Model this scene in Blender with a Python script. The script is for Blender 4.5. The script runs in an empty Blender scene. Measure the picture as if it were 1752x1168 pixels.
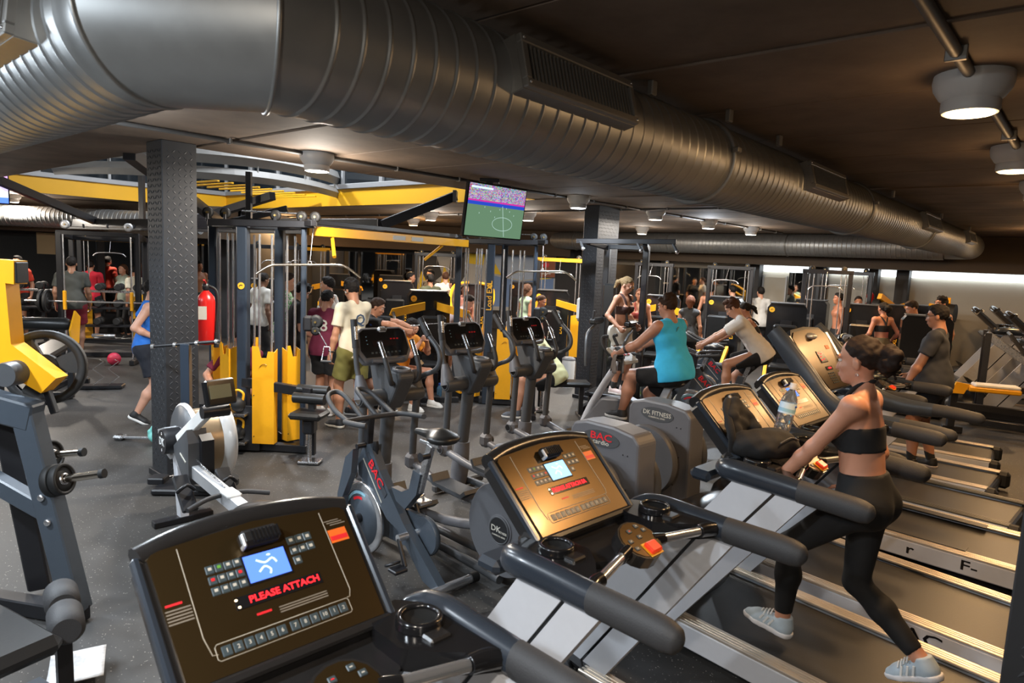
import bpy, math, random
import numpy as np
from mathutils import Vector, Matrix, Euler
random.seed(7)
SC = bpy.context.scene
COL = SC.collection
PI = math.pi

# ------------------------------------------------------------------ camera
H_CAM = 2.15
cam_d = bpy.data.cameras.new('camera'); cam = bpy.data.objects.new('camera', cam_d); COL.objects.link(cam)
cam_d.sensor_width = 36.0; cam_d.lens = 36.0 * 1150.0 / 1752.0; cam_d.clip_start = 0.05; cam_d.clip_end = 200
_down = Vector((-430.0, -9514.0, -1150.0)).normalized()      # world down in camera axes (x right, y up, -z forward)
_up = -_down
_f = Vector((0, 0, -1)); _fy = (_f - _up * _f.dot(_up)).normalized(); _rx = _fy.cross(_up)
Rm = Matrix((_rx, _fy, _up))                                   # camera -> world
cam.matrix_world = Matrix.Translation((0, 0, H_CAM)) @ Rm.to_4x4()
cam_d.dof.use_dof = True; cam_d.dof.focus_distance = 8.5; cam_d.dof.aperture_fstop = 5.0
SC.camera = cam

# ------------------------------------------------------------------ world, exposure
SC.view_settings.view_transform = 'Standard'; SC.view_settings.look = 'None'
SC.view_settings.exposure = 0.55; SC.view_settings.gamma = 1.0; SC.view_settings.use_curve_mapping = False
W = bpy.data.worlds.new('night'); SC.world = W; W.use_nodes = True
W.node_tree.nodes['Background'].inputs[0].default_value = (0.55, 0.62, 0.75, 1)
W.node_tree.nodes['Background'].inputs[1].default_value = 0.05

U = Vector((0.652, 0.758, 0)); V = Vector((-0.758, 0.652, 0))   # the building's two axes on plan
CEIL = 3.05
WARM = (1.0, 0.60, 0.28); NEUT = (1.0, 0.90, 0.78); COOL = (0.80, 0.90, 1.0)
# lamps under the ceiling: x, y, colour, watts  (those behind the camera are added, unseen, to light the near region)
LAMPS = [
    (1.98, 3.09, WARM, 34), (3.30, 4.60, WARM, 34), (4.62, 6.11, WARM, 30), (5.94, 7.62, WARM, 30), (7.26, 9.13, WARM, 28), (-0.66, 0.07, NEUT, 40), (0.7, -1.6, NEUT, 60),
    (-1.88, 6.37, NEUT, 85), (0.81, 9.24, COOL, 62), (2.18, 10.82, NEUT, 52), (3.50, 12.5, COOL, 120), (4.8, 14.0, NEUT, 70),
    (0.19, 12.58, NEUT, 75), (-1.78, 13.99, NEUT, 75), (-2.55, 16.7, WARM, 80), (1.6, 14.2, NEUT, 70), (2.9, 15.8, NEUT, 75),
    (-2.85, 4.42, COOL, 60), (-4.85, 4.0, COOL, 75), (-6.2, 5.6, COOL, 70), (-7.6, 7.4, NEUT, 100), (-3.4, 2.3, COOL, 75), (-2.0, 0.6, COOL, 70),
    (-8.9, 9.6, NEUT, 120), (-6.2, 18.2, WARM, 80), (-10.6, 14.3, NEUT, 130),  # first lamp added out of view to brighten the left background
    (6.2, 12.2, WARM, 40), (8.6, 11.2, WARM, 36),
]
def light(name, kind, loc, power, colour, size=0.2, rot=None, spot=None):
    l = bpy.data.lights.new(name, kind); l.energy = power; l.color = colour
    if kind == 'AREA': l.shape = 'DISK'; l.size = size
    if kind in ('POINT', 'SPOT'): l.shadow_soft_size = size
    if spot: l.spot_size = spot; l.spot_blend = 0.6
    o = bpy.data.objects.new(name, l); COL.objects.link(o); o.location = loc
    if rot: o.rotation_euler = rot
    return o
for i, (x, y, c, p) in enumerate(LAMPS):
    light('lamp_light', 'AREA', (x, y, CEIL - 0.185), p * .80, c, 0.16)
    light('lamp_spill', 'POINT', (x, y, CEIL - 0.30), p * (.07 if x > 1.5 and y < 9.5 else .40 if x < 0 else .05 if 8.5 < y < 11 else .22), c, 0.05)
for (x, y, p) in ((-5.6, 12.6, 180), (-3.0, 11.0, 150)):       # added lights without fixtures, brightening the hall below the atrium
    light('atrium_fill', 'AREA', (x, y, 5.8), p, (0.9, 0.94, 1.0), 0.5)
# ------------------------------------------------------------------ helpers
def mat(name, rgb, rough=0.5, metal=0.0, var=0.0, scale=25.0, bump=0.0, coat=0.0, spec=None, rvar=0.0, emit=None, es=1.0, alpha=None, trans=0.0):
    m = bpy.data.materials.new(name); m.use_nodes = True
    nt = m.node_tree; b = nt.nodes['Principled BSDF']; L = nt.links.new
    b.inputs['Base Color'].default_value = (*rgb, 1); b.inputs['Roughness'].default_value = rough; b.inputs['Metallic'].default_value = metal
    if coat: b.inputs['Coat Weight'].default_value = coat; b.inputs['Coat Roughness'].default_value = 0.12
    if spec is not None: b.inputs['Specular IOR Level'].default_value = spec
    if trans: b.inputs['Transmission Weight'].default_value = trans; b.inputs['IOR'].default_value = 1.33
    if emit: b.inputs['Emission Color'].default_value = (*emit, 1); b.inputs['Emission Strength'].default_value = es
    if var or bump or rvar:
        tc = nt.nodes.new('ShaderNodeTexCoord'); n = nt.nodes.new('ShaderNodeTexNoise'); n.inputs['Scale'].default_value = scale; n.inputs['Detail'].default_value = 4
        L(tc.outputs['Object'], n.inputs['Vector'])
        if var:
            r = nt.nodes.new('ShaderNodeMapRange'); r.inputs[3].default_value = 1 - var; r.inputs[4].default_value = 1 + var
            mx = nt.nodes.new('ShaderNodeVectorMath'); mx.operation = 'SCALE'; mx.inputs[0].default_value = rgb
            L(n.outputs['Fac'], r.inputs[0]); L(r.outputs[0], mx.inputs['Scale']); L(mx.outputs[0], b.inputs['Base Color'])
        if rvar:
            r = nt.nodes.new('ShaderNodeMapRange'); r.inputs[3].default_value = max(0.02, rough - rvar); r.inputs[4].default_value = rough + rvar
            L(n.outputs['Fac'], r.inputs[0]); L(r.outputs[0], b.inputs['Roughness'])
        if bump:
            bp = nt.nodes.new('ShaderNodeBump'); bp.inputs['Strength'].default_value = bump; bp.inputs['Distance'].default_value = 0.01
            L(n.outputs['Fac'], bp.inputs['Height']); L(bp.outputs[0], b.inputs['Normal'])
    return m
def emat(name, rgb, s):
    m = bpy.data.materials.new(name); m.use_nodes = True; nt = m.node_tree; nt.nodes.clear()
    e = nt.nodes.new('ShaderNodeEmission'); e.inputs[0].default_value = (*rgb, 1); e.inputs[1].default_value = s
    o = nt.nodes.new('ShaderNodeOutputMaterial'); nt.links.new(e.outputs[0], o.inputs[0]); return m

M = dict(
    black=mat('black powder coat', (0.012, 0.012, 0.014), 0.38, var=0.15), blackgloss=mat('gloss black plastic', (0.010, 0.010, 0.011), 0.16, coat=0.3),
    rubber=mat('black rubber', (0.009, 0.009, 0.009), 0.62, var=0.2, bump=0.1), foam=mat('dark foam grip', (0.032, 0.032, 0.034), 0.62, var=0.1, scale=200, bump=0.15),
    yellow=mat('yellow powder coat', (0.86, 0.40, 0.012), 0.36, var=0.05), yellow2=mat('yellow fascia paint', (0.80, 0.42, 0.01), 0.5, var=0.04, scale=3),
    greyblue=mat('blue grey powder coat', (0.055, 0.068, 0.085), 0.38, var=0.08), graphite=mat('graphite plastic', (0.070, 0.073, 0.078), 0.42, var=0.06),
    grey=mat('mid grey plastic', (0.13, 0.13, 0.14), 0.42, var=0.05), navy=mat('blue black arm plastic', (0.022, 0.028, 0.038), 0.27, var=0.06, coat=0.15),
    silver=mat('satin aluminium', (0.62, 0.63, 0.65), 0.34, 0.55, var=0.04), silverpaint=mat('silver grey paint', (0.56, 0.57, 0.60), 0.42, 0.10, var=0.04),
    chrome=mat('chrome', (0.80, 0.80, 0.81), 0.20, 0.9), steel=mat('brushed steel', (0.55, 0.55, 0.56), 0.28, 1.0, rvar=0.08, scale=60),
    galv=mat('galvanised sheet', (0.33, 0.335, 0.33), 0.42, 0.7, var=0.16, scale=9, rvar=0.06), galvdark=mat('galvanised grille frame', (0.30, 0.29, 0.27), 0.4, 0.7, var=0.1),
    panel=mat('dark bronze console film', (0.075, 0.048, 0.019), 0.29, 0.75, coat=0.12), belt=mat('running belt', (0.016, 0.015, 0.014), 0.40, var=0.2, scale=120, bump=0.05),
    rail=mat('ribbed aluminium rail', (0.70, 0.62, 0.52), 0.32, 0.7, rvar=0.05), hood=mat('hood plastic', (0.018, 0.017, 0.017), 0.24, var=0.08),
    white=mat('white plastic', (0.72, 0.72, 0.70), 0.42, var=0.03), concrete=None, whitepaint=mat('white paint', (0.34, 0.34, 0.33), 0.55, var=0.04),
    red=mat('red enamel', (0.55, 0.012, 0.010), 0.3), redbtn=mat('red stop button', (0.75, 0.03, 0.01), 0.3, emit=(1, 0.1, 0.02), es=0.15),
    bluelcd=emat('blue display', (0.10, 0.22, 1.0), 1.5), cyanlcd=emat('pale blue display', (0.25, 0.55, 1.0), 1.9), redled=emat('red digits', (1.0, 0.015, 0.02), 3.2),
    lcd=mat('grey green lcd', (0.20, 0.21, 0.13), 0.3), led_w=emat('white strip light', (0.9, 0.97, 1.0), 5.0),
    lamp_w=emat('warm lamp diffuser', (1.0, 0.72, 0.36), 14.0), lamp_c=emat('cool lamp diffuser', (0.88, 0.95, 1.0), 11.0), lamp_n=emat('neutral lamp diffuser', (1.0, 0.90, 0.72), 10.0),
    print_w=mat('pale print', (0.55, 0.52, 0.45), 0.5), print_r=mat('red print', (0.78, 0.02, 0.03), 0.45), print_o=mat('orange sticker', (0.85, 0.16, 0.02), 0.45), print_y=mat('yellow print', (0.85, 0.42, 0.02), 0.45),
    print_c=mat('pale cyan print', (0.30, 0.55, 0.66), 0.45), btn=mat('dark teal key', (0.045, 0.065, 0.075), 0.4), pvc=mat('clear bottle plastic', (0.85, 0.92, 0.97), 0.08, trans=0.92), water=mat('blue tinted bottle', (0.25, 0.55, 0.85), 0.08, trans=0.8),
    seat=mat('black vinyl', (0.012, 0.012, 0.012), 0.36, var=0.1, bump=0.05), towel=mat('taupe towel', (0.16, 0.13, 0.11), 0.9, var=0.15, bump=0.4, scale=150), towelw=mat('white towel', (0.6, 0.6, 0.58), 0.9, var=0.1, bump=0.3, scale=150),
    bag=mat('black nylon', (0.012, 0.012, 0.013), 0.85, var=0.2, bump=0.08, scale=60), brown=mat('brown soffit paint', (0.060, 0.040, 0.024), 0.75, var=0.12, scale=4), beige=mat('beige wall paint', (0.40, 0.37, 0.31), 0.7, var=0.05, scale=3),
    darkwall=mat('dark wall paint', (0.030, 0.029, 0.030), 0.7, var=0.1, scale=4), mirror=mat('wall mirror', (0.62, 0.62, 0.60), 0.03, 1.0), nightglass=mat('dark window glass', (0.012, 0.016, 0.020), 0.05, spec=0.8), mullion=mat('grey aluminium mullion', (0.36, 0.37, 0.38), 0.45, 0.3),
    teal=mat('mint silicone', (0.22, 0.62, 0.56), 0.5), wood=mat('dark timber', (0.09, 0.05, 0.025), 0.5, var=0.3),
)

class G:
    """collects shapes, then links them as ONE mesh object"""
    def __init__(s): s.v = []; s.f = []; s.sm = []
    def add(s, vs, fs, smooth=False):
        o = len(s.v); s.v.extend([tuple(v) for v in vs]); s.f.extend([tuple(i + o for i in f) for f in fs]); s.sm.extend([smooth] * len(fs)); return s
    def box(s, c, d, rot=None, bev=0.0, mtx=None):
        hx, hy, hz = d[0] / 2, d[1] / 2, d[2] / 2; c = Vector(c)
        R = mtx if mtx is not None else (Euler(rot).to_matrix() if rot is not None else None)
        T = (lambda p: c + (R @ Vector(p) if R is not None else Vector(p)))
        if bev <= 0:
            vs = [T((x, y, z)) for x in (-hx, hx) for y in (-hy, hy) for z in (-hz, hz)]
            return s.add(vs, [(0, 1, 3, 2), (4, 6, 7, 5), (0, 4, 5, 1), (2, 3, 7, 6), (0, 2, 6, 4), (1, 5, 7, 3)])
        b = min(bev, hx * .98, hy * .98, hz * .98); vs = []; idx = {}
        for sx in (-1, 1):
            for sy in (-1, 1):
                for sz in (-1, 1):
                    for a, p in ((0, (sx * hx, sy * (hy - b), sz * (hz - b))), (1, (sx * (hx - b), sy * hy, sz * (hz - b))), (2, (sx * (hx - b), sy * (hy - b), sz * hz))):
                        idx[(sx, sy, sz, a)] = len(vs); vs.append(T(p))
        fs = []
        for a in range(3):
            o1, o2 = [k for k in range(3) if k != a]
            for sg in (-1, 1):
                q = []
                for e1, e2 in ((-1, -1), (1, -1), (1, 1), (-1, 1)):
                    k = [0, 0, 0]; k[a] = sg; k[o1] = e1; k[o2] = e2; q.append(idx[(*k, a)])
                fs.append(tuple(q))
            for e1 in (-1, 1):
                for e2 in (-1, 1):
                    q = []
                    for t, w in ((-1, o1), (1, o1), (1, o2), (-1, o2)):
                        k = [0, 0, 0]; k[a] = t; k[o1] = e1; k[o2] = e2; q.append(idx[(*k, w)])
                    fs.append(tuple(q))
        for sx in (-1, 1):
            for sy in (-1, 1):
                for sz in (-1, 1): fs.append(tuple(idx[(sx, sy, sz, a)] for a in range(3)))
        return s.add(vs, fs)
    def beam(s, p, q, w, h, bev=0.004, up=(0, 0, 1)):
        p, q = Vector(p), Vector(q); y = (q - p); L = y.length; y = y / L; u = Vector(up)
        x = y.cross(u)
        if x.length < 1e-4: x = y.cross(Vector((1, 0, 0)))
        x.normalize(); z = x.cross(y)
        return s.box((p + q) / 2, (w, L, h), bev=bev, mtx=Matrix((x, y, z)).transposed())
    def ring(s, c, x, y, r, n): return [c + x * (r * math.cos(2 * PI * i / n)) + y * (r * math.sin(2 * PI * i / n)) for i in range(n)]
    def cyl(s, p, q, r0, r1=None, n=16, cap=True):
        return s.lathe([(r0, 0), (r0 if r1 is None else r1, 1)], p, q, n, cap)
    def lathe(s, prof, p, q, n=20, cap=True):
        """profile of (radius, t) along the axis p->q; t is a fraction of it"""
        p, q = Vector(p), Vector(q); a = (q - p); x = a.orthogonal().normalized(); y = a.normalized().cross(x)
        vs = []; fs = []; m = len(prof)
        for r, t in prof: vs += s.ring(p + a * t, x, y, max(r, 1e-4), n)
        for k in range(m - 1):
            for i in range(n): j = (i + 1) % n; fs.append((k * n + i, k * n + j, (k + 1) * n + j, (k + 1) * n + i))
        s.add(vs, fs, True)
        if cap: s.add(vs[:n], [tuple(range(n))[::-1]]); s.add(vs[-n:], [tuple(range(n))])
        return s
    def tube(s, pts, r, n=10, sub=4, closed=False, cap=True, sc=(1, 1), up=None):
        """round (or flattened: sc) tube along a smoothed path; r a number or a list"""
        P = [Vector(p) for p in pts]; N = len(P); rr = r if isinstance(r, (list, tuple)) else [r] * N
        pts2 = []; r2 = []
        if sub > 1:
            rng = range(N if closed else N - 1)
            for i in rng:
                g = (lambda k: P[k % N]) if closed else (lambda k: P[max(0, min(N - 1, k))])
                a, b, c, d = g(i - 1), g(i), g(i + 1), g(i + 2)
                for j in range(sub):
                    t = j / sub
                    pts2.append(0.5 * ((2 * b) + (c - a) * t + (2 * a - 5 * b + 4 * c - d) * t * t + (3 * b - a - 3 * c + d) * t ** 3)); r2.append(rr[i] * (1 - t) + rr[(i + 1) % N] * t)
            if not closed: pts2.append(P[-1]); r2.append(rr[-1])
        else: pts2, r2 = P, rr
        m = len(pts2); vs = []; fs = []; x = None
        for k in range(m):
            a = pts2[(k + 1) % m] if (closed or k < m - 1) else pts2[k]; b = pts2[k - 1] if (closed or k > 0) else pts2[k]
            t = (a - b); t = t.normalized() if t.length > 1e-9 else Vector((0, 0, 1))
            if up is not None: x = t.cross(Vector(up)); x = x.normalized() if x.length > 1e-5 else t.orthogonal().normalized()
            elif x is None: x = t.orthogonal().normalized()
            else:
                x = x - t * x.dot(t); x = x.normalized() if x.length > 1e-6 else t.orthogonal().normalized()
            y = t.cross(x); vs += s.ring2(pts2[k], x * sc[0], y * sc[1], r2[k], n)
        for k in range(m if closed else m - 1):
            k2 = (k + 1) % m
            for i in range(n): j = (i + 1) % n; fs.append((k * n + i, k * n + j, k2 * n + j, k2 * n + i))
        s.add(vs, fs, True)
        if cap and not closed: s.add(vs[:n], [tuple(range(n))[::-1]]); s.add(vs[-n:], [tuple(range(n))])
        return s
    def ring2(s, c, x, y, r, n): return [c + x * (r * math.cos(2 * PI * i / n)) + y * (r * math.sin(2 * PI * i / n)) for i in range(n)]
    def ell(s, c, r, n=16, m=10, rot=None):
        c = Vector(c); R = Euler(rot).to_matrix() if rot is not None else Matrix.Identity(3); vs = []; fs = []
        for k in range(m + 1):
            ph = PI * k / m
            for i in range(n):
                th = 2 * PI * i / n; vs.append(c + R @ Vector((r[0] * math.sin(ph) * math.cos(th), r[1] * math.sin(ph) * math.sin(th), r[2] * math.cos(ph))))
        for k in range(m):
            for i in range(n): j = (i + 1) % n; fs.append((k * n + i, (k + 1) * n + i, (k + 1) * n + j, k * n + j))
        return s.add(vs, fs, True)
    def torus(s, c, axis, R, r, n=28, k=10, sc=(1, 1)):
        c = Vector(c); a = Vector(axis).normalized(); x = a.orthogonal().normalized(); y = a.cross(x)
        return s.tube([c + x * R * math.cos(2 * PI * i / n) + y * R * math.sin(2 * PI * i / n) for i in range(n)], r, k, 1, True, sc=sc, up=a)
    def prism(s, poly, o, ex, ey, ez):
        """polygon (a,b) in the plane o+a*ex+b*ey, extruded by the vector ez"""
        o, ex, ey, ez = Vector(o), Vector(ex), Vector(ey), Vector(ez); n = len(poly)
        A = [o + ex * a + ey * b for a, b in poly]; B = [p + ez for p in A]
        s.add(A + B, [tuple(range(n))[::-1], tuple(range(n, 2 * n))] + [(i, (i + 1) % n, n + (i + 1) % n, n + i) for i in range(n)]); return s
    def quad(s, a, b, c, d): return s.add([a, b, c, d], [(0, 1, 2, 3)])
    def grid(s, rows, smooth=True):
        m = len(rows); n = len(rows[0]); vs = [p for r in rows for p in r]
        return s.add(vs, [(k * n + i, k * n + i + 1, (k + 1) * n + i + 1, (k + 1) * n + i) for k in range(m - 1) for i in range(n - 1)], smooth)
    def obj(s, name, m, parent=None, **props):
        me = bpy.data.meshes.new(name); me.from_pydata(s.v, [], s.f); me.validate()
        if len(me.polygons) == len(s.sm): me.polygons.foreach_set('use_smooth', s.sm)
        me.materials.append(M[m] if isinstance(m, str) else m); me.update()
        o = bpy.data.objects.new(name, me); COL.objects.link(o)
        if parent: o.parent = parent
        for k, v in props.items(): o[k] = v
        return o
def fix_normals(o):
    import bmesh
    bm = bmesh.new(); bm.from_mesh(o.data); bmesh.ops.recalc_face_normals(bm, faces=bm.faces); bm.to_mesh(o.data); bm.free(); return o
def thing(name, label, cat, loc=(0, 0, 0), rz=0.0, group=None, scale=1.0):
    o = bpy.data.objects.new(name, None); COL.objects.link(o); o.empty_display_size = 0.1
    o.location = loc; o.rotation_euler = (0, 0, rz); o.scale = (scale,) * 3; o['label'] = label; o['category'] = cat
    if group: o['group'] = group
    return o
def tag(o, label, cat, group=None):
    o['label'] = label; o['category'] = cat
    if group: o['group'] = group
    return o
def copy_thing(r, label, loc, rz, group=None, scale=None):
    c = r.copy(); COL.objects.link(c); c.location = loc; c.rotation_euler = (0, 0, rz); c['label'] = label
    if scale: c.scale = (scale,) * 3
    if group: c['group'] = group
    kids = [x for x in r.children]
    for k in kids:
        a = k.copy(); COL.objects.link(a); a.parent = c
        for g in list(k.children): b = g.copy(); COL.objects.link(b); b.parent = a
    return c
def text(body, size, m, parent, loc, rot=None, mtx=None, name='lettering', ext=0.0008, align='CENTER', sx=1.0):
    cu = bpy.data.curves.new(name, 'FONT'); cu.body = body; cu.size = size; cu.extrude = ext; cu.align_x = align; cu.align_y = 'CENTER'; cu.resolution_u = 2; cu.offset = size * .012
    tmp = bpy.data.objects.new('tmp_text', cu); me = bpy.data.meshes.new_from_object(tmp); bpy.data.objects.remove(tmp); bpy.data.curves.remove(cu); me.name = name; me.materials.clear()
    me.materials.append(M[m] if isinstance(m, str) else m); o = bpy.data.objects.new(name, me); COL.objects.link(o)
    if parent: o.parent = parent
    if mtx is not None: o.matrix_local = Matrix.Translation(loc) @ mtx.to_4x4() @ Matrix.Diagonal((sx, 1, 1, 1))
    else: o.location = loc; o.rotation_euler = rot or (0, 0, 0); o.scale = (sx, 1, 1)
    return o
def frame3(x, y):
    x = Vector(x).normalized(); y = Vector(y); y = (y - x * x.dot(y)).normalized(); return Matrix((x, y, x.cross(y))).transposed()
def struct(o): o['kind'] = 'structure'; return o
def wpt(u, v, z=0.0): return U * u + V * v + Vector((0, 0, z))
# ------------------------------------------------------------------ people: distance fields -> one smooth skin each
def nv(*a): return np.array(a, float)
def unit(v): v = np.asarray(v, float); return v / (np.linalg.norm(v) + 1e-12)
class SDF:
    """smooth union of tapered capsules ('c') and ellipsoids ('e'); surface nets turn it into one mesh"""
    def __init__(s): s.p = []; s.sub = []; s.cut = []
    def c(s, a, b, ra, rb=None, k=0.02, cut=None): s.p.append(('c', nv(*a), nv(*b), ra, ra if rb is None else rb, k, cut)); return s
    def e(s, c, r, R=None, k=0.02, cut=None): s.p.append(('e', nv(*c), nv(*r), np.eye(3) if R is None else R, None, k, cut)); return s
    def minus(s, c, r, R=None, k=0.008): s.sub.append((nv(*c), nv(*r), np.eye(3) if R is None else R, k)); return s
    def plane(s, p, n): s.cut.append((nv(*p), unit(n))); return s
    def mesh(s, h, off=0.0, noise=None, smooth=1):
        lo = np.min([np.minimum(p[1], p[2]) - max(p[3], p[4]) if p[0] == 'c' else p[1] - max(p[2]) for p in s.p], 0) - off - 3 * h - 0.01
        hi = np.max([np.maximum(p[1], p[2]) + max(p[3], p[4]) if p[0] == 'c' else p[1] + max(p[2]) for p in s.p], 0) + off + 3 * h + 0.01
        n = np.ceil((hi - lo) / h).astype(int) + 1
        D = np.full(n, 0.2, np.float32); ax = [lo[i] + h * np.arange(n[i]) for i in range(3)]
        def window(a, b, m):
            i0 = np.maximum(np.floor((a - m - lo) / h).astype(int), 0); i1 = np.minimum(np.ceil((b + m - lo) / h).astype(int) + 1, n)
            sl = tuple(slice(i0[i], i1[i]) for i in range(3))
            X = [ax[i][sl[i]].astype(np.float32) for i in range(3)]
            return sl, X[0][:, None, None], X[1][None, :, None], X[2][None, None, :]
        for p in s.p:
            k = p[5]
            if p[0] == 'c':
                a, b, ra, rb = p[1:5]; r = max(ra, rb) + off
                sl, x, y, z = window(np.minimum(a, b), np.maximum(a, b), r + k + 2.5 * h)
                ab = b - a; L2 = ab.dot(ab) + 1e-9
                t = np.clip(((x - a[0]) * ab[0] + (y - a[1]) * ab[1] + (z - a[2]) * ab[2]) / L2, 0, 1)
                d = np.sqrt((x - a[0] - t * ab[0]) ** 2 + (y - a[1] - t * ab[1]) ** 2 + (z - a[2] - t * ab[2]) ** 2) - (ra + (rb - ra) * t) - off
            else:
                c, r, R = p[1], p[2] + off, p[3]
                ext = np.sqrt(((R * r) ** 2).sum(1)); sl, x, y, z = window(c - ext, c + ext, k + 2.5 * h)
                q = [(R[0, i] * (x - c[0]) + R[1, i] * (y - c[1]) + R[2, i] * (z - c[2])) for i in range(3)]
                k0 = np.sqrt(sum((q[i] / r[i]) ** 2 for i in range(3))); k1 = np.sqrt(sum((q[i] / r[i] ** 2) ** 2 for i in range(3))) + 1e-6
                d = k0 * (k0 - 1) / k1
            if p[6] is not None:
                for cp, cn in p[6]:
                    cn = unit(cn); d = np.maximum(d, (x - cp[0]) * cn[0] + (y - cp[1]) * cn[1] + (z - cp[2]) * cn[2])
            A = D[sl]; hh = np.maximum(k - np.abs(A - d), 0) / k
            D[sl] = np.minimum(A, d) - hh * hh * k * 0.25
        for c, r, R, k in s.sub:
            sl, x, y, z = window(c - max(r), c + max(r), k + 2 * h)
            q = [(R[0, i] * (x - c[0]) + R[1, i] * (y - c[1]) + R[2, i] * (z - c[2])) for i in range(3)]
            k0 = np.sqrt(sum((q[i] / r[i]) ** 2 for i in range(3))); k1 = np.sqrt(sum((q[i] / r[i] ** 2) ** 2 for i in range(3))) + 1e-6
            d = -(k0 * (k0 - 1) / k1); A = D[sl]; hh = np.maximum(k - np.abs(A - d), 0) / k
            D[sl] = np.maximum(A, d) + hh * hh * k * 0.25
        X, Y, Z = ax[0][:, None, None], ax[1][None, :, None], ax[2][None, None, :]
        if noise:
            amp, f = noise
            D += (amp * (np.sin(X * f + 2 * np.sin(Z * f * .7)) * np.sin(Y * f * 1.1 + Z * f * .8) + .6 * np.sin(Z * f * 1.9 + X * f * 1.3) * np.sin(Y * f * 1.7 + 1))).astype(np.float32)
        for cp, cn in s.cut: D = np.maximum(D, ((X - cp[0]) * cn[0] + (Y - cp[1]) * cn[1] + (Z - cp[2]) * cn[2]).astype(np.float32))
        return surface_nets(D, lo, h, smooth)
def surface_nets(D, lo, h, smooth=1):
    I = D < 0; nx, ny, nz = D.shape
    occ = np.zeros((nx - 1, ny - 1, nz - 1), np.int8)
    for i in (0, 1):
        for j in (0, 1):
            for k in (0, 1): occ += I[i:nx - 1 + i, j:ny - 1 + j, k:nz - 1 + k]
    act = (occ > 0) & (occ < 8); c = np.argwhere(act); idx = np.full(act.shape, -1, np.int32); idx[act] = np.arange(len(c))
    acc = np.zeros((len(c), 3)); cnt = np.zeros(len(c)); cor = [np.array(o) for o in ((0, 0, 0), (1, 0, 0), (0, 1, 0), (1, 1, 0), (0, 0, 1), (1, 0, 1), (0, 1, 1), (1, 1, 1))]
    val = [D[tuple((c + o).T)] for o in cor]
    for a in range(8):
        for b in range(a + 1, 8):
            if np.abs(cor[a] - cor[b]).sum() != 1: continue
            va, vb = val[a], val[b]; m = (va < 0) != (vb < 0); t = np.where(m, va / (va - vb + 1e-12), 0)
            acc += (cor[a] + t[:, None] * (cor[b] - cor[a])) * m[:, None]; cnt += m
    v = lo + h * (c + acc / cnt[:, None]); F = []
    for ax in range(3):
        o = [k for k in range(3) if k != ax]; sl0 = [slice(1, -1)] * 3; sl0[ax] = slice(0, -1)
        A = I[tuple(sl0)]; s1 = list(sl0); s1[ax] = slice(1, None); B = I[tuple(s1)]
        e = np.argwhere(A != B)
        if not len(e): continue
        e[:, o[0]] += 1; e[:, o[1]] += 1; q = []
        for d0, d1 in ((-1, -1), (0, -1), (0, 0), (-1, 0)):
            g = e.copy(); g[:, o[0]] += d0; g[:, o[1]] += d1; q.append(idx[tuple(g.T)])
        q = np.stack(q, 1); ins = I[tuple(e.T)]; fl = ins if ax != 1 else ~ins
        q[~fl] = q[~fl][:, ::-1]; F.append(q)
    F = np.concatenate(F)
    for _ in range(smooth):
        sm = np.zeros_like(v); ct = np.zeros(len(v))
        for a, b in ((0, 1), (1, 2), (2, 3), (3, 0)):
            for p, q in ((F[:, a], F[:, b]), (F[:, b], F[:, a])):
                np.add.at(sm, p, v[q]); np.add.at(ct, p, 1)
        v = v * .4 + .6 * sm / np.maximum(ct, 1)[:, None]
    return v, F
def np_obj(name, vf, m, parent=None):
    v, F = vf; me = bpy.data.meshes.new(name)
    me.vertices.add(len(v)); me.vertices.foreach_set('co', v.astype(np.float32).ravel())
    me.loops.add(F.size); me.loops.foreach_set('vertex_index', F.astype(np.int32).ravel())
    me.polygons.add(len(F)); me.polygons.foreach_set('loop_start', np.arange(0, F.size, 4, dtype=np.int32)); me.polygons.foreach_set('use_smooth', np.ones(len(F), bool))
    me.update(calc_edges=True); me.materials.append(M[m] if isinstance(m, str) else m)
    o = bpy.data.objects.new(name, me); COL.objects.link(o)
    if parent: o.parent = parent
    return o
def rot_to(z, y=(0, 1, 0)):
    z = unit(z); y = np.asarray(y, float); y = y - z * y.dot(z); y = unit(y) if np.linalg.norm(y) > 1e-5 else unit(np.cross(z, (1, 0, 0))); return np.stack([np.cross(y, z), y, z], 1)
def ik(a, b, l1, l2, hint):
    d = b - a; L = np.linalg.norm(d)
    if L > (l1 + l2) * .999: b = a + d / L * (l1 + l2) * .999; d = b - a; L = np.linalg.norm(d)
    u = d / L; x = (l1 * l1 - l2 * l2 + L * L) / (2 * L); h2 = np.asarray(hint, float); h2 = unit(h2 - u * h2.dot(u))
    return a + u * x + h2 * math.sqrt(max(l1 * l1 - x * x, 0)), b
HAIRM = {}
def hair_mat(c):
    if c not in HAIRM: HAIRM[c] = mat('hair', c, .72, var=.35, scale=70, bump=.25, spec=.25)
    return HAIRM[c]
SKIN = {}
def skin(c):
    if c not in SKIN: SKIN[c] = mat('skin', c, 0.46, var=0.10, scale=7, rvar=0.06)
    return SKIN[c]
CLOTH = {}
def cloth(c, r=0.85):
    if isinstance(c, bpy.types.Material): return c
    if (c, r) not in CLOTH: CLOTH[(c, r)] = mat('cloth', c, r, var=0.10, scale=18, bump=0.12)
    return CLOTH[(c, r)]
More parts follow.
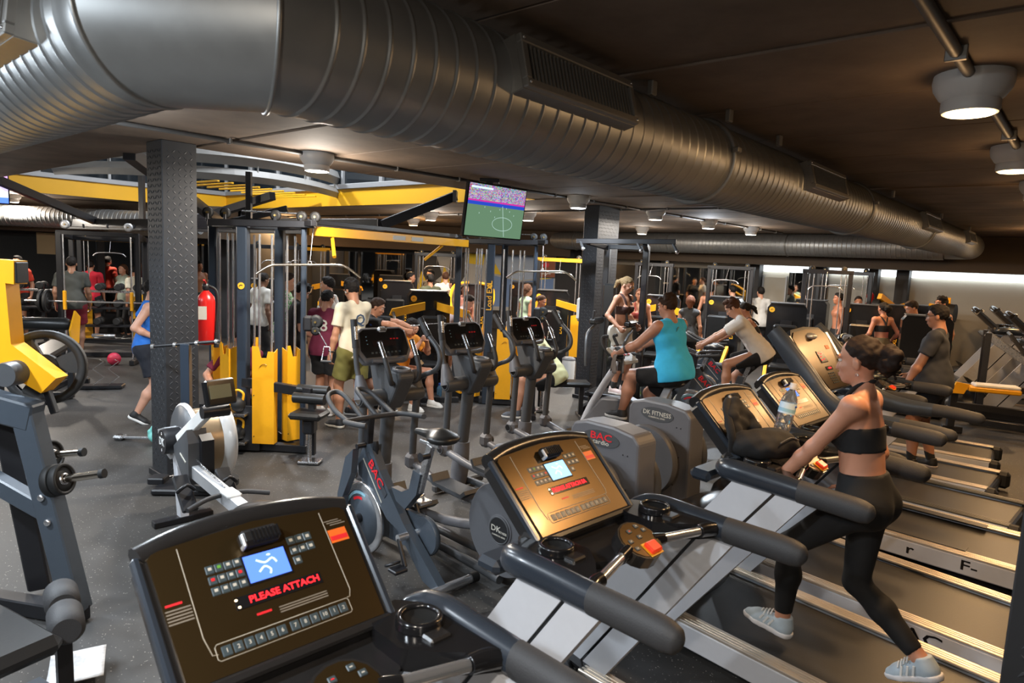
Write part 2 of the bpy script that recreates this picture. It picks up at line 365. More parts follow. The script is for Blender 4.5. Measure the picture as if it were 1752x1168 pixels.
def zigzag(a, b):
    m = mat('zigzag jersey', a, .85); nt = m.node_tree; L = nt.links.new; tc = nt.nodes.new('ShaderNodeTexCoord'); w = nt.nodes.new('ShaderNodeTexWave'); w.wave_type = 'BANDS'; w.bands_direction = 'Z'; w.inputs['Scale'].default_value = 5; w.inputs['Distortion'].default_value = 9; w.inputs['Detail Scale'].default_value = 2.5
    r = nt.nodes.new('ShaderNodeValToRGB'); r.color_ramp.interpolation = 'CONSTANT'; r.color_ramp.elements[0].color = (*a, 1); r.color_ramp.elements[1].position = .5; r.color_ramp.elements[1].color = (*b, 1); L(tc.outputs['Object'], w.inputs['Vector']); L(w.outputs['Fac'], r.inputs[0]); L(r.outputs[0], nt.nodes['Principled BSDF'].inputs['Base Color']); return m
FAIR, TAN, OLIVE, DEEP = (0.52, 0.27, 0.18), (0.42, 0.19, 0.11), (0.36, 0.165, 0.095), (0.22, 0.10, 0.06)
HB, HD, HR, HBL = (0.022, 0.013, 0.009), (0.009, 0.007, 0.006), (0.06, 0.025, 0.012), (0.16, 0.10, 0.045)

def person(label, loc, face, h=1.75, pel=(0, 0, .95), lean=4, side=0, twist=0, head=(0, 0), hl=None, hr=None, fl=(-.10, 0, .085), fr=(.10, 0, .085),
           el=None, er=None, kl=None, kr=None, tl=(0, 0), tr=(0, 0), fem=False, bulk=1.0, sk=TAN, hair=HB, hstyle='short', top=None, bottom=None, shoe=(.02, .02, .022), sole=(.7, .7, .68),
           vox=.011, grip=(0.6, 0.6), group=None, z=0.0, details=True, socks=None, belly=0.0, beard=False):
    """a figure facing local +y; hands and ankles go where they are told, elbows and knees follow"""
    sc = h / 1.75
    root = thing('person', label, 'person', (loc[0], loc[1], z), 0, group, sc); root.rotation_euler.z = face
    P = nv(*pel); ln, sd, tw = math.radians(lean), math.radians(side), math.radians(twist)
    up = unit((math.sin(sd), math.sin(ln), math.cos(ln) * math.cos(sd))); rt0 = nv(1, 0, 0); rt0 = unit(rt0 - up * rt0.dot(up)); fw0 = np.cross(up, rt0)
    rt = rt0 * math.cos(tw) + fw0 * math.sin(tw); fw = np.cross(up, rt); Rt = np.stack([rt, fw, up], 1)
    T = lambda x, y, zz: P + rt * x + fw * y + up * zz
    sw, hw = (.158, .088) if fem else (.180, .085)
    b = bulk
    hipL, hipR = P + nv(-hw, 0, -.03), P + nv(hw, 0, -.03)
    shL, shR = T(-sw, -.005, .468), T(sw, -.005, .468)
    neck0 = T(0, -.02, .52); hp, hy = math.radians(head[0]), math.radians(head[1])
    hup = unit(up * .5 + nv(0, 0, 1) * .5); hf = nv(0, 1, 0); hf = unit(hf - hup * hf.dot(hup)) if abs(hf.dot(hup)) < .98 else fw
    if twist: hf = unit(hf * .5 + fw * .5)
    hr_ = np.cross(hf, hup); hf2 = hf * math.cos(hy) - hr_ * math.sin(-hy); hf2 = unit(hf2); hx = np.cross(hf2, hup)
    hf3 = hf2 * math.cos(hp) - hup * math.sin(hp); hu3 = hup * math.cos(hp) + hf2 * math.sin(hp); Rh = np.stack([hx, hf3, hu3], 1)
    HC = neck0 + hup * .045 + unit(hup + .25 * hf2) * .055 + hu3 * .055 + hf3 * .012
    Hd = lambda x, y, zz: HC + hx * x + hf3 * y + hu3 * zz
    dn = -up
    hl = nv(*hl) if hl is not None else T(-sw - .07, .06, -.04); hr = nv(*hr) if hr is not None else T(sw + .07, .06, -.04)
    el = nv(*el) if el is not None else -fw - rt * .35; er = nv(*er) if er is not None else -fw + rt * .35
    kl = nv(*kl) if kl is not None else nv(-.08, 1, 0.02); kr = nv(*kr) if kr is not None else nv(.08, 1, .02)
    elL, hl = ik(shL, hl, .285, .25, el); elR, hr = ik(shR, hr, .285, .25, er)
    fl, fr = nv(*fl), nv(*fr); knL, fl = ik(hipL, fl, .435, .425, kl); knR, fr = ik(hipR, fr, .435, .425, kr)
    # ---- body prims shared by skin and clothes
    def torso(S, g=1.0):
        S.e(T(0, .005, .335), (.152 * b * g if not fem else .132 * b * g, .098 * b * g, .175), Rt, .05)
        S.e(T(0, .005 + .03 * belly, .15), ((.135 if not fem else .112) * b * g, (.095 + .05 * belly) * b * g, .16), Rt, .06)
        S.e(T(0, -.005, .0), ((.155 if not fem else .165) * b * g, .105 * b * g, .12), Rt, .06)
        S.c(T(-sw + .035, -.012, .452), T(sw - .035, -.012, .452), .052 * g, None, .04)
        for q in (-1, 1): S.c(T(q * .035, -.025, .515), T(q * (sw - .02), -.012, .468), .036, .034, .03)
        if fem:
            for q in (-1, 1): S.e(T(q * .065, .085, .325), (.058, .055, .058), Rt, .03)
        else:
            for q in (-1, 1): S.e(T(q * .07, .055, .37), (.085 * b, .055, .07), Rt, .04)
        for q in (-1, 1): S.e(P + nv(q * .075, -.06, -.03), (.085 * b, .08 * b, .095), None, .04)
        if belly: S.e(T(0, .07, .12), (.12 * b, .09, .13), Rt, .06)
    lb = b if not fem else .95 * b
    def arm(S, sh, elb, hd, o=0.0, lower=True, cut=None):
        S.e(sh, (.052 * b + o,) * 3, None, .025, cut)
        S.c(sh, elb, (.050 if not fem else .044) * b + o, (.038 if not fem else .034) * b + o, .025, cut)
        if lower:
            m_ = elb * .68 + hd * .32; S.c(elb, m_, .036 * b + o, (.041 if not fem else .036) * b + o, .02, cut); S.c(m_, hd, (.040 if not fem else .035) * b + o, .026 + o, .02, cut)
    def leg(S, hip, kn, an, o=0.0, oa=None, cut=None, lower=True):
        oa = o if oa is None else oa
        S.c(hip, kn, .092 * lb + o, .056 * lb + (o + oa) / 2, .05, cut)
        if lower:
            ax = unit(an - kn); bk = unit(np.cross(ax, np.cross(unit(kn - hip) + nv(0, .3, 0), ax)))
            S.c(kn, kn * .62 + an * .38 - bk * .012, .052 * lb + oa, .058 * lb + oa, .03, cut); S.c(kn * .62 + an * .38 - bk * .012, an, .056 * lb + oa, .036 + oa, .03, cut)
    # ---- skin
    S = SDF(); torso(S)
    S.c(neck0, HC - hu3 * .06 - hf3 * .015, .058 * (b if not fem else .86), .050 if not fem else .043, .03)
    S.e(Hd(0, -.012, .03), (.074, .093, .088), Rh, .03); S.e(Hd(0, .025, -.045), (.056, .062, .068), Rh, .03); S.e(Hd(0, .062, -.088), (.026, .022, .020), Rh, .025)
    S.c(Hd(0, .080, .014), Hd(0, .0985, -.030), .008, .0125, .014); S.e(Hd(0, .082, -.062), (.024, .013, .012), Rh, .012)
    for q in (-1, 1):
        S.e(Hd(q * .076, -.008, -.012), (.010, .019, .031), Rh, .008); S.e(Hd(q * .035, .060, -.022), (.022, .022, .018), Rh, .02)
        S.e(Hd(q * .032, .080, .030), (.026, .012, .009), Rh, .015); S.minus(Hd(q * .033, .097, .010), (.015, .014, .0075), Rh, .006)
    for sh, elb, hd, sg, gp in ((shL, elL, hl, -1, grip[0]), (shR, elR, hr, 1, grip[1])):
        arm(S, sh, elb, hd)
        f = unit(hd - elb); side_ = rt * -sg; pn = unit(side_ - f * side_.dot(f)); wd = np.cross(f, pn)   # palm normal turned to the body
        if wd.dot(fw) < 0: wd = -wd
        pc = hd + f * .05; Rp = np.stack([wd, pn, f], 1)
        S.e(pc, (.040, .017, .052), Rp, .012); fr_ = max(.0085, vox * .8)
        for i in range(4):
            bs = hd + f * .085 + wd * (.030 - .020 * i); L1 = (.042, .047, .044, .034)[i]; a1 = gp * (1.0 + .08 * i); a2 = gp * 2.3
            d1 = f * math.cos(a1) + pn * math.sin(a1); d2 = f * math.cos(a2) + pn * math.sin(a2); m1 = bs + d1 * L1
            S.c(hd + f * .05 + wd * (.022 - .015 * i), bs, fr_, None, .008); S.c(bs, m1, fr_, fr_ * .95, .005); S.c(m1, m1 + d2 * L1 * .85, fr_ * .95, fr_ * .85, .005)
        tb = hd + f * .03 + wd * .028; td = unit(f * .7 + wd * .75 + pn * .5); tm = tb + td * .042
        S.c(tb, tm, fr_ * 1.25, fr_ * 1.1, .01); S.c(tm, tm + unit(f * (1 - gp * .5) + pn * .7 * (gp + .3) + wd * .2) * .032, fr_ * 1.1, fr_ * .9, .005)
    for hip, kn, an in ((hipL, knL, fl), (hipR, knR, fr)):
        leg(S, hip, kn, an)
        S.e(an, (.034, .036, .036), None, .02)
    np_obj('body', S.mesh(vox), skin(sk), root)
    # ---- feet
    for an, (yaw, pit) in ((fl, tl), (fr, tr)):
        yw, pt = math.radians(yaw), math.radians(pit); d = nv(-math.sin(yw) * math.cos(pt), math.cos(yw) * math.cos(pt), -math.sin(pt)); u2 = nv(-math.sin(yw) * math.sin(pt), math.cos(yw) * math.sin(pt), math.cos(pt)); x2 = np.cross(d, u2); Rf = np.stack([x2, d, u2], 1)
        F_ = SDF(); q = lambda x, y, zz: an + x2 * x + d * y + u2 * zz
        F_.c(q(0, -.01, .015), q(0, -.02, -.035), .043, .046, .03); F_.c(q(0, .0, -.03), q(0.003, .12, -.05), .044, .042, .03); F_.c(q(.003, .12, -.05), q(0.002, .165, -.056), .042, .030, .02)
        F_.plane(q(0, 0, -.062), -u2); F_.plane(q(0, 0, .028), u2)
        so = np_obj('shoe', F_.mesh(max(.006, vox * .75)), cloth(shoe, .6), root)
        B_ = SDF(); B_.c(q(0, -.022, -.06), q(.003, .11, -.06), .050, .047, .02); B_.c(q(.003, .11, -.06), q(.002, .168, -.058), .047, .034, .02); B_.plane(q(0, 0, -.083), -u2); B_.plane(q(0, 0, -.052), u2)
        np_obj('sole', B_.mesh(max(.006, vox * .75)), cloth(sole, .6), so)
        if socks: 
            K_ = SDF(); kn = knL if an is fl else knR; K_.c(an, an + unit(kn - an) * .11, .044, .047); K_.plane(an + unit(kn - an) * .11, kn - an); np_obj('sock', K_.mesh(.01), cloth(socks), root)
    # ---- clothes
    cv = max(vox, .0095); W_ = (.0035, 26)
    if top:
        kind, col = top[0], top[1]; S = SDF(); o = .014
        if kind in ('tee', 'tank', 'sleeveless', 'tuck'):
            torso(S, 1.0); S.e(T(0, -.008 + .03 * belly, -.01), (.184 * b, (.128 + .045 * belly) * b, .27), Rt, .04)
            bot = -.11 if kind != 'tuck' else .02
            if lean > 9 or belly:
                for hp_, kn_ in ((hipL, knL), (hipR, knR)): S.e(hp_, (.114 * b,) * 3, None, .04)
            S.plane(T(0, 0, bot), -up)
            if kind in ('tee', 'tuck'):
                for sh, elb in ((shL, elL), (shR, elR)):
                    cp = sh + (elb - sh) * .72; S.c(sh, elb, .052 * b, .052 * b, .03, [(cp, elb - sh)])
            elif kind == 'sleeveless':
                for sg, sh in ((-1, shL), (1, shR)): S.c(T(sg * (sw - .05), -.01, .47), T(sg * (sw - .02), -.01, .455), .05, .05, .03)
            if kind == 'tank':
                S2 = SDF(); torso(S2, 1.0); S2.p = [p for p in S2.p if not (p[0] == 'c')]; S2.e(T(0, -.008, -.01), (.176 * b, .126 * b, .27), Rt, .04)
                for p in S2.p: pass
                S2.plane(T(0, 0, bot), -up)
                top_cut = [(T(0, 0, .36), up + .25 * fw * -1)]
                S2.p = [tuple(list(p[:6]) + [top_cut]) for p in S2.p]
                for q in (-1, 1): S2.c(T(q * .085, .085 * b, .36), T(q * .085, .035, .515), .022, .02, .02); S2.c(T(q * .085, .035, .515), T(q * .075, -.06, .505), .022, .022, .02); S2.c(T(q * .075, -.06, .505), T(q * .06, -.105 * b, .36), .02, .03, .02)
                S = S2
            np_obj({'tee': 'shirt', 'tuck': 'shirt'}.get(kind, 'tank_top'), S.mesh(cv, o, W_), cloth(col), root)
        elif kind == 'bra':
            torso(S, 1.0); S.plane(T(0, 0, .235), -up); S.plane(T(0, 0, .36), up)
            np_obj('sports_bra', S.mesh(cv, .006), cloth(col), root)
            if len(top) > 2 and top[2] == 'halter':
                g = G(); g.tube([T(-.05, .105, .34), T(-.062, .075, .45), T(-.058, .01, .545), T(0, -.068, .575), T(.058, .01, .545), T(.062, .075, .45), T(.05, .105, .34)], .008, 8, 6, sc=(1, 1.6)); g.obj('neck_strap', cloth(col), root)
            else:
                g = G()
                for q in (-1, 1): g.tube([T(q * .05, .11, .33), T(q * .075, .07, .47), T(q * .075, -.02, .53), T(q * .03, -.095, .45), T(0, -.115, .36)], .012, 8, 5, sc=(1, 1.3))
                g.obj('straps', cloth(col), root)
    if bottom:
        kind, col = bottom[0], bottom[1]; S = SDF()
        S.e(T(0, -.005, .0), ((.16 if not fem else .168) * b, .110 * b, .125), Rt, .05)
        for q in (-1, 1): S.e(P + nv(q * .075, -.06, -.03), (.085 * b, .08 * b, .095), None, .04)
        S.plane(T(0, 0, .05 if kind != 'leggings' else .13), up)
        if kind == 'leggings': S.e(T(0, .0, .10), (.125 * b, .098 * b, .14), Rt, .06)
        if kind == 'shorts' or kind == 'hotpants':
            f_ = .78 if kind == 'shorts' else .45
            for hip, kn in ((hipL, knL), (hipR, knR)):
                S.e(hip + unit(kn - hip) * .03, (.106 * lb,) * 3, None, .05); S.c(hip, kn, .096 * lb, (.084 if kind == 'shorts' else .07) * lb, .035, [(hip + (kn - hip) * f_, kn - hip)])
            np_obj('shorts', S.mesh(cv, .016, W_), cloth(col), root)
        else:
            for hip, kn, an in ((hipL, knL, fl), (hipR, knR, fr)):
                leg(S, hip, kn, an, 0 if kind == 'leggings' else .012, cut=[(an + unit(kn - an) * .05, an - kn)])
            np_obj('leggings' if kind == 'leggings' else 'trousers', S.mesh(cv, .005 if kind == 'leggings' else .012, None if kind == 'leggings' else W_), cloth(col, .8 if kind == 'leggings' else .85), root)
    # ---- hair
    if hair is not None and hstyle != 'bald':
        S = SDF(); S.e(Hd(0, -.020, .034), (.080, .096, .093), Rh, .02)
        S.plane(Hd(0, .052, .066) if hstyle in ('bun', 'pony') else Hd(0, .066, .066), hf3 * .8 - hu3 * .75) if hstyle not in ('curly',) else S.plane(Hd(0, .085, .055), hf3 * .8 - hu3 * .75)
        nz = (.004, 75)
        if hstyle in ('short', 'curly', 'fade'):
            S.plane(Hd(0, -.02, -.038 if hstyle != 'fade' else -.005), -hu3 * 1.0 + hf3 * .75)
            if hstyle == 'curly':
                rg = random.Random(len(label))
                for i in range(16): a_, e_ = rg.uniform(0, 6.28), rg.uniform(.25, 1.1); S.e(Hd(.07 * math.cos(a_) * math.cos(e_), -.01 + .085 * math.sin(a_) * math.cos(e_), .045 + .085 * math.sin(e_)), (.026,) * 3, None, .012)
            else: S.e(Hd(0, .015, .097), (.058, .06, .030), Rh, .02)
        elif hstyle in ('bun', 'pony', 'long', 'bob'):
            S.plane(Hd(0, .0, -.045), -hu3 * .8 + hf3 * .75)
            if hstyle == 'bun':
                for i in range(7):
                    a_ = i * .9; S.e(Hd(.038 * math.cos(a_), -.142 + .024 * math.sin(a_ * 1.7), .005 + .038 * math.sin(a_)), (.038, .038, .036), None, .010)
                S.c(Hd(0, -.11, .02), Hd(.01, -.12, -.07), .035, .016, .02); S.c(Hd(.02, -.13, -.01), Hd(.03, -.15, -.09), .016, .006, .01)
            if hstyle == 'pony': S.c(Hd(0, -.10, .03), Hd(0, -.15, -.04), .032, .034, .02); S.c(Hd(0, -.15, -.04), Hd(0, -.14, -.19), .033, .012, .02)
            if hstyle in ('long', 'bob'):
                L_ = -.24 if hstyle == 'long' else -.12
                S.cut = S.cut[:1]; S.c(Hd(0, -.06, .0), Hd(0, -.075, L_), .07, .05, .03)
                for q in (-1, 1): S.c(Hd(q * .06, -.02, .03), Hd(q * .07, -.03, L_ + .03), .03, .025, .02)
        np_obj('hair', S.mesh(max(.007, vox * .8), 0, nz), hair_mat(hair), root)
    if beard:
        S = SDF(); S.e(Hd(0, .03, -.05), (.061, .066, .072), Rh); S.plane(Hd(0, 0, -.045), hu3 + .3 * hf3); np_obj('beard', S.mesh(.008), mat('beard', hair or HB, .7), root)
    if details:
        for q in (-1, 1):
            g = G(); g.ell(Hd(q * .033, .0745, .009), (.0125, .0115, .0085), 12, 8); eo = g.obj('eye', 'eyewhite', root)
            g = G(); g.ell(Hd(q * .033, .0835, .009), (.0055, .0035, .0055), 10, 6); g.obj('iris', 'iris', eo)
            g = G(); g.tube([Hd(q * .016, .092, .030), Hd(q * .034, .091, .036), Hd(q * .052, .078, .031)], .0045, 6, 3); g.obj('eyebrow', mat('brow', hair or HB, .7), root)
        g = G(); g.tube([Hd(-.022, .083, -.060), Hd(-.008, .0935, -.058), Hd(0, .0945, -.059), Hd(.008, .0935, -.058), Hd(.022, .083, -.060)], [.002, .0045, .005, .0045, .002], 6, 3)
        g.tube([Hd(-.020, .083, -.064), Hd(0, .0935, -.068), Hd(.020, .083, -.064)], [.002, .0055, .002], 6, 3); g.obj('lips', mat('lips', (sk[0] * .85, sk[1] * .55, sk[2] * .6), .4), root)
    J = dict(P=P, T=T, Hd=Hd, hl=hl, hr=hr, elL=elL, elR=elR, shL=shL, shR=shR, knL=knL, knR=knR, hf=hf3, hu=hu3, hx=hx, up=up, fw=fw, rt=rt)
    return root, J
M['ink'] = mat('navy ink print', (.03, .06, .12), .7); M['eyewhite'] = mat('eye white', (.6, .58, .55), .25); M['iris'] = mat('iris', (.03, .018, .01), .15)
# ------------------------------------------------------------------ the room
def floor_mat():
    m = mat('speckled rubber floor', (0.028, 0.027, 0.026), 0.55); nt = m.node_tree; b = nt.nodes['Principled BSDF']; L = nt.links.new
    tc = nt.nodes.new('ShaderNodeTexCoord')
    def noise(sc, d=2):
        n = nt.nodes.new('ShaderNodeTexNoise'); n.inputs['Scale'].default_value = sc; n.inputs['Detail'].default_value = d; L(tc.outputs['Object'], n.inputs['Vector']); return n
    def ramp(src, a, ca, bb, cb):
        r = nt.nodes.new('ShaderNodeValToRGB'); r.color_ramp.elements[0].position = a; r.color_ramp.elements[0].color = ca; r.color_ramp.elements[1].position = bb; r.color_ramp.elements[1].color = cb; L(src, r.inputs[0]); return r
    g = noise(1.1, 5); base = ramp(g.outputs['Fac'], .3, (.024, .023, .022, 1), .7, (.046, .043, .040, 1))
    v = nt.nodes.new('ShaderNodeTexVoronoi'); v.inputs['Scale'].default_value = 62; L(tc.outputs['Object'], v.inputs['Vector'])
    sp = ramp(v.outputs['Distance'], .16, (1, 1, 1, 1), .24, (0, 0, 0, 1)); pick = noise(38, 1); pk = ramp(pick.outputs['Fac'], .53, (0, 0, 0, 1), .60, (1, 1, 1, 1))
    mu = nt.nodes.new('ShaderNodeMath'); mu.operation = 'MULTIPLY'; L(sp.outputs[0], mu.inputs[0]); L(pk.outputs[0], mu.inputs[1])
    mx = nt.nodes.new('ShaderNodeMixRGB'); L(mu.outputs[0], mx.inputs[0]); L(base.outputs[0], mx.inputs[1]); mx.inputs[2].default_value = (.30, .28, .25, 1); L(mx.outputs[0], b.inputs['Base Color'])
    rr = nt.nodes.new('ShaderNodeMapRange'); rr.inputs[3].default_value = .42; rr.inputs[4].default_value = .66; L(g.outputs['Fac'], rr.inputs[0]); L(rr.outputs[0], b.inputs['Roughness'])
    bp = nt.nodes.new('ShaderNodeBump'); bp.inputs['Strength'].default_value = .12; bp.inputs['Distance'].default_value = .004; L(noise(160, 2).outputs['Fac'], bp.inputs['Height']); L(bp.outputs[0], b.inputs['Normal'])
    return m
def concrete_mat():
    m = mat('board marked concrete', (0.12, 0.098, 0.078), 0.8); nt = m.node_tree; b = nt.nodes['Principled BSDF']; L = nt.links.new
    tc = nt.nodes.new('ShaderNodeTexCoord'); n = nt.nodes.new('ShaderNodeTexNoise'); n.inputs['Scale'].default_value = 1.6; n.inputs['Detail'].default_value = 8; n.inputs['Roughness'].default_value = .65; L(tc.outputs['Object'], n.inputs['Vector'])
    r = nt.nodes.new('ShaderNodeValToRGB'); e = r.color_ramp.elements; e[0].position = .3; e[0].color = (.100, .070, .048, 1); e[1].position = .72; e[1].color = (.200, .145, .104, 1); L(n.outputs['Fac'], r.inputs[0])
    v = nt.nodes.new('ShaderNodeTexVoronoi'); v.inputs['Scale'].default_value = 2.2; L(tc.outputs['Object'], v.inputs['Vector'])
    r2 = nt.nodes.new('ShaderNodeValToRGB'); r2.color_ramp.elements[0].position = .03; r2.color_ramp.elements[0].color = (.35, .35, .35, 1); r2.color_ramp.elements[1].position = .07; r2.color_ramp.elements[1].color = (1, 1, 1, 1); L(v.outputs['Distance'], r2.inputs[0])
    mx = nt.nodes.new('ShaderNodeMixRGB'); mx.blend_type = 'MULTIPLY'; mx.inputs[0].default_value = 1; L(r.outputs[0], mx.inputs[1]); L(r2.outputs[0], mx.inputs[2]); L(mx.outputs[0], b.inputs['Base Color'])
    bp = nt.nodes.new('ShaderNodeBump'); bp.inputs['Strength'].default_value = .2; L(n.outputs['Fac'], bp.inputs['Height']); L(bp.outputs[0], b.inputs['Normal'])
    return m
M['floor'] = floor_mat(); M['concrete'] = concrete_mat()
MUV = Matrix((U, V, Vector((0, 0, 1)))).transposed()            # columns: building axes
def uvbox(g, u0, u1, v0, v1, z0, z1, bev=0.0): return g.box(wpt((u0 + u1) / 2, (v0 + v1) / 2, (z0 + z1) / 2), (u1 - u0, v1 - v0, z1 - z0), bev=bev, mtx=MUV)
g = G(); g.box((0, 6.5, -.1), (34, 31, .2)); struct(g.obj('floor', 'floor'))
HU0, HU1, HV0, HV1 = 2.75, 7.85, 6.46, 15.96                     # opening in the ceiling, on plan
ceil_o = G(); u = 2.86 - .94 * 14; first = True
c_obj = bpy.data.objects.new('ceiling', None); COL.objects.link(c_obj); struct(c_obj)
UW = 17.6
for k in range(32):
    a, b_ = u + .007, u + .933
    if a > UW: break
    b_ = min(b_, UW)
    runs = [(-16, 26)] if (b_ <= HU0 or a >= HU1) else [(-16, HV0), (HV1, 26)]
    if a < HU0 < b_: runs = [(-16, 26)]; b_ = HU0
    if a < HU1 < b_: a = HU1; runs = [(-16, 26)]
    for v0, v1 in runs:
        g = G(); uvbox(g, a, b_, v0, v1, CEIL, CEIL + .06, .004); g.obj('panel', 'concrete', c_obj)
    u += .94
g = G()
for (a, b_, v0, v1) in ((-14, HU0, -16, 26), (HU1, UW, -16, 26), (HU0, HU1, -16, HV0), (HU0, HU1, HV1, 26)): uvbox(g, a, b_, v0, v1, CEIL + .012, CEIL + .35)
g.obj('slab', 'concrete', c_obj)
# walls
def wall(name, p, q, m, z0=0, z1=CEIL, th=.2):
    p, q = Vector((*p, 0)), Vector((*q, 0)); d = (q - p).normalized(); n = Vector((d.y, -d.x, 0)); L = (q - p).length
    g = G(); g.box((p + q) / 2 + n * th / 2 + Vector((0, 0, (z0 + z1) / 2)), (L + .3, th, z1 - z0), mtx=Matrix((d, -n, Vector((0, 0, 1)))).transposed()); return struct(g.obj(name, m))
cr = wpt(UW, 0); vX = lambda v: (wpt(UW, v).x, wpt(UW, v).y)
vc = (21 - UW * .758) / .652                                     # where the slanted back wall meets the far wall
wall('wall_back', vX(vc), (-6.5, 21), 'darkwall'); wall('wall_left_return', (-6.5, 21), (-6.5, 16), 'darkwall'); wall('wall_left_back', (-6.5, 16), (-16, 16), 'darkwall'); wall('wall_left', (-16, 16), (-16, -7), 'darkwall')
wall('wall_front', (-16, -7), (15, -7), 'darkwall'); wall('wall_right', (15, -7), (15, (UW - .652 * 15) / .758), 'darkwall')
wr = wall('wall_right_back', vX(-9), vX(vc), 'beige')
# soffits under the ceiling along the back walls
g = G(); uvbox(g, UW - .95, UW, -9, vc, 2.32, CEIL - .005, .004); struct(g.obj('trim_1', 'brown'))
g = G(); g.box((-2.6, 20.5, 2.68), (8.4, 1.0, .72), bev=.004); struct(g.obj('trim_2', 'brown'))
g = G(); g.box((-11.2, 15.55, 2.68), (9.4, .9, .72), bev=.004); struct(g.obj('trim_3', 'brown'))
# pilasters, mirrors, light strips on the slanted back wall
for i, (v, w) in enumerate(((3.35, .13), (3.95, .10), (5.2, .20), (6.75, .14), (9.75, .17))):
    g = G(); uvbox(g, UW - .28, UW - .02, v - w, v + w, 0, 2.32, .005); struct(g.obj('column', 'darkwall'))
for v0, v1, n in ((5.42, 5.95, 'narrow wall mirror between dark pilasters beside the pale door'), (6.92, 9.56, 'wide wall mirror between dark pilasters behind the cyclists'), (9.95, 11.6, 'wall mirror left of the last pilaster, right of the middle column')):
    tag(G().box(wpt(UW - .03, (v0 + v1) / 2, 1.22), (.03, v1 - v0 - .04, 1.9), bev=.003, mtx=MUV).obj('wall_mirror', 'mirror'), n, 'mirror', 'wall mirrors')
M['led_o'] = emat('light strip', (.86, .95, 1.0), 4.2)
for v0, v1, n in ((-6, 3.2, 'long one above the beige wall'), (3.5, 3.83, 'shortest one between two pilasters'), (4.08, 4.97, 'one right of the wide pilaster'), (5.43, 6.58, 'one over the pale door')):
    tag(G().box(wpt(UW - .06, (v0 + v1) / 2, 2.235), (.05, v1 - v0, .15), bev=.004, mtx=MUV).obj('light_strip', 'led_o'), 'white glowing light strip under soffit, ' + n, 'light strip', 'light strips under the soffit')
d_ = bpy.data.objects.new('door_1', None); COL.objects.link(d_); struct(d_)
uvbox(G(), UW - .06, UW - .01, 6.0, 6.55, 0, 2.02, .004).obj('leaf', 'beige', d_)
for a, b_ in ((5.96, 6.0), (6.55, 6.59)): uvbox(G(), UW - .08, UW - .01, a, b_, 0, 2.06, .003).obj('frame', 'mullion', d_)
# mural on the far wall: flat painted polygons, and mirrors left of it
mur = tag(G().box((-.9, 20.97, 1.45), (4.3, .04, 1.75), bev=.003).obj('mural', mat('mural pale grey', (.42, .44, .45), .6)), 'geometric wall mural in yellow, pale blue, grey and white', 'mural')
mc = dict(y=(.75, .55, .02), b=(.16, .27, .52), p=(.40, .50, .66), k=(.03, .033, .04), w=(.6, .6, .6), n=(.05, .08, .16))
MC = {k: mat('mural ' + k, c, .6) for k, c in mc.items()}
for k, poly in (('k', [(-3.0, 2.3), (-2.5, 2.3), (-2.25, 1.6), (-2.7, 1.2), (-3.0, 1.5)]), ('y', [(-2.9, 1.7), (-2.45, .8), (-2.9, .7), (-3.05, 1.1)]), ('y', [(-2.2, 1.9), (-1.75, .75), (-2.4, .75)]), ('k', [(-2.0, 2.3), (-1.6, 2.3), (-1.5, 1.7), (-1.75, 1.25), (-2.05, 1.6)]), ('y', [(-1.5, 2.3), (-.95, 2.3), (-1.0, 1.95), (-1.5, 2.0)]),
                ('p', [(-.9, 2.3), (1.2, 2.3), (1.2, 1.7), (.2, 1.55), (-.9, 1.75)]), ('b', [(-.9, 1.7), (.2, 1.5), (1.2, 1.65), (1.2, .7), (-.9, .7)]), ('n', [(-.55, 2.3), (.15, 2.3), (.22, 1.85), (-.1, 1.6), (-.5, 1.8)]), ('y', [(-.62, 2.02), (-.42, 1.68), (-.72, 1.72)]), ('w', [(-.86, 2.28), (-.80, 2.3), (-.40, 1.66), (-.46, 1.64)]), ('y', [(.45, 2.3), (1.2, 2.3), (1.2, 1.7), (.85, 1.35)])):
    G().prism(poly, (0, 20.948, 0), (1, 0, 0), (0, 0, 1), (0, -.004 - .001 * (hash(poly[0]) % 3), 0)).obj('painted_shape', MC[k], mur)
for x0, x1, lab in ((-6.3, -4.9, 'tall wall mirror at the far wall left of the mural'), (-4.8, -3.2, 'wide wall mirror beside the mural')):
    tag(G().box(((x0 + x1) / 2, 20.97, 1.25), (x1 - x0, .04, 1.9), bev=.003).obj('wall_mirror', 'mirror'), lab, 'mirror', 'wall mirrors')
for x0, x1, lab in ((-9.7, -7.1, 'wall mirror behind the dumbbell racks'), (-12.4, -9.9, 'second wall mirror from the corner behind the dumbbell racks')):
    tag(G().box(((x0 + x1) / 2, 15.97, 1.35), (x1 - x0, .04, 1.7), bev=.003).obj('wall_mirror', 'mirror'), lab, 'mirror', 'wall mirrors')
G_ = tag(G().box((-11.0, 15.93, 2.05), (.55, .04, .5), bev=.004).obj('beige_panel', mat('beige panel paint', (.50, .38, .22), .7)), 'beige wall panel in the dark wall above the racks', 'panel')  # flat panel in one even beige
